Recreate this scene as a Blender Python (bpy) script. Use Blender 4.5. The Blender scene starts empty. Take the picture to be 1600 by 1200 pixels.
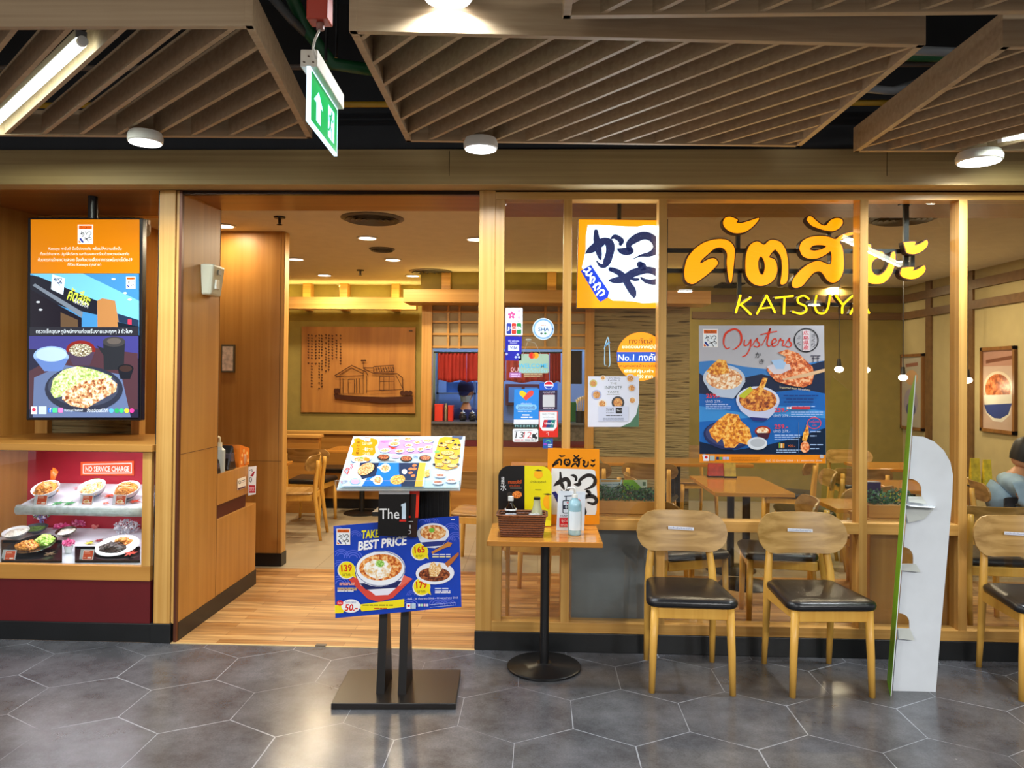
import bpy, bmesh, math, random
from mathutils import Vector, Matrix
from mathutils.geometry import tessellate_polygon
random.seed(7)
SC = bpy.context.scene
COL = SC.collection
# ------------------------------------------------------------------ camera, world, exposure
CAM = Vector((0.0, -4.436, 1.58))
YAW, PIT, ROL, FPX, PPY = 0.0356045, 0.0126760, 0.0095386, 1200.0, 571.93
_r = Vector((math.cos(YAW), math.sin(YAW), 0))
FWD = Vector((-math.sin(YAW)*math.cos(PIT), math.cos(YAW)*math.cos(PIT), math.sin(PIT)))
_u = _r.cross(FWD)
RT = _r*math.cos(ROL) + _u*math.sin(ROL)
UP = _u*math.cos(ROL) - _r*math.sin(ROL)
cd = bpy.data.cameras.new('camera'); cam = bpy.data.objects.new('camera', cd); COL.objects.link(cam)
cd.sensor_width = 36.0; cd.lens = 27.0; cd.shift_y = (PPY-600)/1600.0; cd.clip_start = 0.05; cd.clip_end = 200
M = Matrix((RT, UP, -FWD)).transposed().to_4x4(); M.translation = CAM
cam.matrix_world = M
SC.camera = cam
W = bpy.data.worlds.new('world'); SC.world = W; W.use_nodes = True
W.node_tree.nodes['Background'].inputs[0].default_value = (0.97, 0.97, 1.0, 1)
W.node_tree.nodes['Background'].inputs[1].default_value = 0.6
SC.view_settings.view_transform = 'Standard'; SC.view_settings.look = 'None'
SC.view_settings.gamma = 1.0; SC.view_settings.exposure = 0.2
SC.view_settings.use_curve_mapping = False
SC.cycles.max_bounces = 7; SC.cycles.transparent_max_bounces = 16
SC.cycles.caustics_reflective = False; SC.cycles.caustics_refractive = False
SC.cycles.sample_clamp_indirect = 4.0

def hit(px, py, p0, n):
    d = FWD + RT*((px-800)/FPX) - UP*((py-PPY)/FPX)
    p0 = Vector(p0); n = Vector(n)
    return CAM + d*((p0-CAM).dot(n)/d.dot(n))
def at(px, py, x=None, y=None, z=None):
    """point of the place seen at a spot of the photograph, on a plane of constant x, y or z"""
    if x is not None: return hit(px, py, (x, 0, 0), (1, 0, 0))
    if y is not None: return hit(px, py, (0, y, 0), (0, 1, 0))
    return hit(px, py, (0, 0, z), (0, 0, 1))

WARM = (1.0, 0.81, 0.54); NEUT = (1.0, 0.93, 0.82); COOL = (0.86, 0.93, 1.0)
def area(name, loc, size, power, col, aim=(0, 0, -1), sy=None, shape=None, spread=None):
    l = bpy.data.lights.new(name, 'AREA'); l.energy = power; l.color = col
    if sy is None: l.shape = shape or 'DISK'; l.size = size
    else: l.shape = 'RECTANGLE'; l.size = size; l.size_y = sy
    if spread: l.spread = math.radians(spread)
    o = bpy.data.objects.new(name, l); COL.objects.link(o); o.location = loc
    o.rotation_euler = Vector(aim).to_track_quat('-Z', 'Y').to_euler()
    return o

# ------------------------------------------------------------------ colours and materials
def lin(h):
    h = h.lstrip('#'); o = []
    for i in (0, 2, 4):
        c = int(h[i:i+2], 16)/255; o.append(c/12.92 if c <= .04045 else ((c+.055)/1.055)**2.4)
    return tuple(o)+(1,)
_MC = {}
def mat(name, col='#808080', rough=0.5, metal=0.0, em=0.0, var=0.0, vs=8.0, bump=0.0, bs=60.0, spec=0.5, coat=0.0, alpha=1.0, trans=0.0, emc=None):
    key = (name, col, rough, metal, em, var, vs, bump, bs, spec, coat, alpha, trans, emc)
    if key in _MC: return _MC[key]
    m = bpy.data.materials.new(name); m.use_nodes = True; nt = m.node_tree; b = nt.nodes['Principled BSDF']
    c = lin(col) if isinstance(col, str) else tuple(col)+(1,)
    b.inputs['Base Color'].default_value = c; b.inputs['Roughness'].default_value = rough
    b.inputs['Metallic'].default_value = metal; b.inputs['Specular IOR Level'].default_value = spec
    b.inputs['Coat Weight'].default_value = coat; b.inputs['Coat Roughness'].default_value = 0.12
    b.inputs['Alpha'].default_value = alpha; b.inputs['Transmission Weight'].default_value = trans
    if em:
        b.inputs['Emission Color'].default_value = lin(emc) if emc else c
        b.inputs['Emission Strength'].default_value = em
    tc = nt.nodes.new('ShaderNodeTexCoord')
    if var or not em:
        n = nt.nodes.new('ShaderNodeTexNoise'); n.inputs['Scale'].default_value = vs; n.inputs['Detail'].default_value = 5
        nt.links.new(tc.outputs['Object'], n.inputs['Vector'])
        r = nt.nodes.new('ShaderNodeValToRGB'); v = max(var, 0.04)
        r.color_ramp.elements[0].position = .3; r.color_ramp.elements[1].position = .7
        r.color_ramp.elements[0].color = tuple(x*(1-v) for x in c[:3])+(1,)
        r.color_ramp.elements[1].color = tuple(min(1, x*(1+v)) for x in c[:3])+(1,)
        nt.links.new(n.outputs['Fac'], r.inputs[0]); nt.links.new(r.outputs[0], b.inputs['Base Color'])
    if bump:
        n2 = nt.nodes.new('ShaderNodeTexNoise'); n2.inputs['Scale'].default_value = bs; n2.inputs['Detail'].default_value = 6
        nt.links.new(tc.outputs['Object'], n2.inputs['Vector'])
        bp = nt.nodes.new('ShaderNodeBump'); bp.inputs['Strength'].default_value = bump; bp.inputs['Distance'].default_value = 0.01
        nt.links.new(n2.outputs['Fac'], bp.inputs['Height']); nt.links.new(bp.outputs[0], b.inputs['Normal'])
    _MC[key] = m
    return m
def wood(name, c1, c2, axis='z', fine=34.0, rough=0.42, contrast=1.0, coat=0.0, knots=0.0, spec=0.4):
    key = ('w', name, c1, c2, axis, fine, rough)
    if key in _MC: return _MC[key]
    m = bpy.data.materials.new(name); m.use_nodes = True; nt = m.node_tree; b = nt.nodes['Principled BSDF']; L = nt.links
    b.inputs['Roughness'].default_value = rough; b.inputs['Coat Weight'].default_value = coat; b.inputs['Coat Roughness'].default_value = .1
    b.inputs['Specular IOR Level'].default_value = spec
    tc = nt.nodes.new('ShaderNodeTexCoord'); mp = nt.nodes.new('ShaderNodeMapping')
    s = {'x': (.6, fine, fine), 'y': (fine, .6, fine), 'z': (fine, fine, .6)}[axis]
    mp.inputs['Scale'].default_value = s
    L.new(tc.outputs['Object'], mp.inputs['Vector'])
    n = nt.nodes.new('ShaderNodeTexNoise'); n.inputs['Scale'].default_value = 1.0; n.inputs['Detail'].default_value = 7; n.inputs['Distortion'].default_value = .5
    L.new(mp.outputs[0], n.inputs['Vector'])
    n2 = nt.nodes.new('ShaderNodeTexNoise'); n2.inputs['Scale'].default_value = 2.3; n2.inputs['Detail'].default_value = 4
    L.new(tc.outputs['Object'], n2.inputs['Vector'])
    mx = nt.nodes.new('ShaderNodeMath'); mx.operation = 'MULTIPLY_ADD'; mx.inputs[1].default_value = .4
    L.new(n2.outputs['Fac'], mx.inputs[0]); L.new(n.outputs['Fac'], mx.inputs[2])
    r = nt.nodes.new('ShaderNodeValToRGB'); h = .22/contrast
    r.color_ramp.elements[0].position = .70-h; r.color_ramp.elements[1].position = .70+h
    r.color_ramp.elements[0].color = lin(c1); r.color_ramp.elements[1].color = lin(c2)
    L.new(mx.outputs[0], r.inputs[0]); L.new(r.outputs[0], b.inputs['Base Color'])
    bp = nt.nodes.new('ShaderNodeBump'); bp.inputs['Strength'].default_value = .12; bp.inputs['Distance'].default_value = .004
    L.new(n.outputs['Fac'], bp.inputs['Height']); L.new(bp.outputs[0], b.inputs['Normal'])
    _MC[key] = m
    return m
def food(name, c1, c2, c3, scale=90.0, rough=.35, em=0.0):
    key = ('f', name, c1, c2, c3, scale, em)
    if key in _MC: return _MC[key]
    m = bpy.data.materials.new(name); m.use_nodes = True; nt = m.node_tree; b = nt.nodes['Principled BSDF']; L = nt.links
    b.inputs['Roughness'].default_value = rough
    tc = nt.nodes.new('ShaderNodeTexCoord'); n = nt.nodes.new('ShaderNodeTexNoise')
    n.inputs['Scale'].default_value = scale; n.inputs['Detail'].default_value = 4; n.inputs['Distortion'].default_value = .4
    L.new(tc.outputs['Object'], n.inputs['Vector'])
    r = nt.nodes.new('ShaderNodeValToRGB'); e = r.color_ramp.elements
    e[0].position = .36; e[0].color = lin(c1); e[1].position = .62; e[1].color = lin(c3)
    k = e.new(.5); k.color = lin(c2)
    L.new(n.outputs['Fac'], r.inputs[0]); L.new(r.outputs[0], b.inputs['Base Color'])
    if em:
        L.new(r.outputs[0], b.inputs['Emission Color']); b.inputs['Emission Strength'].default_value = em
    _MC[key] = m
    return m

# ------------------------------------------------------------------ object helpers
def tag(o, label=None, cat=None, group=None, kind=None):
    if label: o['label'] = label
    if cat: o['category'] = cat
    if group: o['group'] = group
    if kind: o['kind'] = kind
    return o
def thing(name, label, cat, loc=(0, 0, 0), rz=0.0, group=None):
    o = bpy.data.objects.new(name, None); COL.objects.link(o); o.empty_display_size = .05
    o.location = loc; o.rotation_euler = (0, 0, rz)
    return tag(o, label, cat, group)
def kids(o): return [c for c in bpy.data.objects if c.parent == o]
def copy_tree(o, parent=None):
    c = o.copy(); COL.objects.link(c)
    if parent is not None: c.parent = parent
    for ch in kids(o): copy_tree(ch, c)
    return c
def dup(o, loc, rz=0.0, label=None, group=None):
    c = copy_tree(o); c.location = loc; c.rotation_euler = (0, 0, rz)
    return tag(c, label, None, group)

class MB:
    def __init__(s): s.v = []; s.f = []; s.m = []; s.mi = 0
    def add(s, vs, fs):
        k = len(s.v); s.v += [tuple(v) for v in vs]; s.f += [tuple(i+k for i in f) for f in fs]; s.m += [s.mi]*len(fs); return s
    def box(s, x0, x1, y0, y1, z0, z1):
        if x0 > x1: x0, x1 = x1, x0
        if y0 > y1: y0, y1 = y1, y0
        if z0 > z1: z0, z1 = z1, z0
        return s.add([(x0,y0,z0),(x1,y0,z0),(x1,y1,z0),(x0,y1,z0),(x0,y0,z1),(x1,y0,z1),(x1,y1,z1),(x0,y1,z1)],
                     [(3,2,1,0),(4,5,6,7),(0,1,5,4),(1,2,6,5),(2,3,7,6),(3,0,4,7)])
    def hexa(s, b, t):   # 4 bottom points, 4 top points
        return s.add(list(b)+list(t), [(3,2,1,0),(4,5,6,7),(0,1,5,4),(1,2,6,5),(2,3,7,6),(3,0,4,7)])
    def prism(s, loop, off, holes=()):
        """planar outline (3D points) with holes, extruded by vector off"""
        off = Vector(off); loops = [[Vector(p) for p in loop]] + [[Vector(p) for p in h] for h in holes]
        flat = [p for l in loops for p in l]; n = len(flat)
        tris = tessellate_polygon(loops)
        fs = [tuple(t) for t in tris] + [tuple(i+n for i in reversed(t)) for t in tris]
        k = 0
        for l in loops:
            m = len(l)
            for i in range(m):
                j = (i+1) % m; fs.append((k+i, k+j, k+j+n, k+i+n))
            k += m
        return s.add(flat+[p+off for p in flat], fs)
    def cyl(s, p0, p1, r0, r1=None, n=20, cap=True):
        r1 = r0 if r1 is None else r1; p0 = Vector(p0); p1 = Vector(p1); d = (p1-p0).normalized()
        a = d.orthogonal().normalized(); b = d.cross(a)
        vs = [p0+(a*math.cos(2*math.pi*i/n)+b*math.sin(2*math.pi*i/n))*r0 for i in range(n)]
        vs += [p1+(a*math.cos(2*math.pi*i/n)+b*math.sin(2*math.pi*i/n))*r1 for i in range(n)]
        fs = [(i, (i+1) % n, n+(i+1) % n, n+i) for i in range(n)]
        if cap: fs += [tuple(range(n))[::-1], tuple(range(n, 2*n))]
        return s.add(vs, fs)
    def lathe(s, prof, c=(0, 0, 0), n=28, sx=1.0, sy=1.0):
        c = Vector(c); vs = []; fs = []
        for r, z in prof:
            for i in range(n):
                a = 2*math.pi*i/n; vs.append((c.x+r*math.cos(a)*sx, c.y+r*math.sin(a)*sy, c.z+z))
        for k in range(len(prof)-1):
            for i in range(n):
                j = (i+1) % n; fs.append((k*n+i, k*n+j, (k+1)*n+j, (k+1)*n+i))
        if prof[0][0] > 1e-5: fs.append(tuple(range(n))[::-1])
        if prof[-1][0] > 1e-5: fs.append(tuple(range((len(prof)-1)*n, len(prof)*n)))
        return s.add(vs, fs)
    def tube(s, pts, r, n=10, rs=None, flat=1.0):
        pts = [Vector(p) for p in pts]; vs = []; fs = []; m = len(pts); up = None
        for k, p in enumerate(pts):
            d = (pts[min(k+1, m-1)]-pts[max(k-1, 0)]).normalized()
            if up is None: up = d.orthogonal().normalized()
            a = (up - d*up.dot(d)).normalized(); up = a; b = d.cross(a); rr = rs[k] if rs else r
            for i in range(n):
                t = 2*math.pi*i/n; vs.append(p+a*math.cos(t)*rr+b*math.sin(t)*rr*flat)
        for k in range(m-1):
            for i in range(n):
                j = (i+1) % n; fs.append((k*n+i, k*n+j, (k+1)*n+j, (k+1)*n+i))
        fs += [tuple(range(n))[::-1], tuple(range((m-1)*n, m*n))]
        return s.add(vs, fs)
    def ball(s, c, r, n=14, sz=1.0, sx=1.0, sy=1.0):
        prof = [(r*math.sin(math.pi*k/8), -r*sz*math.cos(math.pi*k/8)) for k in range(9)]
        prof[0] = (1e-6, -r*sz); prof[-1] = (1e-6, r*sz)
        return s.lathe(prof, c, n, sx, sy)
    def build(s, name, m, parent=None, smooth=False, bevel=0.0, label=None, sub=0):
        me = bpy.data.meshes.new(name); off = Vector(parent_loc(parent)) if parent is not None else Vector((0, 0, 0))
        me.from_pydata([tuple(Vector(v)-off) for v in s.v], [], s.f); me.validate(); me.update()
        ms = m if isinstance(m, (list, tuple)) else [m]
        for x in ms: me.materials.append(x)
        if len(ms) > 1 and len(me.polygons) == len(s.m): me.polygons.foreach_set('material_index', s.m)
        bm = bmesh.new(); bm.from_mesh(me); bmesh.ops.recalc_face_normals(bm, faces=bm.faces); bm.to_mesh(me); bm.free()
        if smooth: me.shade_smooth()
        o = bpy.data.objects.new(name, me); COL.objects.link(o)
        if parent is not None: o.parent = parent
        if bevel:
            b = o.modifiers.new('bevel', 'BEVEL'); b.width = bevel; b.segments = 2; b.limit_method = 'ANGLE'; b.angle_limit = math.radians(40)
        if sub:
            b = o.modifiers.new('sub', 'SUBSURF'); b.levels = sub; b.render_levels = sub
        if smooth == 'auto':
            try: me.set_sharp_from_angle(angle=math.radians(38))
            except Exception: pass
        if label: o['label'] = label
        return o
def parent_loc(p):
    v = Vector((0, 0, 0))
    while p is not None: v += Vector(p.location); p = p.parent
    return v
def struct(name, mb, m, **k): return tag(mb.build(name, m, **k), kind='structure')
def B(*a): return MB().box(*a)

# ------------------------------------------------------------------ flat printed sheets, drawn on their own plane
_TX = {}
def text_shape(s, bold=0.0):
    """outline faces of a line of writing in a unit box: verts (u, v down), faces, aspect"""
    key = (s, bold)
    if key in _TX: return _TX[key]
    t = bpy.data.curves.new('t', 'FONT'); t.body = s; t.offset = bold; t.resolution_u = 2
    o = bpy.data.objects.new('t', t); COL.objects.link(o)
    me = bpy.data.meshes.new_from_object(o.evaluated_get(bpy.context.evaluated_depsgraph_get()))
    vs = [v.co.copy() for v in me.vertices]; fs = [tuple(p.vertices) for p in me.polygons]
    bpy.data.objects.remove(o); bpy.data.curves.remove(t); bpy.data.meshes.remove(me)
    x0 = min(v.x for v in vs); x1 = max(v.x for v in vs); y0 = min(v.y for v in vs); y1 = max(v.y for v in vs)
    r = ([((v.x-x0)/(x1-x0), 1-(v.y-y0)/(y1-y0)) for v in vs], fs, (x1-x0)/(y1-y0))
    _TX[key] = r
    return r
def smooth_path(pts, n=6):
    if len(pts) < 3: return pts
    out = []; P = [pts[0]]+list(pts)+[pts[-1]]
    for i in range(1, len(P)-2):
        a, b, c, d = P[i-1], P[i], P[i+1], P[i+2]
        for k in range(n):
            t = k/n; out.append(tuple(.5*((2*b[j])+(-a[j]+c[j])*t+(2*a[j]-5*b[j]+4*c[j]-d[j])*t*t+(-a[j]+3*b[j]-3*c[j]+d[j])*t**3) for j in range(len(b))))
    out.append(tuple(pts[-1])); return out
def stroke_outline(pts, close=True):
    """pts: (x, y, halfwidth) -> outline polygon"""
    P = smooth_path(pts, 6); Lf = []; Rg = []; n = len(P)
    for i, (x, y, w) in enumerate(P):
        a = P[max(i-1, 0)]; b = P[min(i+1, n-1)]; dx, dy = b[0]-a[0], b[1]-a[1]; l = math.hypot(dx, dy) or 1
        nx, ny = -dy/l, dx/l; Lf.append((x+nx*w, y+ny*w)); Rg.append((x-nx*w, y-ny*w))
    return Lf, Rg, P
class Sheet:
    def __init__(s, fn, nrm, gap=0.00008, em=0.0, rough=0.35):
        s.fn = fn; s.n = Vector(nrm).normalized(); s.k = 0; s.mb = MB(); s.ms = []; s.gap = gap; s.em = em; s.rough = rough; s.clip = None
    def mi(s, c, em=None):
        m = c if not isinstance(c, str) else mat('print', c, s.rough, em=s.em if em is None else em)
        if m not in s.ms: s.ms.append(m)
        s.mb.mi = s.ms.index(m)
    def P(s, u, v): return s.fn(u, v)+s.n*(s.k*s.gap)
    def base(s, pts, c, thick=0.003):
        s.mi(c); q = [s.fn(*p) for p in pts]; s.mb.prism(q, -s.n*thick); s.k += 1; return s
    def inside(s, p):
        C_ = s.clip; n = len(C_)
        return all((C_[(i+1) % n][0]-C_[i][0])*(p[1]-C_[i][1])-(C_[(i+1) % n][1]-C_[i][1])*(p[0]-C_[i][0]) >= -1e-6 for i in range(n))
    def poly(s, pts, c, em=None):
        if s.clip:
            C_ = s.clip
            for i in range(len(C_)):
                a, b = C_[i], C_[(i+1) % len(C_)]; sd = lambda p: (b[0]-a[0])*(p[1]-a[1])-(b[1]-a[1])*(p[0]-a[0]); out = []
                for j in range(len(pts)):
                    p, q = pts[j], pts[(j+1) % len(pts)]; dp, dq = sd(p), sd(q)
                    if dp >= 0: out.append(p)
                    if dp*dq < 0: t = dp/(dp-dq); out.append((p[0]+(q[0]-p[0])*t, p[1]+(q[1]-p[1])*t))
                pts = out
                if len(pts) < 3: return s
        s.mi(c, em); q = [s.P(*p) for p in pts]
        s.mb.add(q, [tuple(t) for t in tessellate_polygon([q])]); s.k += 1; return s
    def rect(s, x0, y0, x1, y1, c, em=None): return s.poly([(x0, y0), (x1, y0), (x1, y1), (x0, y1)], c, em)
    def rrect(s, x0, y0, x1, y1, r, c): return s.poly(rr(x0, y0, x1, y1, r), c)
    def ell(s, cx, cy, rx, ry, c, rot=0, n=28, a0=0, a1=360):
        cr, sr = math.cos(math.radians(rot)), math.sin(math.radians(rot)); q = []
        m = n if a1-a0 >= 360 else n+1
        for i in range(m):
            t = math.radians(a0+(a1-a0)*i/n); x, y = rx*math.cos(t), ry*math.sin(t); q.append((cx+x*cr-y*sr, cy+x*sr+y*cr))
        return s.poly(q, c)
    def ring(s, cx, cy, rx, ry, w, c, n=30, a0=0, a1=360):
        return s.stroke([(cx+rx*math.cos(math.radians(a0+(a1-a0)*i/n)), cy+ry*math.sin(math.radians(a0+(a1-a0)*i/n)), w) for i in range(n+1)], c, 1)
    def stroke(s, pts, c, sm=6, w=None):
        if w is not None: pts = [(p[0], p[1], w) for p in pts]
        s.mi(c); P = smooth_path(pts, sm) if sm > 1 else pts; n = len(P); vs = []; fs = []; okp = True
        for i, (x, y, h) in enumerate(P):
            a = P[max(i-1, 0)]; b = P[min(i+1, n-1)]; dx, dy = b[0]-a[0], b[1]-a[1]; l = math.hypot(dx, dy) or 1
            e0, e1 = (x-dy/l*h, y+dx/l*h), (x+dy/l*h, y-dx/l*h); ok = not s.clip or (s.inside(e0) and s.inside(e1))
            vs += [s.P(*e0), s.P(*e1)]
            if i and ok and okp: fs.append((2*i-2, 2*i-1, 2*i+1, 2*i))
            okp = ok
        s.mb.add(vs, fs)
        for (x, y, h) in (P[0], P[-1]):
            if h > 0.25 and not s.clip: s.mb.add([s.P(x+h*math.cos(t*math.pi/5), y+h*math.sin(t*math.pi/5)) for t in range(10)], [tuple(range(10))])
        s.k += 1; return s
    def text(s, t, x, y, w, h, c, bold=0.0, rot=0, shear=0, em=None):
        vs, fs, asp = text_shape(t, bold); s.mi(c, em); cr, sr = math.cos(math.radians(rot)), math.sin(math.radians(rot)); q = []
        for u, v in vs:
            a, b = u*w+shear*(1-v)*h, v*h; q.append(s.P(x+a*cr-b*sr, y+a*sr+b*cr))
        s.mb.add(q, fs); s.k += 1; return s
    def lines(s, x, y, w, n, dy, c, h=0.8, seed=1):
        """greyed rows of writing too small to read"""
        rd = random.Random(seed)
        for i in range(n):
            xx = x; 
            while xx < x+w*(1-.25*rd.random()*(i == n-1)):
                l = rd.uniform(1.5, 5)*h*1.4; l = min(l, x+w-xx)
                if l <= 0.2: break
                s.mi(c); a = [s.P(xx, y+i*dy), s.P(xx+l, y+i*dy), s.P(xx+l, y+i*dy+h), s.P(xx, y+i*dy+h)]; s.mb.add(a, [(0, 1, 2, 3)]); xx += l+h*.7
        s.k += 1; return s
    def build(s, name, parent=None, **k): return s.mb.build(name, s.ms, parent, **k)
def rr(x0, y0, x1, y1, r, n=5):
    q = []
    for cx, cy, a in ((x1-r, y0+r, -90), (x1-r, y1-r, 0), (x0+r, y1-r, 90), (x0+r, y0+r, 180)):
        for i in range(n+1):
            t = math.radians(a+90*i/n); q.append((cx+r*math.cos(t), cy+r*math.sin(t)))
    return q
def plane_sheet(y, **k): return Sheet(lambda u, v: at(u, v, y=y), (0, -1, 0), **k)

# brush lettering of the house mark, on a 0-100 grid (centre lines with half widths)
LOGO = {
 'ka': [[(21,5,3),(22,18,4.5),(22,30,6),(27,42,6),(31,50,3)], [(4,42,1.5),(14,34,7),(26,27,7),(37,23,7),(44,32,6.5),(43,46,6),(37,57,5),(28,58,4),(23,52,1)], [(49,13,2),(57,14,5),(63,20,4.5),(62,26,4)]],
 'tsu': [[(58,37,2),(66,38,6),(72,36,6),(72,28,5),(80,20,6),(93,13,6),(106,15,6),(113,25,6),(110,38,6),(98,47,4),(84,52,1)]],
 'ya': [[(46,87,2),(58,84,6),(72,80,7),(88,71,7),(104,69,7),(114,75,6),(116,84,6),(108,90,5),(94,86,3)], [(92,56,5),(98,60,6),(97,68,5)], [(47,68,2),(60,73,6),(70,82,7),(80,96,6),(87,112,5),(86,119,2)]],
}
def brush(sh, ox, oy, sc, c, sx=1.0, keys=('ka', 'tsu', 'ya'), wf=.8):
    for k in keys:
        for st in LOGO[k]: sh.stroke([(ox+x*sc*sx, oy+y*sc, w*sc*wf) for x, y, w in st], c, 5)
def mini_logo(sh, x0, y0, x1, y1, em=None, blue='#1c2f86'):
    w, h = x1-x0, y1-y0
    sh.rect(x0, y0, x1, y1, '#f4ece6'); sh.rect(x0+w*.07, y0+h*.05, x1-w*.07, y0+h*.24, '#e8641c')
    sh.text('คัตสึยะ', x0+w*.13, y0+h*.07, w*.74, h*.15, '#20140c')
    sh.rect(x0+w*.07, y0+h*.27, x1-w*.07, y1-h*.05, '#eef2f6')
    brush(sh, x0+w*.10, y0+h*.30, w*.0068, '#16181e', wf=.55)
    sh.poly([(x0+w*.10, y0+h*.74), (x0+w*.2, y0+h*.68), (x0+w*.42, y0+h*.92), (x0+w*.3, y0+h*.95)], blue)
    sh.poly([(x0+w*.07, y0+h*.8), (x0+w*.24, y0+h*.95), (x0+w*.07, y0+h*.95)], '#e8641c')
# ------------------------------------------------------------------ materials of the place
W_POST = wood('maple_post', '#b8853f', '#d3a45c', 'z', 40, .36)
W_RAIL = wood('maple_rail', '#b8853f', '#d3a45c', 'x', 40, .36)
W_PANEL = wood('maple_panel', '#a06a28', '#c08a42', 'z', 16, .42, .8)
W_PANELX = wood('maple_panel_flat', '#a06a28', '#c08a42', 'x', 16, .42, .8)
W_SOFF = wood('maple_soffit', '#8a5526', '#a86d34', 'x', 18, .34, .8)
W_FASC = wood('oak_fascia', '#a48a58', '#c4aa74', 'x', 55, .5, .8)
W_BAFF = wood('oak_baffle', '#a48a6a', '#c2aa88', 'x', 45, .55, .7)
W_TABLE = wood('table_top', '#b4732a', '#cf9040', 'x', 22, .16, .8, coat=.5)
W_CHAIR = wood('beech', '#cc953c', '#e0ae52', 'z', 30, .35, .7)
W_PLY = wood('ash_ply', '#8c6832', '#b48e54', 'x', 26, .32, 1.3)
M_KICK = mat('black_skirting', '#101214', .38, var=.2)
M_BLACK = mat('black_metal', '#0e0e10', .35)
M_VOID = mat('dark_soffit_paint', '#2b2d30', .9, var=.1)
M_CEIL = mat('beige_ceiling_paint', '#d6cdb6', .85)
M_OLIVE = mat('olive_plaster', '#8d7c3e', .9, var=.08, bump=.15, bs=180)
W_BEAM = wood('dark_beam', '#5c4024', '#755634', 'x', 18, .4, .8)
M_CREAM = mat('cream_plaster', '#ab9a6c', .9, var=.05)
M_WHITE = mat('white_plastic', '#e9e9e4', .4)
M_MAROON = mat('maroon_laminate', '#5c1015', .4, var=.06)

def hex_floor():
    m = bpy.data.materials.new('hexagon_stone_tiles'); m.use_nodes = True; nt = m.node_tree; b = nt.nodes['Principled BSDF']; L = nt.links; N = nt.nodes.new
    tc = N('ShaderNodeTexCoord'); Wd = .52
    a = at(970, 1077, z=0)
    def vm(op, *ins):
        n = N('ShaderNodeVectorMath'); n.operation = op
        for i, x in enumerate(ins):
            if isinstance(x, (tuple, list)): n.inputs[i].default_value = x
            else: L.new(x, n.inputs[i])
        return n
    def mm(op, *ins):
        n = N('ShaderNodeMath'); n.operation = op
        for i, x in enumerate(ins):
            if isinstance(x, (int, float)): n.inputs[i].default_value = x
            else: L.new(x, n.inputs[i])
        return n.outputs[0]
    # lattice: hexagon centre straight below the upper vertex a
    cx, cy = a.x, a.y-Wd/math.sqrt(3)
    p = vm('SUBTRACT', tc.outputs['Object'], (cx, cy, 0)); p = vm('SCALE', p.outputs[0]); p.inputs['Scale'].default_value = 1/Wd
    p = vm('MULTIPLY', p.outputs[0], (1, 1, 0)); p = vm('ADD', p.outputs[0], (50.0, 50*1.7320508, 0))
    R = (1, 1.7320508, 1); Hh = (.5, .8660254, 0)
    A = vm('SUBTRACT', vm('MODULO', vm('ADD', p.outputs[0], Hh).outputs[0], R).outputs[0], Hh)
    Bv = vm('SUBTRACT', vm('MODULO', p.outputs[0], R).outputs[0], Hh)
    la = vm('LENGTH', A.outputs[0]).outputs['Value']; lb = vm('LENGTH', Bv.outputs[0]).outputs['Value']
    sel = mm('LESS_THAN', la, lb)
    mix = N('ShaderNodeMix'); mix.data_type = 'VECTOR'; L.new(sel, mix.inputs[0]); L.new(Bv.outputs[0], mix.inputs[4]); L.new(A.outputs[0], mix.inputs[5])
    g = vm('ABSOLUTE', mix.outputs[1])
    sp = N('ShaderNodeSeparateXYZ'); L.new(g.outputs[0], sp.inputs[0])
    dt = vm('DOT_PRODUCT', g.outputs[0], (.5, .8660254, 0)).outputs['Value']
    dist = mm('SUBTRACT', .5, mm('MAXIMUM', sp.outputs[0], dt))
    nz = N('ShaderNodeTexNoise'); nz.inputs['Scale'].default_value = 2.2; nz.inputs['Detail'].default_value = 6; L.new(tc.outputs['Object'], nz.inputs['Vector'])
    wv = mm('MULTIPLY_ADD', nz.outputs['Fac'], .020, -.0062)
    line = mm('LESS_THAN', dist, wv)
    n1 = N('ShaderNodeTexNoise'); n1.inputs['Scale'].default_value = 3.2; n1.inputs['Detail'].default_value = 9; n1.inputs['Roughness'].default_value = .72; L.new(tc.outputs['Object'], n1.inputs['Vector'])
    r = N('ShaderNodeValToRGB'); e = r.color_ramp.elements; e[0].position = .32; e[0].color = lin('#3c3c3f'); e[1].position = .7; e[1].color = lin('#656569')
    L.new(n1.outputs['Fac'], r.inputs[0])
    n3 = N('ShaderNodeTexNoise'); n3.inputs['Scale'].default_value = 120; n3.inputs['Detail'].default_value = 3; L.new(tc.outputs['Object'], n3.inputs['Vector'])
    sp2 = N('ShaderNodeMix'); sp2.data_type = 'RGBA'; sp2.blend_type = 'OVERLAY'; sp2.inputs[0].default_value = .35
    L.new(r.outputs[0], sp2.inputs[6]); L.new(n3.outputs['Fac'], sp2.inputs[7])
    cm = N('ShaderNodeMix'); cm.data_type = 'RGBA'; L.new(line, cm.inputs[0]); L.new(sp2.outputs[2], cm.inputs[6]); cm.inputs[7].default_value = lin('#8f9298')
    L.new(cm.outputs[2], b.inputs['Base Color'])
    L.new(mm('MULTIPLY_ADD', n1.outputs['Fac'], .22, .12), b.inputs['Roughness'])
    b.inputs['Specular IOR Level'].default_value = .55
    return m
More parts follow.
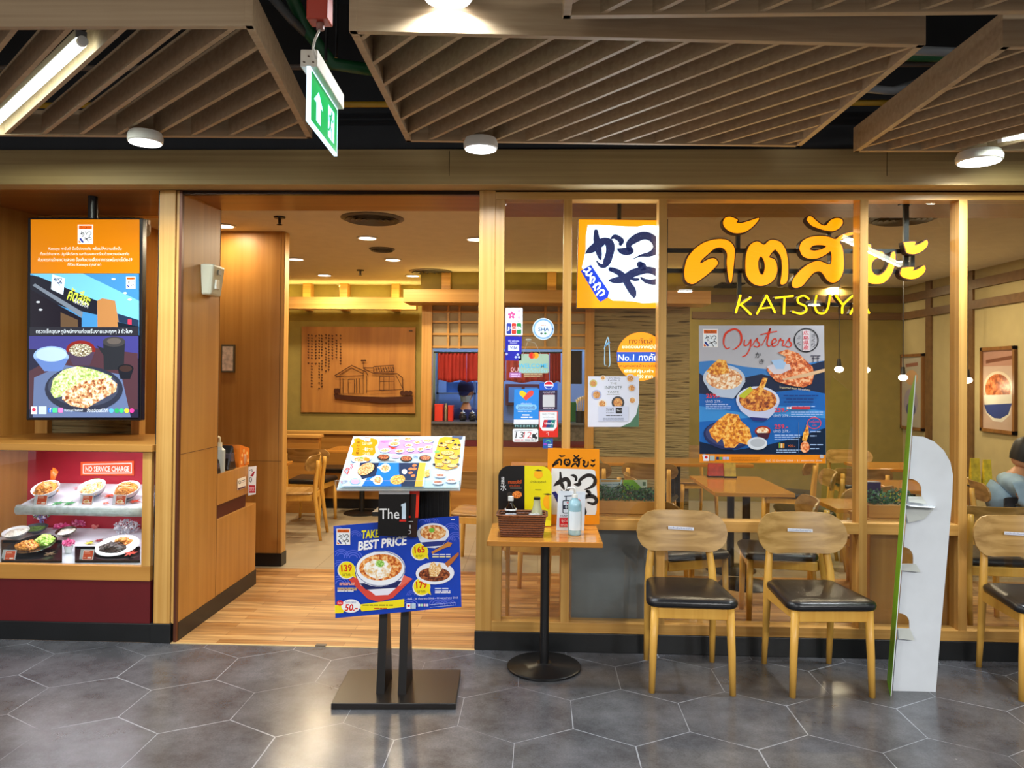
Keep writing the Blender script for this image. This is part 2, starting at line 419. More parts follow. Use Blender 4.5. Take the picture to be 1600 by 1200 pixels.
def plank_floor():
    m = bpy.data.materials.new('oak_plank_floor'); m.use_nodes = True; nt = m.node_tree; b = nt.nodes['Principled BSDF']; L = nt.links; N = nt.nodes.new
    tc = N('ShaderNodeTexCoord'); br = N('ShaderNodeTexBrick'); L.new(tc.outputs['Object'], br.inputs['Vector'])
    br.inputs['Scale'].default_value = 1.0; br.inputs['Brick Width'].default_value = .75; br.inputs['Row Height'].default_value = .075
    br.inputs['Mortar Size'].default_value = .0012; br.inputs['Color1'].default_value = lin('#a8743c'); br.inputs['Color2'].default_value = lin('#d0a266'); br.inputs['Mortar'].default_value = lin('#7d4f26')
    mp = N('ShaderNodeMapping'); mp.inputs['Scale'].default_value = (1.6, 34, 1); L.new(tc.outputs['Object'], mp.inputs['Vector'])
    n = N('ShaderNodeTexNoise'); n.inputs['Scale'].default_value = 1.0; n.inputs['Detail'].default_value = 8; n.inputs['Distortion'].default_value = 1.2; L.new(mp.outputs[0], n.inputs['Vector'])
    r = N('ShaderNodeValToRGB'); r.color_ramp.elements[0].position = .35; r.color_ramp.elements[0].color = lin('#9a9088'); r.color_ramp.elements[1].position = .62; r.color_ramp.elements[1].color = (1, 1, 1, 1); L.new(n.outputs['Fac'], r.inputs[0])
    mx = N('ShaderNodeMix'); mx.data_type = 'RGBA'; mx.blend_type = 'MULTIPLY'; mx.inputs[0].default_value = .8; L.new(br.outputs['Color'], mx.inputs[6]); L.new(r.outputs[0], mx.inputs[7])
    L.new(mx.outputs[2], b.inputs['Base Color']); b.inputs['Roughness'].default_value = .38
    return m
def tile_floor():
    m = bpy.data.materials.new('beige_floor_tiles'); m.use_nodes = True; nt = m.node_tree; b = nt.nodes['Principled BSDF']; L = nt.links; N = nt.nodes.new
    tc = N('ShaderNodeTexCoord'); br = N('ShaderNodeTexBrick'); L.new(tc.outputs['Object'], br.inputs['Vector']); br.offset = 0.0
    br.inputs['Scale'].default_value = 1.0; br.inputs['Brick Width'].default_value = .6; br.inputs['Row Height'].default_value = .6
    br.inputs['Mortar Size'].default_value = .003; br.inputs['Color1'].default_value = lin('#a2957c'); br.inputs['Color2'].default_value = lin('#988b72'); br.inputs['Mortar'].default_value = lin('#7c715c')
    L.new(br.outputs['Color'], b.inputs['Base Color']); b.inputs['Roughness'].default_value = .35
    return m
def ledge_stone():
    m = bpy.data.materials.new('split_ledge_stone'); m.use_nodes = True; nt = m.node_tree; b = nt.nodes['Principled BSDF']; L = nt.links; N = nt.nodes.new
    tc = N('ShaderNodeTexCoord'); mp = N('ShaderNodeMapping'); mp.inputs['Scale'].default_value = (2.4, 2.4, 52); L.new(tc.outputs['Object'], mp.inputs['Vector'])
    n = N('ShaderNodeTexNoise'); n.inputs['Scale'].default_value = 1.0; n.inputs['Detail'].default_value = 5; n.inputs['Roughness'].default_value = .55; n.inputs['Distortion'].default_value = .6; L.new(mp.outputs[0], n.inputs['Vector'])
    r = N('ShaderNodeValToRGB'); e = r.color_ramp.elements; e[0].position = .35; e[0].color = lin('#4c4028'); e[1].position = .45; e[1].color = lin('#a2936a'); L.new(n.outputs['Fac'], r.inputs[0])
    L.new(r.outputs[0], b.inputs['Base Color']); b.inputs['Roughness'].default_value = .9
    bp = N('ShaderNodeBump'); bp.inputs['Strength'].default_value = .9; bp.inputs['Distance'].default_value = .05; L.new(n.outputs['Fac'], bp.inputs['Height']); L.new(bp.outputs[0], b.inputs['Normal'])
    return m
def glass_mat(name='clear_glass', tint=(.96, .98, .97), ior=1.5, rough=0.0):
    m = bpy.data.materials.new(name); m.use_nodes = True; nt = m.node_tree; nt.nodes.clear(); N = nt.nodes.new
    o = N('ShaderNodeOutputMaterial'); mx = N('ShaderNodeMixShader'); f = N('ShaderNodeFresnel'); f.inputs[0].default_value = ior
    t = N('ShaderNodeBsdfTransparent'); t.inputs[0].default_value = tint+(1,); g = N('ShaderNodeBsdfGlossy'); g.inputs['Roughness'].default_value = rough
    gm = N('ShaderNodeNewGeometry'); ex = N('ShaderNodeMath'); ex.operation = 'MULTIPLY_ADD'; ex.inputs[1].default_value = -2.0; ex.inputs[2].default_value = 1.0
    pw = N('ShaderNodeMath'); pw.operation = 'POWER'; pw.inputs[0].default_value = ior
    nt.links.new(gm.outputs['Backfacing'], ex.inputs[0]); nt.links.new(ex.outputs[0], pw.inputs[1]); nt.links.new(pw.outputs[0], f.inputs[0])
    nt.links.new(f.outputs[0], mx.inputs[0]); nt.links.new(t.outputs[0], mx.inputs[1]); nt.links.new(g.outputs[0], mx.inputs[2]); nt.links.new(mx.outputs[0], o.inputs[0])
    return m
M_STONE = ledge_stone(); M_GLASS = glass_mat(); M_HEX = hex_floor(); M_PLANK = plank_floor(); M_TILE = tile_floor()

# ------------------------------------------------------------------ the shell
CZ = 2.75          # restaurant ceiling
HZ = 2.655         # underside of the fascia
XL = at(279, 600, y=0).x      # left wall of the entrance passage
XR = 4.62          # right wall of the restaurant
YB = 5.5           # back wall
struct('floor_concourse', B(-9, 9, -12, -0.002, -.12, 0), M_HEX)
struct('floor_entrance', B(-7, XR+.3, -0.002, 1.74, -.12, .002), M_PLANK)
struct('floor_dining', B(-7, XR+.3, 1.74, YB+3, -.12, .002), M_TILE)
struct('trim_1', B(XL-.02, at(742, 1010, y=0).x, -.012, .0, -.1, .004), mat('pale_threshold', '#cfae78', .4))
struct('ceiling_dining', B(-7, XR+.3, .0, YB+3, CZ, CZ+.1), M_CEIL)
struct('ceiling_concourse', B(-9, 9, -9, .0, 3.7, 3.8), M_VOID)
struct('wall_opposite', B(-9, 9, -9.1, -9, 0, 3.7), mat('opposite_shopfronts', '#6b5a44', .6, var=.5, vs=.8))
struct('wall_back', B(-7, XR+.3, YB, YB+.12, 0, CZ), M_OLIVE)
struct('wall_right', B(XR, XR+.12, .1, YB, 0, CZ), M_CREAM)
struct('wall_left', B(-7.0, -6.9, 0, YB, 0, CZ), M_CREAM)
struct('wall_above_fascia', B(-9, 9, -.1, .2, HZ+.05, 3.7), M_VOID)
# fascia board above the shopfront
ft = at(760, 233, y=-.13).z
fs = MB().box(-9, 9, -.13, .0, HZ, ft)
struct('trim_fascia', fs, W_FASC, bevel=.004)
for px, nm in ((702, 'trim_2'), (1386, 'trim_3')):
    x = at(px, 260, y=-.13).x
    struct(nm, B(x-.0015, x+.0015, -.1312, -.129, HZ+.05, ft-.01), mat('board_joint', '#4d3c22', .8))

# shopfront posts, rails and mullions
def px_x(px, py=640, y=0): return at(px, py, y=y).x
def post(name, a, b, z0, z1, y0=0.0, y1=.1, m=None, pyref=640):
    return struct(name, B(px_x(a, pyref), px_x(b, pyref), y0, y1, z0, z1), m or W_POST, bevel=.002)
KZ = .108
P0a, P0b = px_x(244.5), px_x(269.5)
struct('trim_4', B(P0a, P0b, 0, .12, KZ, HZ), W_POST, bevel=.002)
struct('trim_5', B(P0b+.004, XL-.012, .012, .12, KZ, HZ), W_POST)
struct('trim_6', B(XL-.012, XL+.004, .004, .03, 0.0, HZ), mat('door_channel', '#5a2f1c', .35, metal=.3))
DPa, DPb = px_x(746), px_x(771)
struct('trim_7', B(DPa, DPb, 0, .12, KZ, HZ), W_POST, bevel=.002)
struct('trim_8', B(DPb, px_x(785.5), .006, .1, .166, 2.61), W_POST, bevel=.001)
FX1 = 3.9
struct('trim_9', B(DPb, FX1, .0, .1, at(1000, 312, y=0).z, HZ), W_RAIL, bevel=.002)
struct('trim_10', B(DPb, FX1, .0, .1, KZ, KZ+.058), W_RAIL, bevel=.002)
mull = [(878.5, 891.5), (1027.5, 1040.5), (1342.8, 1355.8), (1498.1, 1511.5)]
for i, (a, b) in enumerate(mull):
    struct('trim_%d' % (11+i), B(px_x(a), px_x(b), .001, .1, KZ+.056, at(1000, 312, y=0).z+.002), W_POST, bevel=.002)
zr0, zr1 = at(1100, 831, y=0).z, at(1100, 814, y=0).z
struct('trim_15', B(px_x(891), px_x(1499), .003, .098, zr0, zr1), W_RAIL, bevel=.002)
# black skirting of the shopfront
struct('baseboard_front', B(DPa-.004, FX1, -.008, .1, 0, KZ), M_KICK, bevel=.003)
struct('baseboard_post', B(P0a-.012, P0b+.012, -.012, .12, 0, KZ+.004), M_KICK, bevel=.003)
struct('baseboard_case', B(-4.2, P0a-.014, -.004, .1, 0, KZ), M_KICK, bevel=.003)
# glass panes
panes = [(785.5, 878.5), (891.5, 1027.5), (1040.5, 1342.8), (1355.8, 1498.1), (1511.5, 1660)]
for i, (a, b) in enumerate(panes):
    struct('window_%d' % (i+1), B(px_x(a)-.003, px_x(b)+.003, .045, .0456, KZ+.05, 2.62), M_GLASS)
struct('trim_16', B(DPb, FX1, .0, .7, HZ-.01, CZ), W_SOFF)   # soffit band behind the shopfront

# entrance passage: left wall, soffit, wood columns
pe = at(343, 500, x=XL).y       # where the full height passage wall ends
pb = at(398.5, 900, x=XL).y     # where the low cabinet ends
DEEP = 1.2
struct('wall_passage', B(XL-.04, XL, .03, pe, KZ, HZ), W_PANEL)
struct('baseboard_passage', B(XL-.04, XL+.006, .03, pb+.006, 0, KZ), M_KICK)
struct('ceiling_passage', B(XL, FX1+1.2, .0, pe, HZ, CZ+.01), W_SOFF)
struct('trim_17', B(XL, DPa, .012, .05, HZ-.022, HZ), mat('door_track', '#2a1a12', .3, metal=.6))
# panel joints of the passage wall
for yy, z0, z1, nm in ((pe-.002, KZ, HZ, 'trim_18'),):
    struct(nm, B(XL, XL+.0015, yy-.0015, yy+.0015, z0, z1), mat('panel_joint', '#5a3a18', .8))
zj = at(300, 706, x=XL).z
struct('trim_19', B(XL, XL+.0012, .04, pe, zj-.0015, zj+.0015), mat('panel_joint', '#5a3a18', .8))
# column facing the entrance
yc = 1.80
ca, cb = at(300, 600, y=yc).x, at(441.5, 600, y=yc).x
struct('wall_column', B(ca-.6, cb, yc, yc+.10, KZ, CZ), W_PANEL)
struct('trim_20', B(cb, cb+.006, yc+.003, yc+.11, KZ, CZ), W_POST)
struct('baseboard_column', B(ca-.6, cb+.012, yc-.008, yc+.115, 0, KZ), M_KICK)
zc2 = at(400, 720, y=yc).z
struct('trim_21', B(ca, cb, yc-.0012, yc, zc2-.0015, zc2+.0015), mat('panel_joint', '#5a3a18', .8))
struct('trim_22', B(cb-.028, cb-.025, yc-.0012, yc, KZ, CZ), mat('panel_joint', '#5a3a18', .8))

# back of the restaurant: cove beam, kitchen front
struct('trim_beam', B(-6.9, at(650, 470, y=4.95).x, 4.95, 5.1, 2.385, 2.53), W_RAIL)
for px in (483, 540, 620):
    x = at(px, 455, y=5.45).x
    struct('trim_%d' % (23+int((px-483)/57)), B(x-.05, x+.05, 5.35, 5.5, 2.4, CZ), W_RAIL)
YK = 4.2
k0, k1 = at(658, 600, y=YK).x, at(674, 600, y=YK).x
kx0, kx1 = at(630, 470, y=YK-.35).x, at(1111, 470, y=YK-.35).x
struct('trim_header', B(kx0, kx1, YK-.35, YK+.1, 2.37, 2.51), W_RAIL, bevel=.003)
struct('trim_26', B(k0-.02, kx1-.2, YK+.02, YK+.1, 2.505, CZ), M_OLIVE)
for i, px in enumerate((697, 862)):
    x = at(px, 455, y=YK).x; struct('trim_%d' % (39+i), B(x-.05, x+.05, YK-.02, YK+.03, 2.51, CZ), W_RAIL)
struct('trim_41', B(P0a-.02, P0a+.012, .03, .1, KZ, HZ), M_KICK)  # black filler paints the shade in the gap beside the left post
k0, k1 = at(658, 600, y=YK).x, at(674, 600, y=YK).x
struct('trim_27', B(k0, k1, YK, YK+.12, 0, 2.38), W_POST)
k2, k3 = at(914, 600, y=YK).x, at(928, 600, y=YK).x
struct('trim_28', B(k2, k3, YK, YK+.12, 0, 2.38), W_POST)
s1 = at(1078, 600, y=YK).x
struct('wall_stone', B(k3, s1, YK+.03, YK+.2, 0, 2.45), M_STONE)
struct('wall_kitchen_left', B(k0-.02, k0, YK+.12, YB, 0, CZ), M_OLIVE)
zk0, zk1 = at(780, 660, y=YK).z, at(780, 545, y=YK).z
struct('wall_counter', B(k1, k2, YK+.02, YK+.14, 0, at(780, 698, y=YK).z), W_PANELX)
struct('wall_counter_band', B(k1, k2, YK+.015, YK+.14, at(780, 698, y=YK).z, at(780, 688, y=YK).z), M_MAROON)
struct('wall_counter_stone', B(k1, k2, YK+.01, YK+.14, at(780, 688, y=YK).z, zk0), mat('grey_stone', '#5b5245', .8, var=.35, vs=30, bump=.6, bs=40))
# kitchen beyond
struct('wall_kitchen_back', B(k0, k3+.4, YK+1.2, YK+1.26, 0, CZ), mat('kitchen_blue_wall', '#7c96c8', .5))
# shoji lattice above the kitchen opening
struct('wall_shoji', B(k1, k2, YK+.05, YK+.06, zk1, 2.38), mat('shoji_paper', '#a8987a', .9))
lat = MB()
for px in (700.5, 718, 790, 812, 852, 873): 
    x = at(px, 500, y=YK+.03).x; lat.box(x-.012, x+.012, YK+.025, YK+.05, zk1, 2.37)
for py in (487, 503, 522, 542):
    z = at(700, py, y=YK+.03).z; lat.box(k1, k2, YK+.028, YK+.05, z-.012, z+.012)
struct('trim_lattice', lat, W_RAIL)
# timber lines on the back and right walls
def zb(py, px=1380): return at(px, py, y=YB).z
for i, (z0, z1, zm) in enumerate(((462, 474, 0), (489, 500, 0))):
    a, b = zb(z1), zb(z0)
    struct('trim_%d' % (29+i*2), B(at(1080, 600, y=YB).x, XR-.02, YB-.03, YB, a, b), W_BEAM)
    struct('trim_%d' % (30+i*2), B(XR-.03, XR, .12, YB-.03, a, b), W_BEAM)
for i, px in enumerate((1453, 1518)):
    y = at(px, 560, x=XR).y
    struct('trim_%d' % (33+i), B(XR-.025, XR, y-.06, y+.06, 0, CZ), W_BEAM)
struct('baseboard_back', B(-6.9, k0, YB-.02, YB, 0, .12), M_KICK)
struct('baseboard_right', B(XR-.02, XR, .1, YB, 0, .12), M_KICK)
# ------------------------------------------------------------------ concourse ceiling: slatted panels, lamps, pipes
ZB = 2.78
def line_clip(poly, p, d):
    ts = []
    n = len(poly)
    for i in range(n):
        a = Vector(poly[i]); b = Vector(poly[(i+1) % n]); e = b-a
        den = d.x*e.y-d.y*e.x
        if abs(den) < 1e-9: continue
        w = a-p; t = (w.x*e.y-w.y*e.x)/den; u = (w.x*d.y-w.y*d.x)/den
        if 0 <= u <= 1: ts.append(t)
    return (min(ts), max(ts)) if len(ts) >= 2 else None
def baffle_mat(): return W_BAFF
def panel(label, poly, ang, pitch, org, hgt=.12, z=ZB):
    """poly: corners (x, y) counter-clockwise; slats run at ang degrees"""
    c = Vector((sum(p[0] for p in poly)/len(poly), sum(p[1] for p in poly)/len(poly), z))
    t = thing('slatted_ceiling_panel', label, 'ceiling panel', c)
    n = len(poly)
    for i in range(n):
        a = Vector(poly[i]).to_3d(); b = Vector(poly[(i+1) % n]).to_3d(); e = (b-a).normalized(); nin = Vector((-e.y, e.x, 0))
        cin = (Vector((c.x, c.y, 0))-a).dot(nin)
        if cin < 0: nin = -nin
        q = [a, b, b+nin*.028, a+nin*.028]
        MB().hexa([(p.x, p.y, z) for p in q], [(p.x, p.y, z+hgt+.01) for p in q]).build('frame_beam', W_BAFF, t, bevel=.002)
    d = Vector((math.cos(math.radians(ang)), math.sin(math.radians(ang)))); nn = Vector((-d.y, d.x)); sl = MB()
    o = Vector(org)
    for k in range(-60, 60):
        p = o+Vector((k*pitch, 0)); r = line_clip([Vector(v) for v in poly], p, d)
        if not r or r[1]-r[0] < .06: continue
        a = p+d*(r[0]+.02); b = p+d*(r[1]-.02); w = nn*.009
        q = [a-w, b-w, b+w, a+w]
        sl.hexa([(v.x, v.y, z+.006) for v in q], [(v.x, v.y, z+hgt) for v in q])
    sl.build('slats', W_BAFF, t)
    return t
def zxy(px, py, z=ZB): p = at(px, py, z=z); return (p.x, p.y)
a1, a2 = zxy(395, 40), zxy(488, 217); a3 = zxy(0, 208); a0 = zxy(0, 38)
panel('brown slatted ceiling panel at the left, above the display case, with a tube light beside its slats', [(-5.5, a0[1]), a1, a2, (-5.5, a3[1]-.02)], -43, .196, zxy(128, 211))
bp = [zxy(545, 48), zxy(1447, 70), zxy(1250, 230), zxy(635, 222)]
panel('brown slatted ceiling panel above the entrance and the square lightbox sign, between the exit sign and the gap', bp, -51, .172, zxy(668, 222))
c1, c2 = zxy(1567, 73), zxy(1333, 238)
panel('brown slatted ceiling panel with a dark side beam at the right, ending above the glowing letters', [c1, (5.2, c1[1]), (5.2, c2[1]), c2], -57, .172, zxy(1372, 240))
d1 = zxy(879, 30)
panel('brown slatted ceiling panel nearest the viewer, only its far edge and slat ends in view', [(d1[0]+.01, -4.4), (5.2, -4.4), (5.2, d1[1]-.03), d1], -50, .172, zxy(930, 30))

M_LAMP = mat('lamp_diffuser', '#ffffff', .4, em=7.0)
def disc_lamp(label, px, py, r, z, power, lamp=None, cool=COOL, stem=None):
    p = at(px, py, z=z)
    t = thing('surface_downlight', label, 'ceiling lamp', (p.x, p.y, z), group=None)
    MB().lathe([(r*1.02, .002), (r*1.10, .008), (r*1.12, .030), (r*1.0, .055)], (p.x, p.y, z)).build('housing', M_WHITE, t, 'auto')
    MB().lathe([(r, 0), (r*1.01, .007)], (p.x, p.y, z)).build('diffuser', M_LAMP, t)
    if stem: MB().cyl((p.x, p.y, z+.05), (p.x, p.y, stem), .012).build('stem', M_BLACK, t)
    area('lamp_light', (p.x, p.y, z-.012), r*1.9, power, cool, spread=150)
    return t
PW = 24
disc_lamp('round white ceiling lamp under the slatted panel left of the exit sign', 227, 224, .075, 2.72, PW)
disc_lamp('round white ceiling lamp above the entrance door post', 751, 234, .078, 2.72, PW)
disc_lamp('round white ceiling lamp at the right, under the slatted panel beside a tube light', 1530, 254, .1, 2.72, PW)
disc_lamp('round white ceiling lamp at the top edge, in front of the middle slatted panel', 700, -2, .08, 2.87, 9, stem=3.7)

def tube_light(label, p0, p1, drop=.0, power=30, r=.014):
    p0 = Vector(p0); p1 = Vector(p1); c = (p0+p1)/2; d = (p1-p0).normalized()
    t = thing('tube_light', label, 'tube light', c)
    sd = d.cross(Vector((0, 0, 1))).normalized()*.02
    q = [p0-sd, p1-sd, p1+sd, p0+sd]
    MB().hexa([v+Vector((0, 0, .012)) for v in q], [v+Vector((0, 0, .045)) for v in q]).build('batten', mat('grey_batten', '#8d9096', .4, metal=.3), t, bevel=.003)
    MB().cyl(p0, p1, r, n=12).build('tube', mat('lit_tube', '#f2fff2', .4, em=9.0), t, True)
    for p, s in ((p0, -1), (p1, 1)): MB().cyl(p, p+d*s*.02, .019, n=14).build('end_cap', M_WHITE, t, 'auto')
    L = (p1-p0).length
    o = area('tube_glow', c-Vector((0, 0, .03)), L*.95, power, (.93, 1.0, .88), sy=.03)
    o.rotation_euler = (0, 0, math.atan2(d.y, d.x))
    return t
q0, q1 = at(-25, 207, z=2.80), at(127, 66, z=2.80)
tube_light('bright tube light running diagonally in the left slatted panel', q0, q1, power=26, r=.02)
q0, q1 = at(1566, 217, z=2.79), at(1720, 196, z=2.79)
tube_light('short bright tube light between slats at the right edge, above the round lamp', q0, q1, power=8)
# unseen lamps added behind the viewer to light the shopfront and floor
for i, (x, y) in enumerate(((-3.2, -5.6), (1.9, -5.6), (-.8, -8.2), (4.2, -7.4))):
    t = thing('surface_downlight', 'round added fill lamp over the concourse behind the viewer, '+('farthest left', 'right of centre', 'left of centre', 'farthest right')[i], 'ceiling lamp', (x, y, 2.72), group='added fill lamps behind the viewer')
    MB().lathe([(.11, .006), (.115, .012), (.115, .05)], (x, y, 2.72)).build('housing', M_WHITE, t, 'auto')
    MB().lathe([(.09, 0), (.091, .007)], (x, y, 2.72)).build('diffuser', M_LAMP, t)
    area('lamp_light', (x, y, 2.705), .18, 75, COOL)
q0, q1 = Vector((2.45, -1.82, 2.75)), Vector((3.66, -3.40, 2.75))
tube_light('tube light under the right slatted panels, seen only as a reflection in the glass', q0, q1, power=16, r=.018)

for i, (x, lb) in enumerate(((-3.6, 'left'), (3.0, 'right'))):  # out-of-view ceiling panels added as fill for facade, floor and baffles
    t = thing('fill_light_panel', 'added fill light panel over the concourse behind the viewer, %s one' % lb, 'fill light', (x, -6.9, 3.5))
    MB().box(x-1.8, x+1.8, -7.5, -6.3, 3.5, 3.56).build('housing', M_WHITE, t); MB().box(x-1.75, x+1.75, -7.45, -6.35, 3.494, 3.5).build('diffuser', M_WHITE, t)
    area('fill_panel_glow', (x, -6.9, 3.49), 3.5, 330, (1.0, .97, .92), sy=1.1)
# pipes and conduits in the dark void
def pipe(label, px0, px1, py0, py1, y, r, col, cat='pipe', name='ceiling_pipe'):
    a = at(px0, py0, y=y); b = at(px1, py1, y=y); a.z = b.z = (a.z+b.z)/2
    return tag(MB().cyl(a, b, r, n=14).build(name, mat(name+'_paint', col, .45), None, 'auto'), label, cat)
pipe('thin yellow pipe crossing the dark ceiling gaps above the fascia', -300, 1900, 150, 176, -.35, .016, '#b9901c')
pipe('grey conduit running above the yellow pipe in the dark ceiling gaps', -200, 1800, 95, 112, -.7, .014, '#6c5f55', 'conduit', 'electric_conduit')
def run(label, pts, r, col, cat='pipe', name='ceiling_pipe'):
    return tag(MB().tube(pts, r, 12).build(name, mat(name+'_paint', col, .45), None, True), label, cat)
run('dark green pipe rising diagonally behind the exit sign', [at(440, -40, y=-1.2), at(478, 45, y=-1.0), at(520, 100, y=-.9), at(600, 112, y=-.8)], .03, '#0c4a24')
run('grey pipe running diagonally beside the dark green one', [at(395, -40, y=-1.3), at(455, 30, y=-1.1), at(476, 50, y=-1.0)], .02, '#4a4e50', 'conduit', 'electric_conduit')
run('green pipe in the gap between the right slatted panels', [at(1400, 88, y=-.8), at(1500, 90, y=-.8), at(1560, 92, y=-.8)], .022, '#0f5a2c')
run('pale pipe above the green one in the gap between the right slatted panels', [at(1410, 78, y=-1.0), at(1500, 82, y=-1.0), at(1570, 84, y=-1.0)], .02, '#8a9094')
run('flexible grey duct sagging in the gap between the right slatted panels', [at(1350, 138, y=-.7), at(1395, 142, y=-.7), at(1430, 130, y=-.7), at(1480, 108, y=-.7)], .02, '#7d8388', 'duct', 'flexible_duct')
for i, px in enumerate((509, 525)):
    a = at(px, 95-i*5, y=-1.5); tag(MB().cyl(a, (a.x, a.y, 3.7), .006).build('threaded_rod', M_BLACK), 'thin black hanger rod right of the exit sign cable' if i == 0 else 'thin black hanger rod with bracket, further right of the exit sign', 'hanger rod')

# red hanging box, cable and exit sign
p = at(501, 8, y=-2.15)
t = thing('red_junction_box', 'red metal box at the top edge above the exit sign', 'junction box', (p.x, p.y, p.z))
MB().box(p.x-.035, p.x+.03, p.y-.03, p.y+.03, p.z-.055, p.z+.3).build('housing', mat('red_paint', '#b03418', .4), t, bevel=.004)
MB().cyl((p.x, p.y, p.z-.075), (p.x, p.y, p.z-.05), .012).build('gland', mat('gland', '#8a5c50', .5), t)
run('white cable curving down to the exit sign', [(p.x-.0, p.y, p.z-.07), at(492, 62, y=-2.15), at(489, 75, y=-2.15), at(494, 92, y=-2.15)], .004, '#d8d2c4', 'cable', 'power_cable')
def exit_sign():
    n_b = hit(484, 197, (0, -2.12, 0), (0, 1, 0)); n_t = at(482.5, 112, y=-2.12)
    f_b = at(527, 237, y=-1.74); f_t = at(527, 163, y=-1.74)
    X0 = Vector((n_b.x, n_b.y, 0)); X1 = Vector((f_b.x, f_b.y, 0)); zt = (n_t.z+f_t.z)/2; z0 = (n_b.z+f_b.z)/2
    d = (X1-X0); L = d.length; d.normalize(); n = Vector((d.y, -d.x, 0))
    if n.dot(Vector((CAM.x, CAM.y, 0))-X0) < 0: n = -n
    c = X0+d*L/2+Vector((0, 0, zt))
    t = thing('exit_sign', 'green exit sign with arrow and running figure hanging on a cable', 'exit sign', c)
    fn = lambda u, v: X0+d*(u/100*L)+Vector((0, 0, zt-(zt-z0)*v/50))
    sh = Sheet(fn, n, rough=.3)
    sh.base([(0, 0), (100, 0), (100, 50), (0, 50)], mat('sign_edge_glow', '#bfe6ff', .2, em=1.6), .012)
    sh.rect(3, 2, 98, 48, mat('sign_green', '#0a8a42', .3, em=.75))
    w = mat('sign_white', '#a8e0f0', .3, em=1.0)
    sh.poly([(28, 12), (44, 25), (36, 25), (36, 42), (20, 42), (20, 25), (12, 25)], w)
    sh.rect(62, 10, 86, 42, w); g = mat('sign_green', '#0a8a42', .3, em=.75)
    sh.ell(76, 14.5, 2.6, 2.2, g); sh.stroke([(74, 18, 2.2), (71, 24, 2.6), (70, 29, 2.2)], g, 3)
    sh.stroke([(70, 29, 1.5), (76, 33, 1.3), (76, 40, 1.1)], g, 3); sh.stroke([(70, 29, 1.5), (66, 34, 1.3), (62.5, 35, 1.1)], g, 3)
    sh.stroke([(74, 19, 1.1), (79, 22, 1), (82, 19, 1)], g, 3); sh.stroke([(73, 19, 1.1), (66, 20, 1), (65, 25, 1)], g, 3)
    sh.build('sign_face', t)
    hb = MB(); q = [X0-d*.0-n*.032, X1-n*.032, X1+n*.022, X0+n*.022]
    hb.hexa([v+Vector((0, 0, zt-.002)) for v in q], [v+Vector((0, 0, zt+.052)) for v in q]); hb.build('housing', mat('housing_cream', '#d6cfc0', .4), t, bevel=.004)
    s = MB()
    for a, b in ((-.02, .012), (.008, .012), (-.006, .03)):
        q = X0+n*a+Vector((0, 0, zt+b)); s.cyl(q, q-d*.003, .003, n=10)
    s.build('screws', mat('screw', '#5c4a3a', .5), t)
    return t
exit_sign()
# ------------------------------------------------------------------ left bay: screen and food display case
XC0 = -3.75                     # outer left side wall of the bay
xs_f = at(0, 500, y=0).x
bx = at(57, 330, y=.72)         # back corner of the bay's left wall
XW = at(57, 500, y=.72).x
# side wall of the bay, running back from the facade
struct('wall_bay_left', MB().hexa([(XW-1.2, 0.0, 0), (XW-.18, 0.0, 0), (XW, .72, 0), (XW-1.2, .72, 0)], [(XW-1.2, 0.0, HZ), (XW-.18, 0.0, HZ), (XW, .72, HZ), (XW-1.2, .72, HZ)]), W_PANEL)
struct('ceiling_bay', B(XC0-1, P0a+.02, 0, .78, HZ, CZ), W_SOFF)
zt_, zb_ = at(150, 338, y=.74).z, at(150, 655, y=.74).z
# back frame of the bay: head, stiles, and a sill over a strip of split stone
struct('trim_35', B(XW, XL-.17, .72, .80, zt_, HZ), W_RAIL)
struct('trim_36', B(XW-.02, at(75, 600, y=.72).x, .72, .80, .9, HZ), W_POST)
struct('trim_37', B(at(208, 600, y=.74).x, at(221, 600, y=.74).x, .72, .80, .9, 2.0), W_POST)
xa, xb = at(75, 600, y=.78).x, at(208, 600, y=.78).x
struct('wall_stone_strip', B(xa, xb, .77, .84, .9, zt_), M_STONE)
xg, xh = at(221, 600, y=.80).x, at(268, 600, y=1.5).x
struct('wall_bay_back', B(xg-.01, xh, 1.5, 1.56, .0, at(235, 362, y=1.5).z), W_PANEL)
struct('wall_bay_end', B(ca-.3, ca-.28, .86, 1.8, 0, CZ), W_PANEL)
# countertop of the display case
YC = .0
zc0 = at(120, 704, y=-.02).z; zc1 = at(120, 694, y=-.02).z
struct('trim_38', B(-4.4, P0a-.012, -.02, .78, zc0-.004, zc1), W_PANELX, bevel=.003)
# case: red base, maple frame, glass
ct = thing('food_display_case', 'maple food display case with glass front and dark red base under the menu screen', 'display case', (at(110, 900, y=0).x, .4, 0))
xr1 = at(235.5, 800, y=0).x; xr0 = at(221.5, 800, y=0).x
zl = at(110, 883, y=0).z; zl2 = at(110, 906, y=0).z
MB().box(-4.4, xr1, .0, .04, zl2, zl).build('bottom_rail', W_PANELX, ct, bevel=.002)
MB().box(xr0, xr1, .0, .04, zl, zc0-.004).build('stile', W_POST, ct, bevel=.002)
MB().box(-4.4, xr1, .006, .05, KZ, zl2).build('base_panel', M_MAROON, ct)
XCB = at(40, 760, y=.62)
red = mat('red_back_panel', '#b01530', .45)
MB().box(-4.4, xr1, .64, .66, zl-.1, zc0).build('back_panel', red, ct)
MB().hexa([(XCB.x-.6, 0.06, zl), (XCB.x-.13, 0.06, zl), (XCB.x, .64, zl), (XCB.x-.6, .64, zl)], [(XCB.x-.6, 0.06, zc0-.005), (XCB.x-.13, 0.06, zc0-.005), (XCB.x, .64, zc0-.005), (XCB.x-.6, .64, zc0-.005)]).build('side_panel', W_PANEL, ct, label='inner maple side panel at the left')
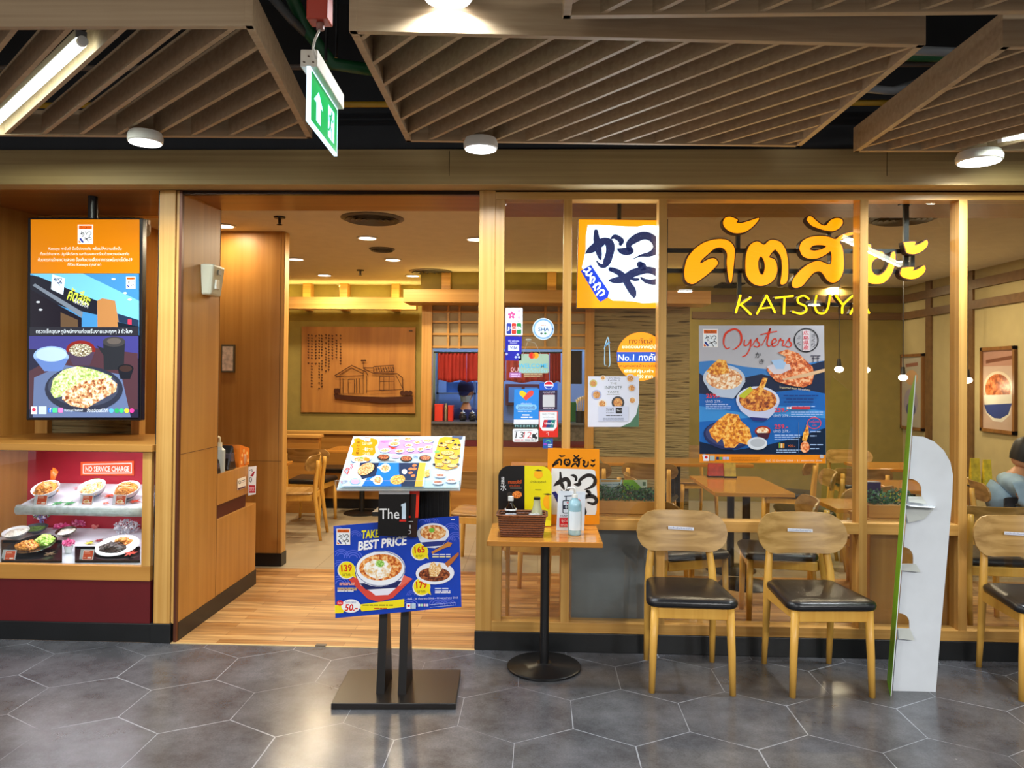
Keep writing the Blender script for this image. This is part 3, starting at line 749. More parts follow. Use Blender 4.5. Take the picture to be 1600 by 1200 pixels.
MB().box(XCB.x-.13, xr1, .045, .64, zc0-.012, zc0-.004).build('ceiling_panel', M_WHITE, ct)
MB().box(-4.4, xr0, .018, .0186, zl, zc0).build('glass_front', M_GLASS, ct)
paper = mat('white_marble_paper', '#cfd2de', .4, var=.12, vs=14)
# stepped display floors, rising to the back
f0 = at(120, 882, y=.06).z; f1 = at(120, 826, y=.60).z
MB().hexa([(XCB.x-.4, .045, f0-.1), (xr1-.01, .045, f0-.1), (xr1-.01, .62, f0-.1), (XCB.x-.4, .62, f0-.1)], [(XCB.x-.4, .045, f0), (xr1-.01, .045, f0), (xr1-.01, .62, f1), (XCB.x-.4, .62, f1)]).build('display_floor', paper, ct)
s0 = at(120, 791, y=.20).z; s1 = at(120, 756, y=.58).z; sx0 = at(30, 798, y=.20).x
stx = xr1-.012
MB().hexa([(sx0, .20, s0-.008), (stx, .20, s0-.008), (stx, .60, s1-.008), (sx0, .60, s1-.008)], [(sx0, .20, s0), (stx, .20, s0), (stx, .60, s1), (sx0, .60, s1)]).build('shelf', paper, ct)
tz = at(120, 798, y=.18)
MB().cyl((sx0, .185, tz.z), (stx, .185, tz.z), .031, n=20).build('shelf_front_roll', mat('glossy_film', '#c8d4d8', .12, var=.25, vs=22, bump=.4, bs=40), ct, True)
MB().cyl((stx-.03, .185, tz.z), (stx, .185, tz.z), .022).build('shelf_end_cap', mat('brown_cap', '#8a5a2c', .4), ct, 'auto')
area('case_light', ((sx0+stx)/2, .30, zc0-.03), 1.0, 4.6, (1.0, .93, .98), sy=.03)
area('case_light', ((sx0+stx)/2, .26, s0-.05), 1.0, 2.6, (1.0, .93, .98), sy=.03)
# sign inside the case
sg = plane_sheet(.632, em=.25, gap=.00008)
sg.base([(126, 722), (209, 720), (209, 743), (126, 743)], '#f05a2c', .004)
sg.poly([(129.5, 725), (206, 723), (206, 740), (129.5, 740.5)], '#fbe9e2'); sg.poly([(131.2, 726.6), (204.2, 724.8), (204.2, 738.4), (131.2, 738.9)], '#f05a2c')
sg.text('NO SERVICE CHARGE', 133.5, 728.4, 68.5, 8.6, '#fff6f0', bold=.02)
tag(sg.build('service_charge_sign'), 'orange sign reading NO SERVICE CHARGE on the red back panel of the case', 'sign')

def surf(px, py, lev):
    """point on one of the two sloping display floors"""
    a, b, y0, y1 = (s0, s1, .20, .60) if lev else (f0, f1, .045, .62)
    n = Vector((0, -(b-a), (y1-y0))); return hit(px, py, (0, y0, a), n)
porc = mat('white_porcelain', '#e8eaf0', .15); navy = mat('navy_glaze', '#24305c', .2); blackl = mat('black_lacquer', '#121216', .2)
rnd = random.Random(5)
def mound(name, parent, c, rx, ry, h, m, seed, n=40, size=.011):
    """heap of fried pieces: one lumpy body"""
    rd = random.Random(seed); mb = MB(); mb.lathe([(1.0, 0), (.85, .45), (.55, .8), (.2, 1), (1e-5, 1.02)], (0, 0, 0), 18)
    mb.v = [(c[0]+x*rx*(1+rd.uniform(-.06, .06)), c[1]+y*ry*(1+rd.uniform(-.06, .06)), c[2]+z*h*(1+rd.uniform(-.06, .06))) for x, y, z in mb.v]
    for i in range(n):
        a = rd.uniform(0, 6.28); q = math.sqrt(rd.random()); z = (1-q*q)*h
        mb.ball((c[0]+math.cos(a)*q*rx*.95, c[1]+math.sin(a)*q*ry*.95, c[2]+z*.95), size*rd.uniform(.6, 1.3), 7, rd.uniform(.5, 1), rd.uniform(.7, 1.5), rd.uniform(.7, 1.4))
    return mb.build(name, m, parent, True)
F_FRY = food('fried_crumb', '#8a3f10', '#d8842c', '#f0b25c', 130); F_EGG = food('egg_and_cutlet', '#c8641c', '#f0c070', '#fff0cc', 110)
F_CURRY = food('brown_curry', '#3a170a', '#6a3012', '#a35a24', 60); F_GREEN = food('shredded_cabbage', '#5c9c20', '#a8d850', '#dcf59c', 160)
F_RICE = food('rice_grains', '#d8d2c0', '#f2eee2', '#ffffff', 220); F_DARK = food('black_sauce', '#120a08', '#2a1c18', '#4a342a', 120)
def tilt_bowl(label, px, py, lev, r, fill, mound_h=.035, rim=navy, dx=0, body=True, ht=.075):
    p = surf(px, py, lev); c = (p.x, p.y, p.z+.004)
    t = thing('rice_bowl', label, 'bowl', c); t.rotation_euler = (math.radians(28), 0, 0)
    q = Vector(c)
    MB().lathe([(r*.42, 0), (r*.45, ht*.12), (r*.72, ht*.4), (r*.9, ht*.7), (r, ht), (r*.96, ht), (r*.86, ht*.72), (r*.4, ht*.3), (1e-5, ht*.28)], q).build('bowl', porc, t, 'auto')
    MB().lathe([(r*.46, ht*.14), (r*.735, ht*.41), (r*.83, ht*.55)], q, 28).build('blue_band', rim, t, 'auto')
    fm = mound('food', t, (q.x, q.y, q.z+ht*.72), r*.85, r*.85, mound_h, fill, px)
    return t
def price_card(label, px, py, lev, w=.075, h=.062, pic=None, face=None):
    p = surf(px, py, lev); x, y, z = p.x, p.y, p.z+.003
    t = thing('price_card', label, 'price card', (x, y, z), group='orange price cards in the display case')
    acr = mat('clear_acrylic', '#dfe6ea', .08, alpha=.35)
    MB().hexa([(x-w*.62, y-.004, z), (x+w*.5, y-.004, z), (x+w*.5, y, z), (x-w*.62, y, z)], [(x-w*.62, y+.012, z+h), (x+w*.5, y+.012, z+h), (x+w*.5, y+.016, z+h), (x-w*.62, y+.016, z+h)]).build('acrylic_stand', acr, t)
    fn = lambda u, v: Vector((x-w*.36+u*w*.84, y-.0065+(1-v)*.0165, z+.004+(1-v)*(h-.008)))
    sh = Sheet(fn, (0, -1, .25), gap=.0001); o = '#c8481c'
    sh.base([(0, 0), (1, 0), (1, 1), (0, 1)], '#e8e4e0', .001); sh.rect(.03, .03, .97, .97, o)
    sh.rect(.12, .14, .62, .2, '#f5d5c0'); sh.rect(.12, .28, .7, .33, '#e8a080'); sh.rect(.5, .72, .88, .86, '#fbe8da'); sh.rect(.12, .76, .36, .8, '#f5d5c0')
    if pic: sh.ell(.42, .66, .32, .2, '#f7dfc0', rot=-15); sh.ell(.42, .66, .22, .12, '#d8954a', rot=-15)
    sh.build('card', t)
    return t
tilt_bowl('tilted bowl with prawn fritters standing up, left on the upper shelf', 76, 778, 1, .082, F_FRY, .05)
p = surf(76, 770, 1); sh_ = MB()
for k, (dx, dz) in enumerate(((-.012, .14), (0, .155), (.012, .145), (.022, .135))): sh_.cyl((p.x+dx*.3, p.y+.03, p.z+.06), (p.x+dx, p.y+.05, p.z+dz), .006, .009, 8)
tag(sh_.build('prawn_tails', mat('prawn_orange', '#ee6a1c', .35), None, True), 'bright orange prawn tails sticking up from the left bowl', 'food')
tilt_bowl('tilted bowl with egg and green onion, middle of the upper shelf', 148, 776, 1, .082, F_EGG, .022)
p = surf(148, 773, 1); g = MB()
for i in range(26): g.ball((p.x+rnd.uniform(-.014, .014), p.y+.02+rnd.uniform(-.012, .012), p.z+.092+rnd.uniform(-.004, .008)), .004, 6)
tag(g.build('green_onion', mat('onion_green', '#2f8a2c', .5), None, True), 'pinch of chopped green onion on the middle bowl', 'garnish', kind='stuff')
tilt_bowl('tilted bowl heaped with fried cutlet, right on the upper shelf', 201, 779, 1, .082, F_FRY, .05)
price_card('orange price card in front of the prawn bowl on the upper shelf', 64, 790, 1)
price_card('orange price card in front of the egg bowl on the upper shelf', 135, 790, 1, pic=True)
price_card('orange price card with a fish picture, in front of the cutlet bowl', 187, 790, 1, pic=True)
def leafy(name, label, cat, c, cols, n, rx, ry, rz, size, seed, parent=None, kind=None, stem=None):
    rd = random.Random(seed); mb = MB(); ms = [mat('leaf', x, .5) for x in cols]
    if stem is not None:
        for k in range(4): mb.tube([(c[0]+rd.uniform(-.2, .2)*rx, c[1], stem), (c[0]+rd.uniform(-.3, .3)*rx, c[1], (stem+c[2])/2), (c[0]+rd.uniform(-.7, .7)*rx, c[1], c[2])], .003, 5)
    for i in range(n):
        mb.mi = rd.randrange(len(ms)); a = Vector((rd.gauss(0, 1), rd.gauss(0, 1), rd.gauss(0, 1))).normalized()
        p = Vector(c)+Vector((a.x*rx, a.y*ry, a.z*rz))*(.55+.45*rd.random())
        u = Vector((rd.gauss(0, 1), rd.gauss(0, 1), rd.gauss(0, 1))).normalized(); w = u.orthogonal().normalized(); s = size*rd.uniform(.6, 1.3)
        mb.add([p-u*s, p+w*s*.5+u.cross(w)*s*.15, p+u*s, p-w*s*.5+u.cross(w)*s*.15], [(0, 1, 2, 3)])
    o = mb.build(name, ms, parent)
    return tag(o, label, cat, kind=kind) if label else o
def star_leaf(label, px, py, lev, r, col, rot=0, dz=.006, name='maple_leaf'):
    p = surf(px, py, lev); mb = MB(); q = []
    for i in range(14):
        a = rot+i*math.pi/7; rr_ = r if i % 2 == 0 else r*.42
        q.append((p.x+math.cos(a)*rr_, p.y+math.sin(a)*rr_*.8, p.z+dz+abs(math.sin(a*1.5))*.008+(math.sin(a)*rr_*.25)))
    mb.prism(q, (0, 0, .0015)); return tag(mb.build(name, mat('leaf_paper', col, .5, var=.2, vs=60)), label, 'leaf')
star_leaf('red paper maple leaf between the middle and right bowls', 172, 777, 1, .035, '#d8401c', .3)
star_leaf('pink paper maple leaf behind the middle bowl', 122, 765, 1, .03, '#e87a80', .8)
star_leaf('orange paper maple leaf at the right end of the upper shelf', 211, 786, 1, .035, '#d0401a', .1)
star_leaf('pale red paper maple leaf in front of the middle bowl', 165, 789, 1, .022, '#e06a50', 1.1)
for i, (px, s_) in enumerate(((90, 'left'), (108, 'right'))):
    star_leaf('green leaf lying between two price cards, the %s of the pair' % s_, px, 789, 1, .038, '#2f8a46', .4+i)
# lower floor
leafy('white_flower_sprig', 'green and white flower sprig at the left end of the case', 'flowers', tuple(surf(34, 806, 0)+Vector((0, .05, .16))), ['#4f8a4a', '#7fae6c', '#dfe6dc', '#2f6a34'], 260, .11, .07, .10, .016, 3, stem=surf(34, 806, 0).z+.002)
def dish(name, label, cat, px, py, lev, r, prof, m, rx=1.0, tiltdeg=16, dz=0):
    p = surf(px, py, lev); t = thing(name, label, cat, (p.x, p.y, p.z+.006+dz)); t.rotation_euler = (math.radians(tiltdeg), 0, 0)
    MB().lathe([(r*a, r*b) for a, b in prof], t.location, 32, rx, 1).build('bowl' if 'bowl' in name else 'plate', m, t, 'auto')
    return t
PL = [(.5, 0), (.62, .03), (1, .13), (.98, .15), (.6, .06), (1e-4, .05)]; BW = [(.4, 0), (.45, .08), (.8, .3), (1, .56), (.95, .56), (.75, .34), (1e-4, .25)]
t = dish('rice_dish', 'white bowl of rice at the left end of the lower shelf', 'bowl', 26, 846, 0, .078, BW, porc, dz=.02); mound('rice', t, t.location+Vector((0, 0, .03)), .062, .062, .014, F_RICE, 3, 10)
def tray(label, px0, px1, py0, py1):
    a = surf(px0, py1, 0); b = surf(px1, py1, 0); c = surf(px1, py0, 0); d = surf(px0, py0, 0)
    t = thing('serving_tray', label, 'tray', (a+c)/2); up = Vector((0, 0, .003)); e = Vector((0, 0, .008))
    MB().hexa([v+up for v in (a, b, c, d)], [v+e for v in (a, b, c, d)]).build('tray', blackl, t, bevel=.002)
    m = MB(); P = [a, b, c, d]; ctr = (a+c)/2
    for i in range(4):
        u, v = P[i], P[(i+1) % 4]; iu, iv = u+(ctr-u)*.04, v+(ctr-v)*.04
        m.hexa([u+e, v+e, iv+e, iu+e], [u+e*2.2, v+e*2.2, iv+e*2.2, iu+e*2.2])
    m.build('rim', blackl, t)
    return t
tray('black serving tray under the cabbage and cutlet plate', 2, 97, 848, 880)
tray('black serving tray under the white oval plate with black cutlet', 117, 219, 858, 880)
t = dish('dinner_plate', 'black plate with fried cutlet and green cabbage on the lower shelf', 'plate', 54, 860, 0, .125, PL, blackl, dz=.02)
mound('cutlet', t, t.location+Vector((-.03, -.02, .008)), .075, .055, .03, F_FRY, 11, 40); mound('cabbage', t, t.location+Vector((.045, .035, .008)), .06, .05, .045, F_GREEN, 12, 40)
t = dish('soup_bowl', 'dark soup bowl with tofu behind the plates', 'bowl', 104, 843, 0, .062, BW, mat('brown_lacquer', '#3a2418', .3), dz=.02); mound('soup', t, t.location+Vector((0, 0, .022)), .052, .052, .008, F_RICE, 3, 12)
t = dish('plant_bowl', 'dark oval bowl with green moss behind the rice bowl', 'bowl', 57, 834, 0, .062, BW, mat('slate_glaze', '#3c4450', .4), 1.25, dz=.005); mound('moss', t, t.location+Vector((0, 0, .02)), .055, .04, .012, mat('moss', '#5c7a3a', .9, bump=.5), 3, 20)
leafy('purple_flower_sprig', 'small sprig of violet and white flowers above the moss bowl', 'flowers', tuple(surf(62, 826, 0)+Vector((0, .02, .085))), ['#8a7ad0', '#c8b8ee', '#6fa05c', '#e6e2f2'], 110, .055, .04, .028, .011, 8, stem=surf(62, 826, 0).z+.002)
leafy('pink_flower_cluster', 'cluster of bright pink blossoms left of the soup bowl', 'flowers', tuple(surf(93, 828, 0)+Vector((0, .02, .02))), ['#f0509a', '#f884bc', '#d83080'], 150, .055, .04, .02, .012, 9)
leafy('pink_blossom_cluster', 'cluster of pale pink blossoms right behind the soup bowl', 'flowers', tuple(surf(122, 825, 0)+Vector((0, .02, .03))), ['#f884bc', '#f0a0c8', '#d84a90'], 120, .05, .04, .02, .012, 10)
leafy('blush_flower', 'single blush coloured flower right of the pink clusters', 'flowers', tuple(surf(146, 828, 0)+Vector((0, .02, .02))), ['#f5a8a0', '#e87a78'], 40, .02, .02, .014, .011, 12)
p = surf(107, 864, 0); t = thing('flower_pot', 'small white pot of pink flowers in front of the soup bowl', 'flower pot', p)
MB().lathe([(.018, .002), (.026, .045), (.024, .045), (.02, .03)], p).build('pot', porc, t, 'auto'); leafy('flowers', None, None, (p.x, p.y, p.z+.062), ['#f06aa8', '#f8a0c8', '#d84a88'], 110, .036, .03, .02, .011, 14, parent=t)
leafy('white_blossom_branch', 'white blossoms behind the oval plate', 'flowers', tuple(surf(195, 836, 0)+Vector((0, .02, .05))), ['#e8e8ee', '#c8ccd8', '#a8a8b8'], 260, .085, .05, .055, .011, 15, stem=surf(195, 836, 0).z+.003)
leafy('green_flower_sprig', 'green and lilac sprig at the right end under the upper shelf', 'flowers', tuple(surf(215, 815, 0)+Vector((0, .02, .02))), ['#5c9c4a', '#c8a0e0', '#86b86c'], 90, .03, .03, .045, .011, 16, stem=surf(212, 830, 0).z)
t = dish('oval_plate', 'white oval plate with black cutlet on the lower shelf', 'plate', 184, 862, 0, .115, PL, porc, 1.12, 22, dz=.02)
mound('black_cutlet', t, t.location+Vector((-.02, -.02, .008)), .085, .05, .028, F_DARK, 17, 46); mound('golden_rice', t, t.location+Vector((.01, .045, .006)), .055, .03, .03, F_FRY, 18, 26)
star_leaf('red maple leaf at the right end of the lower shelf', 204, 871, 0, .042, '#c8341c', .5, .02)
star_leaf('brown maple leaf at the right end of the left tray', 78, 872, 0, .036, '#6a5030', .2, .02)
star_leaf('yellow green leaf left of the oval plate', 140, 851, 0, .032, '#c8c030', .9)
star_leaf('dark red leaf between the yellow leaf and the oval plate', 155, 847, 0, .03, '#8a2a30', .1)
price_card('orange price card at the left end of the lower shelf', 14, 877, 0); price_card('orange price card in front of the white oval plate', 136, 876, 0)

# ---- menu screen hanging in the bay
YT = .14
tv = thing('menu_screen', 'tall wall-size menu screen on a ceiling pole above the display case', 'screen', at(133, 341, y=YT))
c = [at(43.5, 340, y=YT), at(223, 340.5, y=YT), at(220, 657, y=YT), at(41, 656.5, y=YT)]
MB().prism([c[3], c[2], c[1], c[0]], (0, .05, 0)).build('bezel', mat('black_gloss_plastic', '#111116', .25), tv, bevel=.004)
pa = at(145, 340, y=YT+.03); MB().cyl((pa.x, YT+.03, pa.z-.02), (pa.x, YT+.03, HZ), .028, n=20).build('pole', M_BLACK, tv, 'auto')
E_ = .62
sc = plane_sheet(YT-.002, em=E_, rough=.12, gap=.00008)
def quad(x0, y0, x1, y1): return [(x0, y0), (x1, y0), (x1, y1), (x0, y1)]
sc.rough = .15
sc.poly([(48, 343), (218, 343.5), (215.5, 654), (44.5, 653)], '#0a0c14', em=.1)
sc.rect(48, 343, 218, 427, '#c87408')
mini_logo(sc, 121.5, 351, 145.5, 381)
for s, x, y, w in (('Katsuya การันตี มื้อนี้ปลอดภัย พร้อมให้ความเชื่อมั่น', 76, 385.5, 114), ('ตั้งแต่ทำอาหาร ปรุงให้บริการ และดินออกจากร้านด้วยความปลอดภัย', 63, 394, 139),
                   ('กับมาตรการรักษาความสะอาด ป้องกันความเสี่ยงจากการแพร่ระบาดโควิด-19', 59.5, 402, 147), ('ที่ร้าน Katsuya ทุกสาขา', 106, 410.5, 52)):
    sc.text(s, x, y, w, 6.4, '#f4e8d8')
# picture of the shop
sc.rect(47.5, 427.5, 217.5, 524, '#3f7fb4'); sc.poly([(47.5, 427.5), (130, 427.5), (217.5, 470), (217.5, 510), (150, 470)], '#6cb2dc'); sc.poly([(47.5, 430), (60, 432), (152, 470), (152, 492), (100, 480), (47.5, 458)], '#1c1d28')
sc.poly([(51, 446), (55, 443), (130, 488), (128, 496)], '#6d7684'); sc.poly([(47.5, 452), (128, 497), (128, 522), (47.5, 522)], '#1a1620'); sc.poly([(95, 488), (122, 500), (122, 522), (95, 522)], '#5c4632')
sc.poly([(152, 470), (160, 466), (180, 470), (188, 516), (184, 522), (153, 522)], '#a87444'); sc.poly([(82, 428.5), (102, 435), (99, 461), (80, 452)], '#d2e4f4'); brush(sc, 83.5, 433, .115, '#1c2a58')
sc.text('คัตสึยะ', 111, 448, 36, 21, '#c8e048', bold=.02, rot=18); sc.text('KATSUYA', 118, 466, 24, 7.5, '#e8e8f0', rot=22)
sc.poly([(184, 490), (217, 500), (217, 510), (186, 503)], '#203048'); sc.rect(200, 499, 206, 508, '#c8344c'); sc.poly([(184, 503), (217, 510), (217, 524), (186, 524)], '#141c28')
for x, y in ((60, 472), (64, 484), (203, 468), (196, 458), (178, 436)): sc.ell(x, y, 3, 1.4, '#e8f4ff')
sc.rect(47, 511, 217, 524.5, '#26262e'); mini_logo(sc, 197.5, 432.5, 212, 451)
sc.text('ตรวจเช็คอุณหภูมิพนักงานก่อนเริ่มงานและทุกๆ 3 ชั่วโมง', 57, 514, 150, 8.6, '#dfe8f0')
# picture of the meal
sc.rect(46.5, 525, 217, 652.5, '#232338'); sc.poly([(46, 525), (217, 525), (217, 560), (46, 545)], '#3c3a7a'); sc.poly([(120, 540), (216, 552), (216, 640), (46, 640), (46, 580)], '#4a3038')
sc.poly([(54, 590), (100, 570), (190, 585), (205, 652), (52, 652)], '#5c6c92')
sc.ell(81, 556, 28, 15, '#8aa8dc'); sc.poly([(54, 560), (108, 560), (97, 580), (70, 580)], '#5c78b4'); sc.ell(81, 554, 24, 11, '#a8c0e8')
sc.ell(127, 547, 23, 15, '#7a2420'); sc.poly([(105, 550), (149, 550), (141, 571), (115, 571)], '#46384c'); sc.ell(127, 547, 18, 10, food('tv_soup', '#3a2a20', '#8a7a58', '#e8e8d8', 130, em=E_))
sc.poly([(162, 536), (196, 536), (194, 578), (163, 578)], '#26282e'); sc.ell(179, 534, 17.5, 8, '#3c3a3c'); sc.ell(179, 533, 11, 5, '#5a524e'); sc.poly([(164, 545), (152, 540), (163, 556)], '#26282e')
sc.ell(197, 576, 12.5, 7, '#1a1c22'); sc.poly([(185, 578), (209, 578), (204, 592), (189, 592)], '#1c1e26'); sc.ell(197, 576, 10, 5, '#3a2a28')
sc.ell(132, 608, 61, 36, '#2c3040'); sc.ell(131, 605, 55, 30, '#3e4458', rot=2)
cab = food('tv_cabbage', '#7c9c48', '#c8d888', '#f0f4c0', 75, em=E_); cut = food('tv_cutlet', '#7a3414', '#d8a070', '#ffe8c8', 55, em=E_)
sc.poly([(80, 612), (84, 592), (100, 578), (122, 572), (150, 578), (176, 588), (170, 600), (110, 616), (86, 622)], cab)
sc.poly([(100, 612), (130, 596), (172, 590), (184, 600), (182, 612), (160, 624), (136, 638), (112, 634), (98, 624)], cut)
sc.rect(49.5, 635, 59, 647, '#d8dce8'); sc.ell(54, 640, 3, 3, '#c8344c'); sc.rect(61.5, 634.5, 73.5, 647, '#b8ccdc')
for x, cc in ((76, '#2f6ac8'), (83, '#4ac88a'), (92, '#d878b8')): sc.rrect(x, 637, x+7.5, 644.5, 1.2, cc)
sc.text('f', 78.5, 637.8, 2.6, 6, '#ffffff'); sc.text('KatsuyaThailand', 102, 639, 28, 5, '#dde6f0'); sc.text('สั่งเดลิเวอรีได้ที่', 137, 638, 32, 6, '#dde6f0')
for x, cc in ((175, '#58a8d8'), (183.5, '#2ca060'), (191, '#38b878'), (199, '#d8c83c'), (207, '#c83c8c')): sc.ell(x, 641.5, 3.7, 3.7, cc, n=14)
sc.build('screen', tv)
p = at(228, 355, y=.72); t = thing('security_camera', 'small cream security camera in the corner behind the menu screen', 'camera', p)
MB().cyl((p.x, p.y, p.z), (p.x+.03, p.y-.06, p.z-.05), .03, n=16).build('body', mat('cream_plastic', '#d6c8a4', .4), t, 'auto'); MB().box(p.x-.01, p.x+.02, p.y-.01, p.y+.02, p.z, p.z+.05).build('bracket', mat('cream_plastic', '#d6c8a4', .4), t)

# ---- low cabinet with the counter recess at the end of the passage wall
zs = at(343, 741, x=XL).z
zsl = zs
rec = thing('reception_cabinet', 'low maple cabinet with a dark red band at the end of the passage wall', 'cabinet', (XL-.14, (pe+pb)/2, 0))
zA = at(343, 789, x=XL).z; zB = at(343, 811, x=XL).z
ph = at(389, 700, x=XL).y
MB().box(XL-.16, XL-.004, pe+.002, ph, zA, zs).build('upper_box', W_PANEL, rec, bevel=.002)
MB().box(XL-.16, XL-.02, pe+.002, ph, zB, zA).build('dark_red_band', mat('dark_red_laminate', '#4a0d10', .4), rec)
MB().box(XL-.16, XL, pe+.002, pb, KZ, zB).build('lower_cabinet', W_PANEL, rec, bevel=.002)
# things on it
def onx(px, py, dx=0): return at(px, py, x=XL-.12+dx)
p = Vector((XL-.05, pe+.15, zs)); t = thing('pump_bottle', 'clear sanitizer pump bottle with cream pump on the reception cabinet', 'pump bottle', p)
MB().lathe([(.035, 0), (.037, .01), (.037, .15), (.02, .165), (.016, .175)], p).build('bottle', mat('milky_plastic', '#b8beb4', .25), t, 'auto')
cp = mat('cream_pump', '#e6dcb8', .4); MB().cyl(p+Vector((0, 0, .17)), p+Vector((0, 0, .2)), .017).build('collar', cp, t, 'auto'); MB().tube([p+Vector((0, 0, .2)), p+Vector((0, 0, .232)), p+Vector((-.0, -.02, .24)), p+Vector((-.01, -.08, .236)), p+Vector((-.012, -.095, .215))], .008).build('pump_head', cp, t, True)
def terminal(label, y, sz, ang, m):
    p = Vector((XL-.06, y, zs)); t = thing('card_terminal', label, 'card terminal', p)
    MB().hexa([(p.x-.05, y-.05*sz, zs), (p.x+.05, y-.05*sz, zs), (p.x+.05, y+.07*sz, zs), (p.x-.05, y+.07*sz, zs)], [(p.x-.045, y-.045*sz, zs+.03*sz), (p.x+.045, y-.045*sz, zs+.03*sz), (p.x+.045, y+.03*sz, zs+.15*sz), (p.x-.045, y+.03*sz, zs+.15*sz)]).build('body', m, t, bevel=.012)
    MB().box(p.x+.0, p.x+.05, y-.02*sz, y+.03*sz, zs+.05*sz, zs+.1*sz).build('display', mat('grey_lcd', '#4a4650', .2), t, bevel=.004)
    return t
terminal('small black card terminal at the near end of the reception cabinet', pe+.045, .7, 0, M_BLACK)
terminal('larger black card terminal with papers, behind the small one', pe+.27, 1.15, 0, mat('black_brown_plastic', '#1c1412', .3))
p = Vector((XL-.08, pe+.52, zs)); t = thing('leaflet_box', 'orange box of leaflets with pale dots on the reception cabinet', 'leaflet box', p)
MB().hexa([(p.x-.06, p.y-.09, zs), (p.x+.06, p.y-.09, zs), (p.x+.06, p.y+.09, zs), (p.x-.06, p.y+.09, zs)], [(p.x-.06, p.y-.09, zs+.16), (p.x+.06, p.y-.09, zs+.16), (p.x+.06, p.y+.09, zs+.12), (p.x-.06, p.y+.09, zs+.12)]).build('box', mat('orange_card', '#e07818', .5), t)
d_ = MB()
for y_, z_ in ((-.05, .08), (.0, .05), (.04, .085), (-.02, .11), (.06, .03), (-.06, .03)): d_.cyl((p.x+.0605, p.y+y_, zs+z_), (p.x+.062, p.y+y_, zs+z_), .014, n=12)
d_.build('print_pattern', mat('pale_orange', '#f4c070', .5), t)
p = at(391, 705, x=XL-.02); p.y = ph-.03; p.z = zs+.045; tag(MB().ball(p, .016, 10, 2.6).build('hand_sculpture', mat('skin_tone_wood', '#c98f5c', .5), None, True), 'small pink figure at the far end of the reception cabinet', 'figurine')
# labels on the cabinet and passage wall
shx = Sheet(lambda u, v: at(u, v, x=XL+.001), (1, 0, 0)); shx.base([(371.5, 748.5), (384, 744.5), (384, 762), (371.5, 766)], '#ece4d4', .002); shx.poly([(371.8, 763), (383.7, 759), (383.7, 761.7), (371.8, 765.6)], '#4a2430'); shx.ring(374.5, 753.5, 1.5, 2.4, .5, '#3a3a3a'); shx.poly([(377, 751), (383, 749), (383, 750), (377, 752)], '#3a3a3a'); shx.poly([(377, 754), (383, 752), (383, 752.6), (377, 754.6)], '#b89090')
tag(shx.build('small_notice'), 'small white notice with a dark stripe on the reception cabinet side', 'notice')
yy = ph+.01; shx = Sheet(lambda u, v: at(u, v, y=yy), (0, -1, 0)); shx.base([(388, 729.5), (400.5, 728), (399.5, 772), (387.5, 774.5)], '#e8e4dc', .002)
shx.stroke([(390, 735, .6), (394, 733.5, .6), (394, 737, .6)], '#20242c', 1); shx.poly([(391, 744), (396, 737), (398.5, 736.5), (395.5, 744.5)], '#a01c2c'); shx.ring(391.6, 749.5, 1.6, 3.6, .5, '#20242c'); shx.rect(388.8, 758, 398.6, 770, '#b8202c'); shx.lines(389.5, 761, 8, 3, 2.6, '#f0c8c8', .9)
tag(shx.build('hand_washing_notice'), 'narrow white and red hand cleaning notice at the far end of the cabinet', 'notice')
p0, p1 = at(309, 406, x=XL), at(340, 462, x=XL)
t = thing('soap_dispenser', 'white wall dispenser on the passage wall inside the entrance', 'dispenser', (XL, (p0.y+p1.y)/2, (p0.z+p1.z)/2))
ya, yb_, z1_, z0_ = at(311, 430, x=XL+.0).y+.005, at(333, 430, x=XL).y, at(320, 410, x=XL+.05).z, at(320, 459, x=XL+.05).z
MB().hexa([(XL+.001, ya+.02, z0_), (XL+.06, ya+.03, z0_), (XL+.06, yb_-.01, z0_), (XL+.001, yb_, z0_)], [(XL+.001, ya, z1_), (XL+.085, ya+.01, z1_), (XL+.085, yb_-.01, z1_), (XL+.001, yb_, z1_)]).build('body', mat('cream_white_plastic', '#cfd0b8', .3), t, bevel=.014)
MB().box(XL+.083, XL+.088, (ya+yb_)/2-.02, (ya+yb_)/2+.02, z1_-.06, z1_-.03).build('badge', mat('grey_badge', '#5c5a50', .4), t)
MB().box(XL+.066, XL+.08, (ya+yb_)/2-.035, (ya+yb_)/2+.02, z0_+.04, z0_+.1).build('push_bar', mat('pale_push_bar', '#e2e2d2', .25), t, bevel=.005)
pa_, pb_ = at(341, 537, y=yc-.2), at(352, 582, y=yc-.2)
t = thing('wall_frame', 'small grey framed notice on the wooden column inside the passage', 'frame', (pa_.x, yc, pa_.z))
MB().box(pa_.x-.05, pb_.x, yc-.02, yc, pb_.z, pa_.z).build('frame', mat('grey_frame', '#6c6654', .4, metal=.5), t); MB().box(pa_.x-.04, pb_.x-.012, yc-.022, yc-.019, pb_.z+.015, pa_.z-.015).build('notice_sheet', mat('pale_sheet', '#d8c4b0', .6, var=.3, vs=30), t)
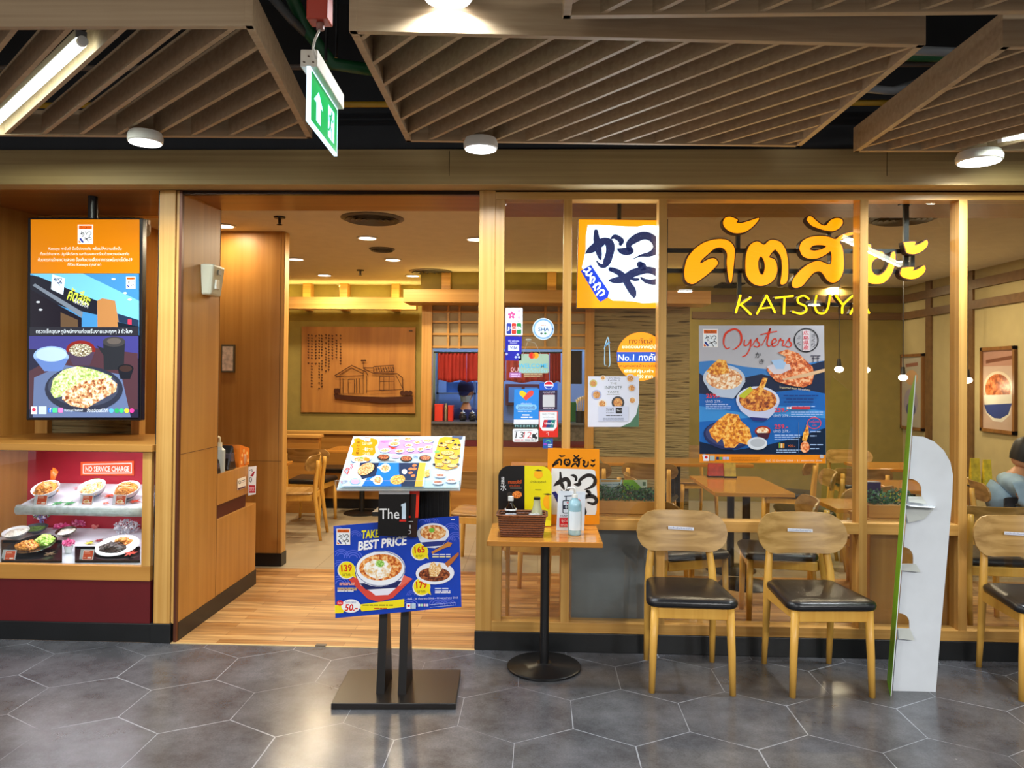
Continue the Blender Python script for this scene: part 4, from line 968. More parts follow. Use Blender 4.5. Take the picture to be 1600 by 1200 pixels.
# ------------------------------------------------------------------ chairs, side table, menu stand, standee
M_PAD = mat('black_leatherette', '#17171a', .28, var=.1, bump=.12, bs=150)
def chair_shape(label, seat='pad', back='oval', loc=(0, 0, 0), group=None):
    """beech chair facing -y, seat height .46"""
    t = thing('dining_chair', label, 'chair', (0, 0, 0), 0, group)
    for sx in (-1, 1):
        x = .185*sx
        MB().tube([(x*1.08, -.215, 0), (x*1.05, -.212, .2), (x, -.208, .428)], .02, 12, rs=[.0155, .019, .0215]).build('leg', W_CHAIR, t, True, label='front leg')
        if back == 'oval': pts = [(x*.98, .235, 0), (x*.97, .215, .2), (x*.96, .200, .43), (x*.93, .205, .52), (x*.86, .225, .62), (x*.8, .245, .70), (x*.78, .252, .76)]
        else: pts = [(x*1.05, .285, 0), (x*1.02, .255, .2), (x*.98, .225, .43), (x*.98, .235, .58), (x*.98, .25, .70), (x*.98, .252, .755)]
        MB().tube(pts, .019, 12, rs=[.0145, .018, .0215, .021, .019, .0175, .014][:len(pts)]).build('leg', W_CHAIR, t, True, label='rear leg rising to the backrest')
    r = MB(); r.box(-.17, .17, -.222, -.197, .372, .428); r.box(-.165, .165, .192, .214, .372, .428)
    for sx in (-1, 1): r.box(.176*sx-.011, .176*sx+.011, -.2, .2, .372, .428)
    r.build('seat_frame', W_CHAIR, t, bevel=.004)
    def outline(z, g=0.0):
        q = []
        for (cx, cy, rr_, a0) in ((.215-.05, -.225+.04, .055+g, -90), (.185-.05, .205-.05, .05+g, 0), (-.185+.05, .205-.05, .05+g, 90), (-.215+.05, -.225+.04, .055+g, 180)):
            for i in range(7):
                a = math.radians(a0+90*i/6); q.append((cx+rr_*math.cos(a), cy+rr_*math.sin(a), z))
        return q
    if seat == 'pad':
        ls = [outline(.430, -.006), outline(.436, .004), outline(.452, .009), outline(.466, .004), outline(.474, -.012), outline(.479, -.04)]
        mb = MB(); n = len(ls[0]); mb.v = [p for l in ls for p in l]
        for k in range(len(ls)-1):
            for i in range(n): mb.f.append((k*n+i, k*n+(i+1) % n, (k+1)*n+(i+1) % n, (k+1)*n+i))
        mb.f += [tuple(range(n))[::-1], tuple(range((len(ls)-1)*n, len(ls)*n))]; mb.m = [0]*len(mb.f)
        mb.build('seat_pad', M_PAD, t, True)
    else:
        ls = [outline(.428, -.004), outline(.432, .004), outline(.446, .004), outline(.450, -.004), outline(.446, -.03)]
        mb = MB(); n = len(ls[0]); mb.v = [p for l in ls for p in l]
        for k in range(len(ls)-1):
            for i in range(n): mb.f.append((k*n+i, k*n+(i+1) % n, (k+1)*n+(i+1) % n, (k+1)*n+i))
        mb.f += [tuple(range(n))[::-1], tuple(range((len(ls)-1)*n, len(ls)*n))]; mb.m = [0]*len(mb.f)
        mb.build('seat', W_PLY, t, True)
    # bent ply backrest: stadium outline on a curved sheet
    if back == 'oval': zc, hh, hw, yb0, cur, th = .73, .108, .247, .205, .055, .013
    else: zc, hh, hw, yb0, cur, th = .728, .072, .255, .205, .07, .013
    nu = 24; nv = 8; V = []; F = []
    for s_ in (0, 1):
        for j in range(nv+1):
            b = -1+2*j/nv
            for i in range(nu+1):
                a = -1+2*i/nu; hb = math.sin(b*math.pi/2)
                wl = hw-(hh*.98)*(1-math.sqrt(max(0, 1-hb*hb)))
                x = wl*math.sin(a*math.pi/2); z = zc+hh*hb
                y = yb0+.012-cur*(x/hw)**2+(z-zc)*.22 + (s_-.5)*th
                V.append((x, y, z))
    m_ = (nu+1)*(nv+1)
    for s_ in (0, 1):
        for j in range(nv):
            for i in range(nu):
                k = s_*m_+j*(nu+1)+i; f = (k, k+1, k+nu+2, k+nu+1); F.append(f if s_ == 0 else f[::-1])
    loop = [j*(nu+1)+nu for j in range(nv+1)]+[nv*(nu+1)+i for i in range(nu-1, -1, -1)]+[j*(nu+1) for j in range(nv-1, -1, -1)]+[i for i in range(1, nu)]
    for i in range(len(loop)):
        a, b = loop[i], loop[(i+1) % len(loop)]; F.append((a, b, b+m_, a+m_))
    mb = MB(); mb.add(V, F); mb.build('backrest', W_PLY, t, 'auto')
    return t
ch = chair_shape('light wood chair with black seat and oval back, nearest to the side table')
sw = mat('paper_strip', '#e6e4ea', .4)
def strip(ch, x, z, w=.14, rz=0, long=False):
    s = Sheet(lambda u, v: Vector((x+(u-.5)*w, .201-.012+(x/.247)**2*-.05+(z-.73)*.22, z+(.5-v)*.017+(u-.5)*-.005)), (0, -1, .1), gap=.0001)
    s.base([(0, 0), (1, 0), (1, 1), (0, 1)], '#dfe0ea', .0008); s.text('งดนั่งเพื่อเว้นระยะห่าง', .04, .2, .9, .6, '#3c4a8c')
    for v in s.mb.v: pass
    return s.build('paper_label', ch, label='white paper strip on the backrest')
st = strip(ch, -.0, .745)
CH1 = ch
ch.location = (.785, -.335, 0); ch.rotation_euler[2] = math.radians(-2)
CH2 = dup(ch, (1.455, -.335, 0), math.radians(3.5), 'light wood chair with black seat, directly left of the white cardboard standee')
CH3 = dup(ch, (2.605, -.335, 0), math.radians(-3), 'light wood chair with black seat, cut by the right edge, right of the white standee')

# side table with round foot
t = thing('side_table', 'small maple pedestal table with a black round foot beside the entrance', 'table', (.02, -.33, 0))
a = at(761, 843, z=.74); b = at(943, 850, z=.74); yf = (a.y+b.y)/2; bkz = at(785, 824, z=.74).y
tx0, tx1 = a.x, b.x; tyb = -.055
MB().box(tx0, tx1, yf, tyb, .712, .74).build('tabletop', W_TABLE, t, bevel=.004)
pc = at(850, 1043, z=0); px_ = pc.x; py_ = pc.y
MB().lathe([(.0001, 0), (.196, 0), (.2, .004), (.2, .012), (.194, .017), (.05, .022), (.04, .03)], (px_, py_, 0), 48).build('foot', M_BLACK, t, 'auto')
MB().cyl((px_, py_, .02), (px_, py_, .705), .024, n=28).build('column', M_BLACK, t, 'auto')
MB().box(px_-.13, px_+.13, py_-.035, py_+.035, .700, .712).build('mounting_plate', M_BLACK, t)
s_ = MB(); s_.cyl((px_, py_, .672), (px_, py_, .688), .0247, n=28); s_.build('silver_label', mat('silver_label', '#c8c8c4', .3), t, 'auto')
TZ = .74
# chairs' worth of table things: black and yellow board, basket, bottles, house board, notice, gel bottle
ybd = -.14
bd = Sheet(lambda u, v: at(u, v, y=ybd), (0, -1, 0), gap=.00008, rough=.3)
bz = at(800, 835, y=ybd)
out = [(778.5, 834), (778.5, 757)]+[(778.5+17*(1-math.cos(math.radians(x))), 757-17*math.sin(math.radians(x))) for x in range(10, 91, 16)]
outr = [(862-17*(1-math.cos(math.radians(x))), 757.5-17*math.sin(math.radians(x))) for x in range(10, 91, 16)][::-1]+[(862, 758), (861, 834)]
bd.base(out+[(819.5, 740), (819.5, 834)], '#101012', .006)
bd.base([(819.5, 740)]+outr+[(819.5, 834)], '#e0d210', .006)
bd.text('鶏', 783, 757, 5, 12, '#e8e8e8'); bd.text('水', 782, 768, 9, 11, '#e8e8e8'); bd.text('ทานแบบคัตสึ', 794, 762, 21, 6, '#d8581c', bold=.02); bd.text('จานร้อน', 796, 769, 16, 4, '#c84a18'); bd.rect(797, 774.5, 815, 775.3, '#b8b0a0')
bd.ell(806, 786, 8.5, 5.5, '#5c3a20'); bd.ell(808, 785, 7.5, 5.5, food('fried_print', '#7a2c08', '#e87a20', '#f8b060', 200)); bd.ell(796, 785, 4, 4, '#3a3430')
bd.ell(841, 753.5, 7, 6.4, '#f0a818'); bd.poly([(834, 747), (841, 745.5), (848, 748), (841, 748.5)], '#3c3a18'); bd.text('น้ำส้มยูสุแท้', 829, 763, 24, 4.4, '#4a4416'); bd.rect(836, 777, 846, 778, '#4a4416')
bd.ell(858, 796, 9.5, 12, '#f0a818', n=20, a0=90, a1=270); bd.poly([(848, 784), (856, 783), (862, 784.5), (856, 786)], '#3c3a18'); bd.poly([(819.5, 815), (861, 826), (861, 834), (819.5, 834)], '#f0ee30')
o = bd.build('menu_board'); zo = min(v.co.z for v in o.data.vertices); o.location.z = TZ+.0005-zo
tag(o, 'board half black and half yellow with rounded top corners behind the basket', 'menu board')
ybg = -.075
hb = Sheet(lambda u, v: at(u, v, y=ybg), (0, -1, 0), gap=.00008, rough=.25)
hb.base([(856, 702.5), (936.5, 704.5), (936.5, 822), (854, 822)], '#e88c0c', .008)
TH = [[[(864, 731, 1.4), (868, 724.5, 1.7), (874, 720.5, 1.7), (877, 723, 1.5), (876.5, 729, 1.2)], [(864.5, 729, 1.9), (869, 727, 1.6), (872, 725.5, 1.2)], [(874.5, 714, 1.0), (877, 715.5, 1.4), (882.5, 714.5, .8)]],
      [[(885.5, 729, 1.6), (882, 726, 1.6), (883, 721, 1.6), (886.5, 721, 1.2), (889, 720.5, 1.4), (890.5, 725, 1.3), (889, 730, 1.1)], [(885.5, 730, 1.5), (888, 727.5, 1.2), (886, 724.5, .9)]],
      [[(893, 731.5, 1.2), (896, 728, 1.5), (900, 727, 1.3), (903, 731, 1.6), (904.5, 726, 1.6), (904, 720.5, 1.5), (899, 719, 1.4), (896, 722, 1.3), (900, 724, 1.1), (904, 721, 1), (909, 718, .6)], [(897, 714.5, 1.2), (900, 717, 1.3), (904, 714.5, 1.3)]],
      [[(911, 722, 1.3), (913.5, 724, 1.6), (911.5, 728.5, 1.6), (915, 731.5, 1.5), (918.5, 729, 1.3), (919, 724, 1)]],
      [[(924, 721.5, 1), (927, 722.8, 1.6), (929.5, 721, .9)], [(923.5, 729, 1.2), (926.5, 730.3, 1.6), (929, 728, .9)]]]
for g in TH:
    for st in g: hb.stroke(st, '#1c140c', 4)
hb.poly([(862, 734), (925, 736), (930, 738.5), (931.5, 755), (933, 775), (932, 800), (930, 807), (862, 806), (860, 760)], '#dcdcda')
brush(hb, 863, 737.5, .58, '#24201e', 1.02)
hb.poly([(862, 772), (868, 770), (884, 792), (878, 800)], '#20246c'); hb.text('と', 864, 775, 5, 5, '#e8e8f0', rot=40)
o = hb.build('house_board'); zo = min(v.co.z for v in o.data.vertices); o.location.z = TZ+.0005-zo
tag(o, 'orange board with Thai name and black brush characters at the back of the side table', 'signboard')
yn = -.235
nt_ = Sheet(lambda u, v: at(u, v, y=yn), (0, -1, 0), gap=.00008, rough=.25)
nt_.base([(872.5, 765.5), (915, 767), (912.5, 828), (869, 827)], '#d8e2ee', .004)
nt_.poly(rr(879, 780, 890, 801, 2.4), '#20263c'); nt_.poly(rr(880.4, 781.6, 888.8, 799.6, 1.6), '#d8e2ee'); nt_.rect(880.2, 788, 889, 794, '#20263c'); nt_.text('+', 882.6, 788.8, 4, 4.4, '#d8e2ee', bold=.05)
nt_.stroke([(884.5, 781, .9), (884.5, 775, .9)], '#20263c', 1); nt_.stroke([(882, 774, .8), (893, 773.4, .8)], '#20263c', 1)
nt_.poly([(899, 780), (905, 778), (907, 781), (906, 786), (902, 789), (898, 786)], '#d8202c'); nt_.poly([(885, 784), (891, 782), (897, 785), (897, 789), (890, 787)], '#d8202c')
nt_.text('HAND GEL', 875.5, 803, 33, 3, '#4a5060'); nt_.rect(874, 807.5, 908, 822, '#d0202e'); nt_.text('จุดล้างมือ', 877, 809, 28, 6.5, '#f0dada'); nt_.lines(876, 817.6, 30, 2, 1.9, '#e8c0c0', 1.0)
o = nt_.build('hand_gel_notice'); zo = min(v.co.z for v in o.data.vertices); o.location.z = TZ+.0005-zo
tag(o, 'white notice with bottle drawing and red band behind the blue gel bottle', 'notice')
# gel bottle
p = at(898, 836, z=TZ+.0); p = Vector((at(898, 800, y=-.34).x, -.34, TZ+.001)); r = .036
t = thing('gel_bottle', 'clear bottle of pale blue gel with white pump on the side table', 'bottle', p)
MB().lathe([(.001, .001), (r*.92, .001), (r, .01), (r, .155), (r*.9, .175), (.016, .19), (.014, .198)], p, 28).build('bottle', mat('blue_gel', '#b4e2f0', .08, trans=.55, var=.1, vs=20), t, 'auto')
fnl = lambda u, v: Vector((p.x+(r+.0006)*math.sin((u-.5)*1.9), p.y-(r+.0006)*math.cos((u-.5)*1.9), p.z+.028+(1-v)*.098))
lb = Sheet(fnl, (0, -1, 0), gap=.0001)
m_ = mat('print', '#d4e4ee', .35)
lb.mi('#d4e4ee'); G = [[lb.fn(i/12, j) for i in range(13)] for j in (0, 1)]
for i in range(12): lb.mb.add([G[0][i], G[0][i+1], G[1][i+1], G[1][i]], [(0, 1, 2, 3)])
lb.k = 2
for i, v in enumerate((.1, .28, .42, .52, .62, .72, .85)): lb.rect(.22, v, .5, v+.03, '#4a7ca8'); lb.rect(.5, v, .5+.28*((i*37 % 10)/10), v+.03, '#4a7ca8')
lb.build('bottle_label', t)
MB().cyl(p+Vector((0, 0, .196)), p+Vector((0, 0, .214)), .015).build('cap', M_WHITE, t, 'auto')
MB().tube([p+Vector((0, 0, .21)), p+Vector((0, 0, .242)), p+Vector((-.01, -.004, .249)), p+Vector((-.034, -.01, .248)), p+Vector((-.04, -.012, .240))], .006).build('pump_head', M_WHITE, t, True)
# basket with bottles and jars
bxa, bxb = at(777, 820, y=-.40).x, at(854, 820, y=-.40).x
byc, bd_ = -.37, .075; bxc = (bxa+bxb)/2; bw = (bxb-bxa)/2; bh = at(815, 806, y=-.44).z-TZ
t = thing('wicker_basket', 'brown woven basket holding sauce bottles and jars on the side table', 'basket', (bxc, byc, TZ))
def wicker():
    m = bpy.data.materials.new('woven_willow'); m.use_nodes = True; nt = m.node_tree; b = nt.nodes['Principled BSDF']; L = nt.links; N = nt.nodes.new
    tc = N('ShaderNodeTexCoord'); w1 = N('ShaderNodeTexWave'); w1.bands_direction = 'Z'; w1.inputs['Scale'].default_value = 26; w1.inputs['Distortion'].default_value = 2.5; w1.inputs['Detail Scale'].default_value = 9
    L.new(tc.outputs['Object'], w1.inputs['Vector']); r = N('ShaderNodeValToRGB'); r.color_ramp.elements[0].color = lin('#4a2410'); r.color_ramp.elements[1].color = lin('#9c5c30'); r.color_ramp.elements[0].position = .2
    L.new(w1.outputs['Fac'], r.inputs[0]); L.new(r.outputs[0], b.inputs['Base Color']); b.inputs['Roughness'].default_value = .45
    bp = N('ShaderNodeBump'); bp.inputs['Strength'].default_value = .8; bp.inputs['Distance'].default_value = .006; L.new(w1.outputs['Fac'], bp.inputs['Height']); L.new(bp.outputs[0], b.inputs['Normal'])
    return m
MW = wicker()
def bk_loop(f, z, g=0):
    q = []
    for (sx, sy, a0) in ((1, -1, -90), (1, 1, 0), (-1, 1, 90), (-1, -1, 180)):
        for i in range(6):
            a = math.radians(a0+90*i/5); q.append((bxc+sx*(bw*f-.025)+(.025+g)*math.cos(a), byc+sy*(bd_*f-.025)+(.025+g)*math.sin(a), TZ+z))
    return q
def bk(ls, name, m):
    mb = MB(); n = len(ls[0]); mb.v = [p for l in ls for p in l]
    for k in range(len(ls)-1):
        for i in range(n): mb.f.append((k*n+i, k*n+(i+1) % n, (k+1)*n+(i+1) % n, (k+1)*n+i))
    mb.f += [tuple(range(n))[::-1], tuple(range((len(ls)-1)*n, len(ls)*n))]; mb.m = [0]*len(mb.f)
    return mb.build(name, m, t, 'auto')
bk([bk_loop(.86, .001), bk_loop(.88, .01), bk_loop(.99, bh), bk_loop(.99, bh, -.006), bk_loop(.86, .014, -.006)], 'woven_body', MW)
rim = MB(); lp = bk_loop(1.0, bh); 
rim.tube(lp+[lp[0]], .007, 8); rim.build('rim', MW, t, True)
def btl(label, px, y, prof, m, capm, capz, capr, caph, lab=None, top=None):
    x = at(px, 790, y=y).x; q = Vector((x, y, TZ+.016)); b_ = thing('sauce_bottle', label, 'bottle', q)
    MB().lathe(prof, q, 24).build('bottle', m, b_, 'auto'); MB().cyl(q+Vector((0, 0, capz)), q+Vector((0, 0, capz+caph)), capr).build('cap', capm, b_, 'auto')
    if lab: MB().lathe([(lab[0], lab[1]), (lab[0], lab[2])], q, 24).build('bottle_label', mat('bottle_label', lab[3], .4, var=.3, vs=60), b_)
    return b_
btl('dark soy sauce bottle with white cap in the left half of the basket', 798, -.355, [(.03, 0), (.031, .1), (.026, .125), (.013, .145), (.012, .165)], mat('soy_glass', '#1a0e0a', .1), M_WHITE, .162, .015, .022, (.0312, .112, .12, '#f0f0ea'))
btl('clear dressing bottle with black cap in the right half of the basket', 839, -.355, [(.03, 0), (.031, .09), (.028, .11), (.019, .14), (.017, .172)], mat('cloudy_glass', '#cfcfa4', .12, trans=.4), M_BLACK, .17, .018, .012, (.0318, .05, .09, '#e8e0c0'))
for px, s_ in ((798, 'left'), (835, 'right')):
    x = at(px, 800, y=-.405).x; q = Vector((x, -.405, TZ+.03)); j = thing('sample_jar', 'small square clear jar with a picture label, %s one in the basket' % s_, 'jar', q)
    MB().box(x-.030, x+.030, q.y-.022, q.y+.022, q.z, q.z+.088).build('jar', mat('clear_plastic', '#dfe4ec', .08, alpha=.45), j, bevel=.006)
    s = Sheet(lambda u, v: Vector((x+(u-.5)*.05, q.y-.0235, q.z+.088-v*.085)), (0, -1, 0), gap=.00008); s.rect(.0, .08, 1, .99, '#ece8ec'); s.rect(0, .62, 1, .99, '#f0b040'); s.ell(.5, .36, .17, .2, '#4a2c30'); s.ell(.5, .5, .2, .16, '#c87c80'); s.text('ต้นตำรับ', .12, .7, .76, .16, '#f8e8c0')
    s.build('picture_label', j)

# ---- menu stand
base = [at(517, 1099, z=.03), at(712, 1099, z=.03), at(720, 1046, z=.03), at(545, 1046, z=.03)]
yf_, yb_ = base[0].y, base[3].y
bx0, bx1 = (base[0].x+base[3].x)/2-.0, (base[1].x+base[2].x)/2
t = thing('menu_stand', 'black double-post menu stand with acrylic top in front of the entrance', 'stand', ((bx0+bx1)/2, (yf_+yb_)/2, 0))
MB().hexa([(v.x, v.y, 0) for v in base], [(v.x, v.y, .03) for v in base]).build('base_plate', mat('black_lacquered_steel', '#17120f', .3), t, bevel=.003)
yp = (yf_+yb_)/2+.0
for pa_, pb_ in ((594.5, 607), (627.5, 640)):
    xa_, xb_ = at(pa_, 1000, y=yp).x, at(pb_, 1000, y=yp).x
    q = MB(); q.hexa([(xa_, yp-.09, .03), (xb_, yp-.09, .03), (xb_, yp+.11, .03), (xa_, yp+.11, .03)], [(xa_, yp-.03, .42), (xb_, yp-.03, .42), (xb_, yp+.03, .42), (xa_, yp+.03, .42)]); q.box(xa_, xb_, yp-.03, yp+.03, .42, 1.10)
    q.build('post', M_BLACK, t)
# tilted holder: four corners in space
mA, mB_ = at(527, 764.5, y=yp-.27), at(718, 764.5, y=yp-.27); zlow = (mA.z+mB_.z)/2
yt_ = yp+.07; mD, mC = at(553, 682, y=yt_), at(726.5, 682, y=yt_); zhi = (mC.z+mD.z)/2
ylo = yp-.27; NV = Vector((0, -(zhi-zlow), (yt_-ylo))).normalized()
P0_ = Vector((0, ylo, zlow))
mn = Sheet(lambda u, v: hit(u, v, P0_, NV), NV, gap=.00005, rough=.25)
corn = [(529.5, 762), (717, 762), (725.5, 683.5), (554, 683.5)]
q = [hit(u, v, P0_-NV*.008, NV) for u, v in [(526, 765.5), (719, 765.5), (727, 681.5), (552, 681.5)]]
ac = mat('clear_acrylic_sheet', '#e4ecf0', .06, alpha=.6)
MB().prism(q, -NV*.006).build('tray', ac, t)
lipy = MB(); a_, b_ = q[0], q[1]; up = NV*.055
lipy.hexa([a_, b_, b_+Vector((0, .004, 0)), a_+Vector((0, .004, 0))], [a_+up, b_+up, b_+up+Vector((0, .004, 0)), a_+up+Vector((0, .004, 0))]); lipy.build('front_lip', M_GLASS, t)
ed = MB(); ed.tube([q[0]+up, q[1]+up], .0016, 6); ed.tube([q[0]+up, q[0]], .0016, 6); ed.tube([q[1]+up, q[1]], .0016, 6); ed.tube([q[0], q[1]], .002, 6); ed.build('lip_edge', mat('acrylic_edge', '#a8a49c', .2), t)
# ribbed black panel behind
rb = MB(); xa_, xb_ = at(643, 800, y=yp+.05).x, at(702, 800, y=yp+.05).x
zr_, zq_ = at(670, 842, y=yp+.05).z, at(670, 762, y=yp+.05).z
rb.box(xa_, xb_, yp+.04, yp+.07, zr_, zq_)
for i in range(9): x = xa_+(xb_-xa_)*(i+.5)/9; rb.box(x-.004, x+.004, yp+.032, yp+.04, zr_, zq_)
rb.build('ribbed_panel', mat('black_ribbed_plastic', '#0c0c0d', .45), t)
yo = yp-.10
# main menu sheet (lies on the holder: a thing of its own)
mn.base(corn, '#aec4d6', .0012)
G_ = 0
def dishp(x, y, rx, ry, f=None, rim='#f2f0ee', rot=-4, dark='#3a4a7a'):
    mn.ell(x, y+ry*.3, rx, ry, dark, rot, 18); mn.ell(x, y, rx, ry, rim, rot, 18); mn.ell(x, y-.1, rx*.78, ry*.72, f or FP, rot, 16)
FP = food('menu_food_print', '#8a3a18', '#e89850', '#fbe0b0', 180)
FP2 = food('menu_food_print_gold', '#9a5010', '#e8a030', '#ffd880', 180)
FP3 = food('menu_food_print_dark', '#4a1a10', '#a04828', '#d8905c', 180)
ox = lambda x: 520+x*.134375
oy = lambda y: 675+y*.134375
mn.poly([(ox(x), oy(y)) for x, y in ((245, 80), (300, 70), (360, 95), (450, 70), (510, 85), (525, 130), (490, 170), (500, 240), (470, 275), (360, 270), (300, 285), (215, 270), (235, 200), (210, 160), (250, 120))], '#d08c14')
mn.text('日本の', ox(415), oy(115), 5.5, 4.4, '#f8ecd0'); mn.text('とんかつ', ox(345), oy(118), 8.4, 4.0, '#f8ecd0'); mn.text('一番かつや', ox(345), oy(180), 16, 5.5, '#f8ecd0'); mn.text('つの', ox(350), oy(238), 11, 3.6, '#f8ecd0')
for i, s in enumerate('串かつ屋'): mn.text(s, ox(278-i*4), oy(105+i*42), 5.4, 4.0, '#3c2810')
mini_logo(mn, ox(368), oy(60), ox(435), oy(110))
mn.poly([(ox(x), oy(y)) for x, y in ((545, 100), (760, 85), (1165, 95), (1160, 240), (820, 262), (560, 240), (520, 180))], '#d490c0')
for x, y, rx, ry in ((740, 95, 45, 20), (715, 140, 65, 28), (875, 85, 50, 24), (985, 122, 45, 20), (1110, 105, 68, 24), (885, 158, 50, 20), (1112, 180, 45, 22), (610, 218, 62, 24), (778, 226, 55, 24), (905, 212, 52, 22), (1022, 205, 42, 26)): dishp(ox(x), oy(y), rx*.134, ry*.134)
mn.poly([(ox(x), oy(y)) for x, y in ((640, 165), (750, 190), (690, 200))], '#d8402c'); mn.lines(ox(600), oy(60), 24, 1, 1, '#3c6ca0', .5); mn.lines(ox(560), oy(110), 12, 2, 1.5, '#b04890', .4); mn.lines(ox(820), oy(150), 8, 2, 2, '#b04890', .3)
dishp(ox(330), oy(322), 15.5, 5.2); mn.ell(ox(335), oy(308), 2.4, 1.2, '#48a038'); mn.ell(ox(400), oy(325), 4.4, 3, '#e88820')
for x, y in ((590, 300), (855, 318), (1075, 310)): mn.ell(ox(x), oy(y), 9.5, 4.8, '#3a2c24', n=18); mn.ell(ox(x), oy(y-5), 8, 3.6, FP3, n=16)
mn.ell(ox(730), oy(292), 6.5, 2.8, '#e8a0c8', n=16); mn.lines(ox(940), oy(282), 7, 3, 1.3, '#3c4a6c', .6); mn.stroke([(ox(530), oy(350), .35), (ox(620), oy(340), .6), (ox(740), oy(350), .35)], '#5a4630', 4)
mn.poly([(ox(x), oy(y)) for x, y in ((1240, 80), (1300, 60), (1460, 70), (1490, 150), (1480, 250), (1450, 420), (1330, 448), (1190, 420), (1180, 300), (1210, 180))], '#dc9c18')
for x, y, rx, ry in ((1350, 122, 52, 22), (1280, 160, 58, 22), (1430, 188, 48, 24), (1335, 250, 80, 30), (1235, 300, 52, 24), (1405, 300, 55, 24), (1325, 352, 56, 26), (1240, 390, 56, 24), (1390, 400, 60, 24)): mn.ell(ox(x), oy(y+3), rx*.134, ry*.134, '#4a3420', n=18); mn.ell(ox(x), oy(y-2), rx*.125, ry*.112, FP2, n=16)
for x, y in ((1400, 105), (1265, 140), (1425, 155), (1470, 160), (1330, 198), (1232, 278), (1465, 290), (1315, 335), (1180, 385), (1455, 385)): mn.ell(ox(x), oy(y), 2.5, 1.6, '#2c2220', n=12)
mn.ell(ox(1215), oy(238), 4, 2.6, '#7cc850'); mn.poly([(ox(1390), oy(52)), (ox(1520), oy(56)), (ox(1500), oy(85)), (ox(1385), oy(80))], '#4a5268')
mn.poly([(ox(x), oy(y)) for x, y in ((250, 368), (1085, 366), (1060, 640), (110, 640), (140, 560), (210, 420))], '#c8d4ea'); mn.poly([(ox(x), oy(y)) for x, y in ((520, 368), (780, 368), (820, 640), (340, 640), (400, 540))], '#2470c8'); mn.poly([(ox(x), oy(y)) for x, y in ((320, 368), (540, 368), (500, 520), (340, 560), (300, 470))], '#24304c')
mn.poly([(ox(x), oy(y)) for x, y in ((770, 368), (1008, 368), (952, 644), (800, 640), (770, 470))], '#24304c'); mn.poly([(ox(x), oy(y)) for x, y in ((1008, 366), (1085, 368), (1040, 644), (952, 644))], '#e8a83c')
mn.ell(ox(395), oy(445), 15.5, 9.5, '#1c2030', -25, 20); mn.ell(ox(385), oy(440), 14, 8.4, FP, -25, 20)
for x, y, rx, ry in ((610, 430, 60, 52), (525, 570, 58, 56)): mn.poly([(ox(x-95), oy(y-10)), (ox(x-30), oy(y-ry*.7)), (ox(x-30), oy(y+ry*.6))], '#eef0f4'); mn.ell(ox(x), oy(y), rx*.134, ry*.134, '#eef0f4', -15, 18); mn.ell(ox(x), oy(y), rx*.1, ry*.1, FP, -15, 16)
mn.ell(ox(755), oy(565), 12, 7.4, FP2, -10, 18); mn.ell(ox(835), oy(472), 4.2, 4, '#e4e8f0', n=14)
for x, y in ((950, 400), (905, 440), (950, 440), (905, 485), (935, 520)): mn.ell(ox(x), oy(y), 3.6, 2, '#d87848', -10, 12)
mn.text('Oysters', ox(112), oy(400), 21, 12, '#e04a3c', rot=-62+0, shear=.2) if False else mn.stroke([(ox(180), oy(505), .5), (ox(140), oy(470), .7), (ox(175), oy(430), .8), (ox(190), oy(470), .6), (ox(165), oy(500), .5), (ox(205), oy(430), .5), (ox(220), oy(400), .5), (ox(205), oy(385), .4), (ox(235), oy(395), .5), (ox(215), oy(445), .4), (ox(240), oy(400), .4)], '#e04a3c', 5)
mn.text('ใหม่', ox(95), oy(560), 3.2, 7, '#c8344c'); mn.text('259', ox(128), oy(570), 6, 5, '#3c4a7c'); mn.ell(ox(262), oy(588), 8.6, 5.4, '#8ab4e0', n=20); mn.ell(ox(262), oy(588), 7, 4, '#d8a8d8', n=20); mn.lines(ox(110), oy(545), 12, 1, 1, '#e06a5c', .5)
mn.poly([(ox(x), oy(y)) for x, y in ((1060, 470), (1130, 440), (1110, 520), (1060, 540))], '#d8d868'); mn.ell(ox(1100), oy(505), 4, 3.4, FP2)
for x, y in ((1250, 515), (1225, 595), (1380, 575)): dishp(ox(x), oy(y), 8.5, 3, FP3, '#f4f4f4', 0, '#b8b8c0')
mn.lines(ox(1180), oy(465), 34, 1, 1, '#e0a060', .5); mn.lines(ox(1200), oy(545), 14, 2, 1.4, '#8090a8', .4); mn.lines(ox(1330), oy(612), 12, 2, 1.3, '#8090a8', .4)
tag(mn.build('menu_sheet'), 'large printed menu sheet with many dishes lying on the tilted stand top', 'menu')
# The 1 card
cs = Sheet(lambda u, v: at(u, v, y=yp-.20), (0, -1, 0), gap=.00008, rough=.25)
cs.base([(592, 767.5), (640, 767), (637.5, 838), (590, 837)], '#0b0b0d', .004); cs.rect(592, 767.5, 640, 772, '#e8e8ea')
cs.text('The', 593, 794.5, 31, 16.5, '#f0f0f0', bold=.008); cs.poly([(627, 788), (634, 785.5), (634, 811), (628, 811), (628, 791), (626.5, 791)], '#cfe4f4'); cs.rect(624, 812, 634.5, 815, '#d8281c')
o = cs.build('membership_card_sign'); tag(o, 'black card sign reading The 1 hanging on the menu stand', 'sign')
cs = Sheet(lambda u, v: at(u, v, y=yp-.17), (0, -1, 0), gap=.00008, rough=.25)
cs.base([(638, 767), (655.5, 767), (651, 840), (635, 838)], '#2a1410', .004); cs.poly([(640, 767), (655.5, 767), (653.5, 809), (649, 809), (650.6, 772), (640, 772)], '#f0341c'); cs.rect(637.6, 806, 641.6, 809, '#f0341c'); cs.rect(637, 814.5, 645.5, 815.6, '#e8e8e8')
cs.text('I', 640, 820, 1.6, 6, '#f0f0f0'); cs.text('D', 637, 828, 5.2, 6.6, '#f0f0f0')
